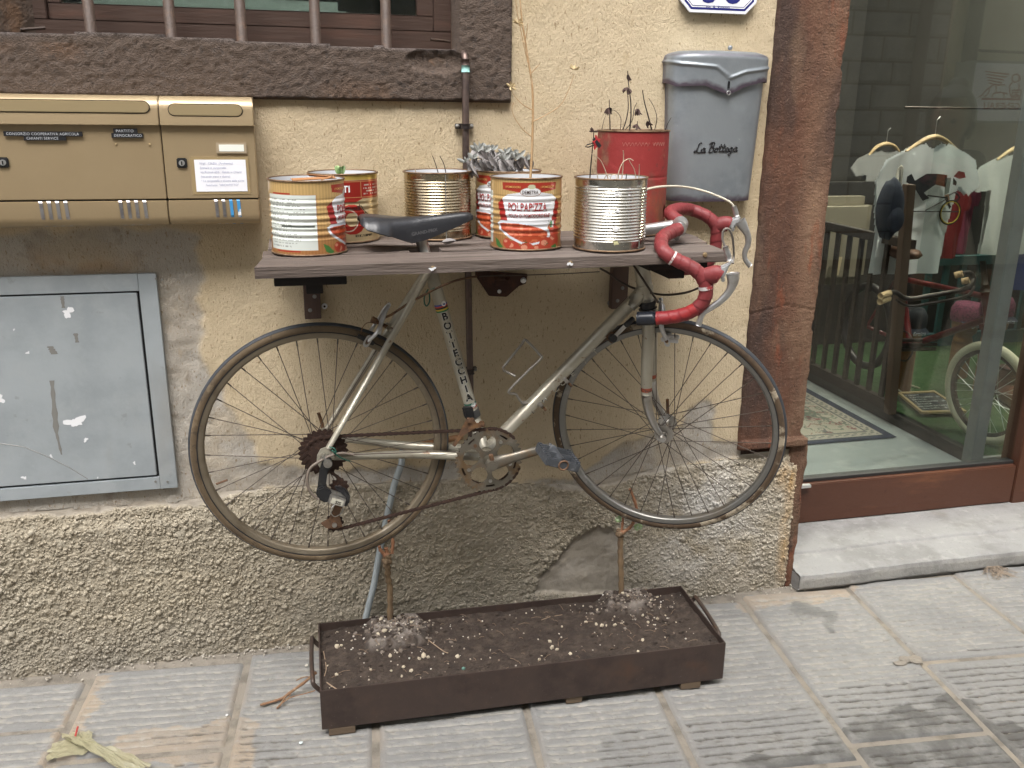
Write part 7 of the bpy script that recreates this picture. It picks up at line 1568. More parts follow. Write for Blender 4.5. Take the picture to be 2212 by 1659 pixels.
# rug
M_rug = mat('patterned_rug', (.30, .275, .22), .95, attr=[('navy', (.018, .022, .04)), ('rose', (.17, .05, .05)), ('sage', (.10, .12, .09))], bumps=[(300, .001)])
ra = atz(1938, 944, FZ+.006); X, Y = np.meshgrid(np.linspace(ra[0]-1.15, ra[0], 200), np.linspace(ra[1], ra[1]+1.7, 260), indexing='ij')
dx_, dy_ = ra[0]-X, Y-ra[1]; d = np.minimum(np.minimum(dx_, X-(ra[0]-1.15)), np.minimum(dy_, ra[1]+1.7-Y))
navy = (d < .045).astype(float)+((d > .09) & (d < .10))*.7+((d > .055) & (d < .085) & (np.sin(X*150)*np.sin(Y*150) > .1))*.6
f1 = fbm(X*11, Y*11, 3, 200); f2 = fbm(X*13+9, Y*13, 3, 201); inn = d > .11
rose = inn*(np.abs(f1-.5) < .022)*.9; sage_ = inn*(np.abs(f2-.5) < .03)*.9; navy = np.clip(navy+inn*(np.abs(fbm(X*9, Y*9+4, 3, 202)-.5) < .014)*.7, 0, 1)
rug = grid_mesh('rug', np.stack([X, Y, np.full_like(X, FZ+.006)], -1), M_rug, None, dict(navy=navy, rose=rose, sage=sage_)); tag(rug, 'patterned beige rug with navy border on the shop floor', 'rug')
# display platform with grass mat
GZ = .035
PX = float((atz(1765, 828, FZ)[0]+atz(2075, 1000, FZ)[0])/2); PSX = float(at(2100, 990, .40)[0])
vit = thing('display_platform', (2.62, .65, FZ), 'dark low display platform with a grey corner post behind the glass', 'platform')
M_dk = mat('dark_platform_edge', (.035, .032, .03), .6, layers=[((.07, .065, .06), 6, .5, .7, .5)]); M_post = mat('grey_metal_post', (.20, .21, .205), .45, .3, layers=[((.13, .135, .13), 8, .45, .65, .6)])
MB().box((PX, .43, FZ), (4.85, 3.2, GZ-.004)).build('base', M_dk, vit, bevel=.004)
MB().box((PSX+.028, .39, FZ), (4.85, .41, float(at(2150, 985, .4)[2]))).build('front_sill', M_post, vit, bevel=.002)
MB().box((PSX-.026, .375, FZ), (PSX+.026, .425, 2.85)).build('corner_post', M_post, vit, bevel=.003)
M_brn = mat('brown_slat', (.028, .020, .015), .7, layers=[((.018, .013, .01), 20, .45, .65, .7, (1, 1, .2))])
SPX, SPY = (float(q) for q in atz(1922, 893, GZ)[:2]); _t = at(1964, 398, SPY); _b = V3((SPX, SPY, GZ)); MB().obox((_t+_b)/2, (1, 0, 0), (0, 1, 0), _t-_b, .02, .022, np.linalg.norm(_t-_b)/2).build('side_post', mat('brown_post', (.10, .065, .045), .6), vit, bevel=.003)
MB().box((PX-.018, SPY+.03, GZ), (PX+.018, 3.1, GZ+.05)).build('rail_foot', M_brn, vit)
MB().box((PX-.018, SPY+.03, .80), (PX+.018, 3.1, .84)).build('rail_top', M_brn, vit)
for k in range(16):
    y = SPY+.09+k*.10; MB().box((PX-.008, y, GZ+.05), (PX+.008, y+.026, .80)).build('slat', M_brn, vit)
sg_ = glass_mat('inner_glass', (.93, .96, .95), 1.45)
MB().box((PX-.002, .43, GZ+.005), (PX+.002, SPY-.023, 2.8)).build('side_pane', sg_, vit)
M_grass = mat('artificial_grass', (.022, .065, .016), .9, layers=[((.045, .11, .03), 120, .5, .66, .8), ((.015, .05, .012), 60, .5, .7, .8)], bumps=[(260, .006)])
X, Y = np.meshgrid(np.linspace(PX+.03, 4.8, 210), np.linspace(.435, 3.1, 240), indexing='ij')
gr = grid_mesh('grass_mat', np.stack([X, Y, GZ+.008*fbm(X*160, Y*160, 2, 210)], -1), M_grass, None); tag(gr, 'bright green artificial grass mat covering the display platform', 'grass mat')
# ---- red town bicycle in the window
rb = thing('red_bicycle', (2.7, .75, GZ), 'dark red town bicycle with a cream front tyre standing on the grass mat', 'bicycle')
M_rbp = mat('dark_red_enamel', (.13, .012, .014), .3, .1, coat=.4); M_cream_t = mat('cream_tyre', (.62, .57, .44), .8, bumps=[(160, .003)]); M_dkm = mat('dark_metal', (.06, .05, .045), .4, .7); M_grip = mat('cork_grip', (.40, .28, .15), .8)
w0 = atz(2118, 958, GZ); RWF = .222
fd = unit(V3((.55, -.83, 0)))                   # the bicycle points to the street, turned a little right
# wheel plane from the ellipse seen in the window
c0_ = V3((w0[0], w0[1]+.01, GZ+RWF)); wt = unit(V3((.12, -.99, 0))); wu = V3((0, 0, 1)); wn = np.cross(wt, wu)
wu = unit(wu+wn*.06); 
fw = thing('front_wheel', (0, 0, 0), None, None); fw.parent = rb; fw.location = tuple(-V3((2.7, .75, GZ))); WL[fw.name] = np.zeros(3)
def ringp(c, T, U, N, prof, n_=72):
    m2 = MB(); k = len(prof); V_ = []
    for i in range(n_):
        a = 2*math.pi*i/n_; d2 = T*math.cos(a)+U*math.sin(a)
        for r, h in prof: V_.append(c+d2*r+N*h)
    m2.add(V_, [(i*k+q, i*k+(q+1) % k, ((i+1) % n_)*k+(q+1) % k, ((i+1) % n_)*k+q) for i in range(n_) for q in range(k)]); return m2
ringp(c0_, wt, wu, wn, [(RWF-.02+.02*math.cos(a), .02*math.sin(a)) for a in np.linspace(0, 2*math.pi, 13)[:-1]]).build('tyre', M_cream_t, fw, smooth=True)
ringp(c0_, wt, wu, wn, [(RWF-.036, .012), (RWF-.036, -.012), (RWF-.052, -.008), (RWF-.052, .008)]).build('rim', M_dkm, fw)
for i in range(28):
    a = 2*math.pi*i/28; b = a+(1 if i % 4 < 2 else -1)*.9; sd_ = 1 if i % 2 else -1; m = MB(); m.tube([c0_+(wt*math.cos(a)+wu*math.sin(a))*(RWF-.05), c0_+(wt*math.cos(b)+wu*math.sin(b))*.02+wn*.03*sd_], .0012, 5); m.build('spoke', M_chrome, fw)
m = MB(); m.cyl(c0_-wn*.05, c0_+wn*.05, .011, n=12); m.build('hub', M_dkm, fw)
hd_b = c0_-wt*.035+wu*(RWF+.075); hax = unit(wu-wt*.28); hd_t = hd_b+hax*.13
for s in (-1, 1):
    m = MB(); m.tube(smooth([hd_b-hax*.01+wn*.03*s, hd_b-hax*.10+wn*.038*s, c0_+wu*.10+wn*.042*s-wt*.012, c0_+wn*.044*s+wt*.004]), [float(q) for q in np.linspace(.013, .008, 13)], 12); m.build('fork_blade', M_rbp, rb, smooth=True)
m = MB(); m.obox(hd_b-hax*.012, wn, wt, hax, .045, .014, .012); m.build('fork_crown', M_rbp, rb, bevel=.003)
m = MB(); m.cyl(hd_b, hd_t, .020, n=16); m.build('head_tube', M_rbp, rb, smooth=True)
m = MB(); m.tube([hd_t, hd_t+hax*.012, hd_t+hax*.03], [.023, .023, .014], 14); m.cyl(hd_t+hax*.02, hd_t+hax*.13, .012, n=12); m.build('stem', M_dkm, rb, smooth=True)
back = unit(V3((.03, 1, 0))); bbk = V3(atz(1955, 830, .22)); bbk = hd_b+back*.48-V3((0, 0, .22))
m = MB(); m.cyl(hd_b+hax*.02, bbk, .015, n=14); m.build('down_tube', M_rbp, rb, smooth=True)
stt = bbk+V3((-.05, .08, .34)); m = MB(); m.cyl(bbk, stt, .014, n=14); m.build('seat_tube', M_rbp, rb, smooth=True)
m = MB(); m.cyl(hd_t-hax*.02, stt-V3((0, 0, .03)), .013, n=14); m.build('top_tube', M_rbp, rb, smooth=True)
rwc = bbk+back*.36+V3((0, 0, .01)); rwn = unit(np.cross(back, (0, 0, 1)))
ringp(rwc, back, V3((0, 0, 1)), rwn, [(RWF-.02+.02*math.cos(a), .02*math.sin(a)) for a in np.linspace(0, 2*math.pi, 13)[:-1]]).build('rear_tyre', M_blackp, rb, smooth=True)
m = MB(); m.cyl(bbk, rwc, .010, n=10); m.build('chain_stay', M_rbp, rb, smooth=True); m = MB(); m.cyl(stt, rwc, .008, n=10); m.build('seat_stay', M_rbp, rb, smooth=True)
m = MB(); m.blob(stt+V3((0, 0, .09)), .09, 3, .05, 2, (.7, 1.3, .35)); m.build('saddle', mat('brown_leather', (.10, .05, .03), .5), rb, smooth=True)
m = MB(); m.cyl(stt, stt+V3((0, 0, .08)), .011); m.build('seat_post', M_dkm, rb)
m = MB(); m.cyl(bbk-rwn*.06, bbk+rwn*.06, .013, n=12); m.ring(bbk-rwn*.035, rwn, .07, .004, 30, 6); m.build('crank_axle', M_dkm, rb)
for k in (-1, 0, 1): m = MB(); m.cyl(bbk+rwn*.06-back*.10+V3((0, 0, .022*k+.03)), bbk-rwn*.03-back*.08+V3((0, 0, .022*k+.03))-V3((.10, 0, 0)), .009, n=10); m.build('pedal_bar', M_dkm, rb, smooth=True)
hb = hd_t+hax*.125; hl = unit(V3((-.72, -.30, 0)))*-1
yv = hb[1]; HP = [(1920, 633), (1935, 632), (1952, 643), (1975, 645), (2005, 640), (2040, 634), (2075, 627), (2095, 618), (2103, 602), (2095, 590), (2078, 592)]
P_ = [at(u, v, yv+ .10*math.sin(i*.9)*.3) for i, (u, v) in enumerate(HP)]
m = MB(); m.tube(smooth(P_), .0105, 12); m.build('handlebar', M_dkm, rb, smooth=True)
m = MB(); m.tube(smooth([p-V3((0, .01, .028)) for p in P_[1:-2]]), .006, 10); m.build('brake_rod', M_dkm, rb, smooth=True)
for a, b in (((1902, 640), (1922, 633)), ((2080, 591), (2062, 595)), ((1900, 652), (1920, 644)), ((2094, 605), (2078, 608))):
    m = MB(); m.cyl(at(*a, yv-.02), at(*b, yv), .0135, n=12); m.build('grip', M_grip, rb, smooth=True)
# ---- chalkboard
cb = [atz(u, v, GZ+.02) for u, v in ((1938, 852), (2018, 848), (2088, 893), (1990, 895))]
brd = thing('chalkboard', tuple(cb[0]), 'wood-framed chalkboard price list lying on the grass mat', 'chalkboard')
c_ = sum(cb)/4; fr_ = MB(); inn_ = [c_+(p-c_)*.88 for p in cb]
for i in range(4):
    j = (i+1) % 4; up_ = V3((0, 0, .012)); fr_.add([cb[i], cb[j], inn_[j], inn_[i], cb[i]+up_, cb[j]+up_, inn_[j]+up_, inn_[i]+up_], [(0, 1, 2, 3), (4, 7, 6, 5), (0, 4, 5, 1), (2, 6, 7, 3)])
fr_.build('frame', mat('pale_wood', (.42, .31, .16), .7), brd)
m = MB(); m.add([p+V3((0, 0, .006)) for p in inn_], [(0, 1, 2, 3)]); m.build('board', mat('slate', (.018, .022, .028), .8), brd)
ex_ = (inn_[1]-inn_[0]); ey_ = (inn_[0]-inn_[3]); m = MB(); lx, ly = np.linalg.norm(ex_), np.linalg.norm(ey_)
for i, tx in enumerate(('T-SHIRT', '  CAPPELLINO   20 €', '  EROICA', '  CAPPELLINO   30 €', '  EROICA', 'MAGLIA DI LANA  ABILE', '  TG. S M L    80 €')): put_text(m, tx, inn_[3]+ex_*.05+ey_*(.86-.125*i)+V3((0, 0, .0075)), unit(ex_), unit(ey_), size=ly*.10, sx=.8)
m.build('chalk_text', mat('chalk', (.6, .62, .62), .9), brd)
m = MB(); m.tube(smooth([cb[0]+V3((.02, 0, .012)), cb[0]+V3((.03, .06, .02)), cb[0]+V3((.10, .09, .02)), cb[0]+V3((.15, .03, .014))]), .005, 6); m.build('string', mat('string', (.4, .36, .28), .9), brd)
# ---- T-shirts on hangers
def tshirt(u0, u1, v0, v1, y, mt, label, pr=None, skew=.0, outl=None):
    """front view traced at plane y: collar, shoulders, sleeves; cloth with folds and thickness"""
    a, b = at(u0, v0, y), at(u1, v1, y); W_ = b[0]-a[0]; H_ = a[2]-b[2]; t = thing('t_shirt', ((a[0]+b[0])/2, y, b[2]), label, 't-shirt', 't-shirts on hangers in the shop')
    outl = outl or [(.20, 0), (.22, .25), (.20, .62), (.06, .60), (-.02, .72), (.08, .86), (.30, .95), (.38, .975), (.5, .93), (.62, .975), (.70, .95), (.92, .86), (1.02, .72), (.94, .60), (.80, .62), (.79, .25), (.80, 0)]
    s_, t_ = np.meshgrid(np.linspace(-.03, 1.03, 90), np.linspace(0, 1, 100), indexing='ij'); mk = inpoly(s_, t_, outl)
    for sgn in (-1, 1):
        dep = .035*np.cos(np.clip((s_-.5)*2, -1, 1)*1.5)+.012*(fbm(s_*5, t_*2, 3, int(u0) % 97)-.5)+.010*np.sin(s_*22+t_*3)*(1-t_)
        P_ = np.stack([a[0]+s_*W_+skew*(t_-.5), y-sgn*dep*-1*1.0 if sgn < 0 else y-dep, b[2]+t_*H_], -1)
        if sgn < 0: P_[..., 1] = y+dep*.5+.004
        o_ = grid_mesh('cloth_front' if sgn > 0 else 'cloth_back', P_, mt, t, None, mk[:-1, :-1] & mk[1:, 1:] & mk[1:, :-1] & mk[:-1, 1:])
    hz_ = b[2]+H_*.95; cx_ = (a[0]+b[0])/2; m = MB(); m.tube(smooth([(cx_-W_*.25, y, hz_-.02), (cx_-.06, y, hz_+.028), (cx_, y, hz_+.045), (cx_+.06, y, hz_+.028), (cx_+W_*.25, y, hz_-.02)]), [.010, .012, .014, .016, .018, .02, .022, .024, .026, .024, .022, .02, .018, .016, .014, .012, .010][:17], 8, flat=.5); m.build('hanger', mat('pale_hanger_wood_%d' % int(u0), (.42, .31, .17), .6), t, smooth=True)
    m = MB(); m.tube([(cx_, y, hz_+.05), (cx_, y, hz_+.12), (cx_+.015, y, hz_+.135)], .0016, 6); m.build('hook', M_chrome, t)
    return t, a, W_, b, H_
M_tsh = mat('white_cotton', (.78, .83, .87), .9, bumps=[(300, .0006)]); SY = 1.52
t, a_, W_, b_, H_ = tshirt(1903, 2085, 302, 585, SY, M_tsh, 'white t-shirt printed with a bowing cyclist on a yellow-wheeled bicycle', skew=.02, outl=[(.07, 0), (.07, .3), (.02, .5), (-.01, .70), (.06, .86), (.28, .955), (.37, .985), (.47, .92), (.58, .985), (.67, .955), (.90, .86), (1.01, .66), (.88, .58), (.76, .66), (.72, .30), (.70, 0)])
def tp(s, q): return V3((a_[0]+s*W_, SY-.052, b_[2]+q*H_))
def flat(nm, polys, col): 
    m = MB()
    for i, pl in enumerate(polys): m.add([tp(*p)-V3((0, .0006*i, 0)) for p in pl], [tuple(range(len(pl)))])
    m.build(nm, mat('print_'+nm, col, .9), t)
flat('trousers', [[(.22, .74), (.26, .76), (.30, .71), (.40, .76), (.50, .76), (.50, .68), (.40, .62), (.46, .58), (.40, .56), (.30, .66), (.22, .70)]], (.018, .02, .026))
flat('waistcoat', [[(.50, .76), (.60, .75), (.60, .66), (.50, .68)]], (.14, .05, .022)); flat('cap', [[(.66, .74), (.70, .78), (.76, .77), (.78, .73), (.72, .72)]], (.20, .02, .018)); flat('beard', [[(.66, .73), (.70, .70), (.70, .67), (.665, .68)]], (.02, .015, .015))
flat('sleeve_arm', [[(.58, .73), (.64, .73), (.64, .62), (.60, .60)]], (.22, .25, .24)); flat('forearm', [[(.60, .60), (.64, .61), (.67, .53), (.64, .52)]], (.45, .25, .16))
m = MB(); m.tube([tp(.2, .485), tp(.78, .475)], .003, 5); m.tube([tp(.44, .60), tp(.63, .58), tp(.66, .52)], .004, 5); m.tube([tp(.44, .49), tp(.62, .57), tp(.68, .51)], .003, 5); m.tube([tp(.62, .60), tp(.67, .42+.08)], .003, 5); m.tube(smooth([tp(.64, .60), tp(.70, .62), tp(.75, .58), tp(.70, .55)]), .004, 5); tag(m.build('print_lines', M_black, t), kind='stuff')
wc = tp(.68, .43+.08); m = MB(); m.ring(tp(.68, .515-.02)+V3((0, 0, -.015)), (0, 1, 0), .055, .0035, 36, 6); m.build('print_wheel_edge', M_black, t); m = MB(); m.ring(tp(.68, .515-.02)+V3((0, -.001, -.015)), (0, 1, 0), .050, .0028, 36, 6); m.build('print_wheel', mat('print_yellow', (.55, .42, .05), .8), t)
m = MB(); put_text(m, 'S', tp(.55, .885)+V3((0, .03, 0)), (1, 0, 0), (0, 0, 1), size=.02); m.build('size_label', M_black, t)
tshirt(2110, 2255, 325, 545, 1.95, mat('white_cotton_b', (.60, .62, .62), .9), 'white t-shirt with a small red print hanging behind the corner post')
tshirt(1845, 1960, 320, 470, 2.6, mat('grey_cotton', (.30, .31, .31), .9), 'grey ringer t-shirt hanging deep in the shop')
tshirt(2035, 2100, 380, 545, 2.05, mat('burgundy_cotton', (.17, .03, .06), .9), 'burgundy t-shirt half hidden behind the white printed one')
tshirt(2005, 2080, 390, 555, 1.85, mat('red_cotton', (.17, .008, .010), .9), 'dark red t-shirt half hidden behind the white printed one')
tshirt(2180, 2300, 400, 620, 2.2, mat('blue_cotton', (.02, .04, .17), .9), 'royal blue t-shirt hanging by the right side frame of the window')
# ---- hanging rail
m = MB(); m.cyl((2.72, 1.53, at(1990, 262, 1.53)[2]+.06), (4.6, 1.53, at(1990, 262, 1.53)[2]+.06), .005, n=10); o = m.build('clothes_rail', M_dkm, None); tag(o, 'dark metal clothes rail carrying the printed t-shirts', 'rail')
# ---- dark blue bag on the post
M_navy = mat('navy_cloth', (.012, .018, .035), .9, bumps=[(200, .001)]); bg_ = thing('navy_bag', (2.5, 1.2, .9), 'dark navy backpack hanging from the brown post in the shop', 'bag')
bc = at(1922, 452, SPY-.04); m = MB(); m.blob(bc, .085, 9, .05, 3, (.70, .6, 1.55)); m.build('body', M_navy, bg_, smooth=True); m = MB(); m.blob(bc+V3((.005, -.04, -.04)), .055, 10, .05, 3, (.7, .5, 1.0)); m.build('pocket', M_navy, bg_, smooth=True)
m = MB(); m.tube(smooth([bc+V3((.02, 0, .10)), at(1940, 372, SPY), at(1948, 362, SPY), bc+V3((.05, .02, .08))]), .007, 8); m.build('strap', mat('pale_strap', (.3, .29, .26), .9), bg_, smooth=True)
# ---- satchels on the far side (dim)
sb_ = thing('canvas_satchel', tuple(at(1800, 520, 2.2)), 'dim beige canvas bag with a paper tag in the back of the shop', 'bag'); p = at(1800, 520, 2.2); m = MB(); m.obox(p, (1, 0, 0), (0, 1, 0), (0, 0, 1), .20, .07, .24); m.build('body', mat('beige_canvas', (.22, .20, .15), .9), sb_, bevel=.05); m = MB(); m.obox(at(1808, 575, 2.1), (1, 0, 0), (0, 1, 0), (.1, 0, 1), .02, .002, .05); m.build('paper_tag', mat('paper_tag', (.5, .42, .27), .9), sb_)
# ---- teal shutter
sh = thing('teal_shutter', (3.6, 2.35, GZ), 'teal slatted shutter leaning at the back of the display', 'shutter'); M_teal = mat('teal_paint', (.03, .095, .10), .7, layers=[((.03, .08, .085), 12, .45, .65, .7)])
x0, x1 = at(2000, 600, 2.35)[0], at(2240, 600, 2.35)[0]
MB().box((x0, 2.33, at(2050, 572, 2.35)[2]), (x1, 2.37, at(2050, 560, 2.35)[2]+.02)).build('top_rail', M_teal, sh); MB().box((x0, 2.33, GZ), (x1, 2.37, GZ+.08)).build('bottom_rail', M_teal, sh)
k = 0; x = x0
while x < x1: MB().box((x, 2.34, GZ+.08), (x+.035, 2.36, at(2050, 572, 2.35)[2])).build('slat', M_teal, sh); x += .115
mb = MB(); mb.box((2.75, 2.5, GZ), (4.8, 2.55, 1.0)); o = mb.build('dark_backboard', mat('dark_backboard', (.02, .018, .016), .9), None); tag(o, 'dark board standing behind the teal shutter', 'board')
# ---- wooden mannequin heads with caps
def head(u, v, y, lab, pink):
    c = at(u, v, y); t = thing('cap_display_head', (c[0], y, GZ), lab, 'display head')
    prof = [(.001, -.105), (.05, -.10), (.046, -.075), (.042, -.06), (.060, -.04), (.066, .0), (.068, .035), (.058, .07), (.02, .09), (.001, .092)]
    m = MB(); m.lathe(prof, c, 20); face = unit(V3((-.3, -1, 0))); 
    m.tube([c+face*.060+V3((0, 0, .02)), c+face*.078+V3((0, 0, -.008)), c+face*.062+V3((0, 0, -.014))], [.006, .011, .008], 8); m.tube([c+face*.060+V3((-.02, 0, -.034)), c+face*.068+V3((0, 0, -.034)), c+face*.060+V3((.02, 0, -.034))], [.004, .006, .004], 8)
    m.build('head', mat('carved_wood_%d' % u, (.30, .15, .06), .5), t, smooth=True)
    m = MB(); m.cyl(V3((c[0], y, GZ)), c-V3((0, 0, .1)), .05); m.build('stand', mat('wood_stand_%d' % u, (.24, .12, .05), .6), t)
    m = MB(); m.lathe([(.076, .02), (.080, .045), (.078, .085), (.06, .115), (.001, .125)], c, 20); m.build('cap', mat('cap_cloth_%d' % u, (.17, .035, .075) if pink else (.015, .018, .025), .9, layers=[((.05, .01, .03), 90, .5, .55, .9)] if pink else ()), t, smooth=True)
    m = MB(); m.add([c+V3((math.cos(a)*.078, math.sin(a)*.078, .028)) for a in np.linspace(-2.6, -.9, 9)]+[c+V3((math.cos(a)*.078, math.sin(a)*.078, .015))+face*.055 for a in np.linspace(-2.6, -.9, 9)], [(i, i+1, 10+i, 9+i) for i in range(8)]); m.build('visor', M_navy, t)
    m = MB(); put_text(m, 'Eroica', c+face*.13+V3((-.03, 0, .008)), (1, 0, 0), (0, .3, .9), size=.028, shear=.3); m.build('visor_lettering', M_twht, t)
head(1962, 715, 1.55, 'carved wooden head in a dark cap lettered Eroica behind the red bicycle', False); head(2085, 700, 1.75, 'carved wooden head in a pink checked cap behind the red bicycle', True); head(2150, 690, 1.5, 'carved wooden head in a pink checked cap half hidden by the post', True)
# ---- boots
M_boot = mat('brown_boot_leather', (.09, .032, .018), .35, layers=[((.05, .018, .012), 12, .45, .65, .7)])
for i, (u, lb) in enumerate(((2180, 'brown leather ankle boot on the grass mat, beside the cream wheel'), (2235, 'brown leather ankle boot on the grass mat, next to its twin'))):
    p = atz(u, 872, GZ+.01); t = thing('ankle_boot', tuple(p), lb, 'boot'); d_ = unit(V3((-.3, -1, 0)))
    m = MB(); m.tube(smooth([p+V3((0, 0, .17))-d_*.05, p+V3((0, 0, .10))-d_*.05, p+V3((0, 0, .05))-d_*.03, p+V3((0, 0, .045))+d_*.06, p+V3((0, 0, .035))+d_*.14, p+V3((0, 0, .03))+d_*.17]), [float(np.interp(q, [0, .3, .5, .8, 1], [.05, .045, .052, .045, .02])) for q in np.linspace(0, 1, 21)], 14); m.build('upper', M_boot, t, smooth=True)
    m = MB(); m.obox(p+d_*.05+V3((0, 0, .0)), d_, np.cross(d_, (0, 0, 1)), (0, 0, 1), .125, .045, .010); m.build('sole', mat('boot_sole_%d' % i, (.02, .015, .012), .7), t, bevel=.008)
    m = MB()
    for k in range(5): q = p+V3((0, 0, .075+.018*k))+d_*(.022-.008*k); s_v = np.cross(d_, (0, 0, 1)); m.tube([q-s_v*.02, q+d_*.012, q+s_v*.02], .003, 5)
    tag(m.build('laces', mat('laces_%d' % i, (.03, .02, .015), .9), t), kind='stuff')

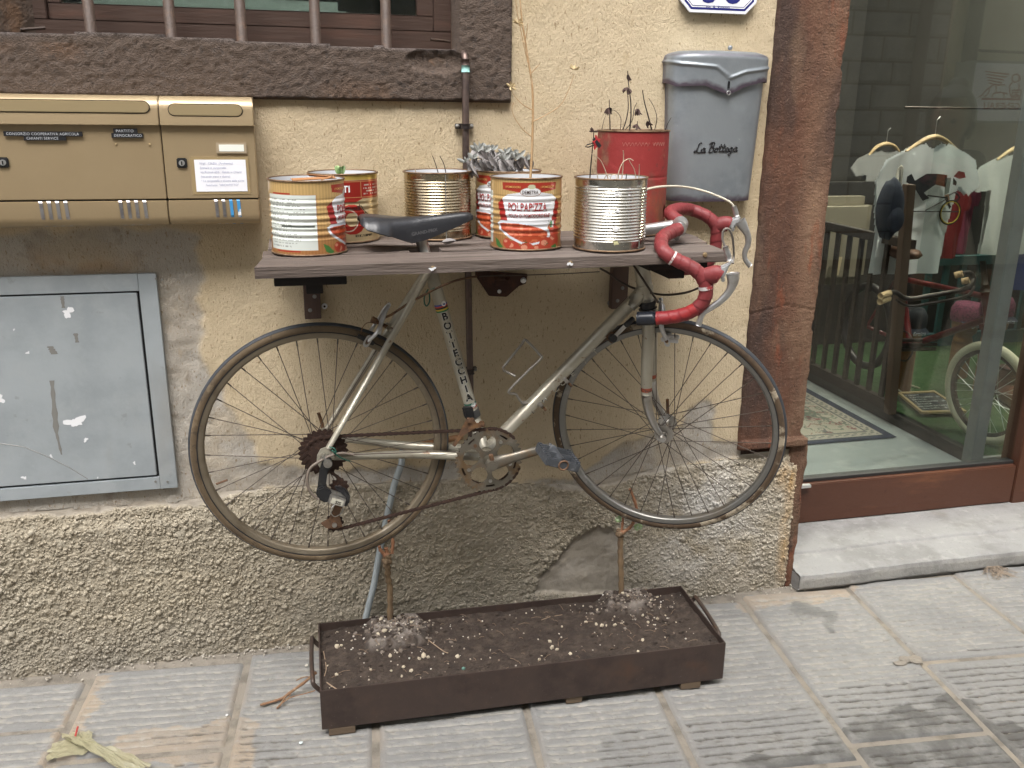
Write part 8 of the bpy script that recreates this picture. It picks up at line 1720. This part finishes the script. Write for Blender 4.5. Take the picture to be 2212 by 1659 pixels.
# ================================================================== PASSER-BY mirrored in the glass
def person():
    vy = 1.32; hv = at(2052, 262, vy); hx, hz_ = hv[0], hv[2]; hy = 2*GY-vy
    t = thing('person', (hx, hy, 0), 'person in dark coat and pink checked scarf, hair tied up, mirrored in the glass', 'person')
    k = hz_/1.45
    me = bpy.data.meshes.new('coat_body')
    J = dict(pel=(0, 0, .86), waist=(0, 0, 1.0), chest=(0, -.01, 1.18), neck=(0, 0, 1.32), ntop=(0, .01, 1.37), shl=(-.16, 0, 1.27), shr=(.16, 0, 1.27), ell=(-.22, .02, 1.02), elr=(.22, .02, 1.02), wrl=(-.20, .12, .83), wrr=(.20, .12, .83), hipl=(-.09, 0, .82), hipr=(.09, 0, .82), knl=(-.10, .02, .46), knr=(.10, -.03, .46), anl=(-.10, -.02, .09), anr=(.10, -.05, .09), tol=(-.12, .12, .04), tor=(.12, .09, .04), hal=(-.19, .17, .76), har=(.19, .17, .76))
    rad = dict(pel=.15, waist=.135, chest=.15, neck=.06, ntop=.05, shl=.075, shr=.075, ell=.052, elr=.052, wrl=.038, wrr=.038, hipl=.10, hipr=.10, knl=.062, knr=.062, anl=.042, anr=.042, tol=.035, tor=.035, hal=.035, har=.035)
    E_ = [('pel', 'waist'), ('waist', 'chest'), ('chest', 'neck'), ('neck', 'ntop'), ('chest', 'shl'), ('chest', 'shr'), ('shl', 'ell'), ('ell', 'wrl'), ('wrl', 'hal'), ('shr', 'elr'), ('elr', 'wrr'), ('wrr', 'har'), ('pel', 'hipl'), ('pel', 'hipr'), ('hipl', 'knl'), ('knl', 'anl'), ('anl', 'tol'), ('hipr', 'knr'), ('knr', 'anr'), ('anr', 'tor')]
    nm = list(J); me.from_pydata([tuple(k*c for c in J[n]) for n in nm], [(nm.index(a), nm.index(b)) for a, b in E_], [])
    o = bpy.data.objects.new('body', me); COL.objects.link(o); o.parent = t
    sk = o.modifiers.new('skin', 'SKIN'); sv = me.skin_vertices[0].data
    for i, n in enumerate(nm): sv[i].radius = (rad[n]*k, rad[n]*k*.85); sv[i].use_root = (n == 'pel')
    sk.use_smooth_shade = True; ss = o.modifiers.new('sub', 'SUBSURF'); ss.levels = 1; ss.render_levels = 2
    me.materials.append(mat('dark_coat', (.03, .028, .035), .9))
    WL[t.name] = V3((hx, hy, 0)); hc = V3((hx, hy, hz_))
    fdir = unit(V3((-.75, .6, -.1))); rt = unit(np.cross(fdir, (0, 0, 1))); M_sk = mat('skin', (.26, .15, .105), .6)
    n_, m_ = 26, 20; a, b = np.meshgrid(np.linspace(0, 2*np.pi, n_+1), np.linspace(-np.pi/2, np.pi/2, m_), indexing='ij')
    fx = np.cos(b)*np.cos(a); rx = np.cos(b)*np.sin(a); ux = np.sin(b)
    def g(x0, y0, s, h): return h*np.exp(-((rx-x0)**2+(ux-y0)**2)/s**2)*(fx > .2)
    f_r = 1+g(0, -.12, .16, .22)+g(0, -.22, .12, .10)-g(.36, .08, .16, .10)-g(-.36, .08, .16, .10)+g(0, -.55, .2, .05)+g(0, -.78, .3, .08)
    sx = np.interp(ux, [-1, -.5, 0, 1], [.6, .84, 1, 1])
    HPt = hc[None, None, :]+.102*(fx*f_r)[..., None]*fdir+.078*(rx*sx)[..., None]*rt+.118*ux[..., None]*V3((0, 0, 1))
    hd = grid_mesh('head', HPt, M_sk, t); m = MB(); m.cyl(hc-V3((0, 0, .15)), hc-V3((0, 0, .06)), .05); m.build('neck', M_sk, t, smooth=True)
    for s in (-1, 1):
        m = MB(); m.blob(hc+fdir*.088+rt*.032*s+V3((0, 0, .010)), .012, 1, .0, 2); m.build('eye', mat('eye_%d' % s, (.05, .04, .035), .2), hd, smooth=True); m = MB(); m.blob(hc+rt*.078*s-fdir*.01, .028, 2, .0, 2, (.6, .6, 1)); m.build('ear', M_sk, hd, smooth=True)
    m = MB(); m.tube([hc+fdir*.094+rt*-.022-V3((0, 0, .062)), hc+fdir*.104-V3((0, 0, .060)), hc+fdir*.094+rt*.022-V3((0, 0, .062))], [.004, .007, .004], 8); m.build('mouth', mat('lips', (.30, .10, .09), .5), hd, smooth=True)
    hair = 1.14+.05*fbm(a*4, b*6, 3, 220); mask = (fx < .45) | (ux > .55); HH = hc[None, None, :]+V3((0, 0, .008))+.108*(fx*hair)[..., None]*fdir+.086*(rx*hair)[..., None]*rt+.124*(ux*hair)[..., None]*V3((0, 0, 1))
    kp = (mask & (ux > -.55))[:-1, :-1]; M_hair = mat('dark_hair', (.014, .010, .008), .5, bumps=[(90, .006, (1, 1, .2))]); grid_mesh('hair', HH, M_hair, hd, None, kp); m = MB(); m.blob(hc-fdir*.05+V3((0, 0, .135)), .045, 4, .08, 2); m.build('hair_bun', M_hair, hd, smooth=True)
    M_scf = mat('pink_checked_scarf', (.30, .06, .10), .95, layers=[((.02, .015, .02), 45, .5, .52, .9, None, 'vor'), ((.5, .3, .34), 60, .6, .64, .7)], bumps=[(60, .006)])
    m = MB()
    for j in range(3): m.ring(hc-V3((0, 0, .17+.035*j))+fdir*.01*j, unit(V3((.12*j, .15, 1))), .085+.022*j, .038, 36, 10)
    q = hc+rt*.0-fdir*.10-V3((0, 0, .16)); m.tube(smooth([q, q-fdir*.07-V3((0, 0, .06)), q-fdir*.09-V3((0, 0, .25)), q-fdir*.07-V3((0, 0, .42))]), [.04, .05, .055, .06, .06, .065, .065, .07, .07, .07, .065, .06, .05], 12, flat=.5); m.build('scarf', M_scf, t, smooth=True)
    for s in (-1, 1):                       # relaxed hands with five bent fingers
        w_ = V3((hx, hy, 0))+V3((.19*s, .17, .76))*k; m = MB()
        for q_, (dx_, L_) in enumerate(((-.026, .06), (-.010, .07), (.008, .068), (.024, .055))): b0 = w_+V3((dx_*.8, .01, -.03)); m.tube(smooth([b0, b0+V3((0, .012, -L_*.5)), b0+V3((0, .002, -L_))]), [.0085]*9, 8)
        b0 = w_+V3((-.03*s, .01, .0)); m.tube(smooth([b0, b0+V3((-.022*s, .015, -.02)), b0+V3((-.026*s, .022, -.045))]), [.010]*9, 8); m.blob(w_+V3((0, .005, -.01)), .034, 3, .05, 2, (1, .5, 1.1)); m.build('hand', M_sk, t, smooth=True)
person()
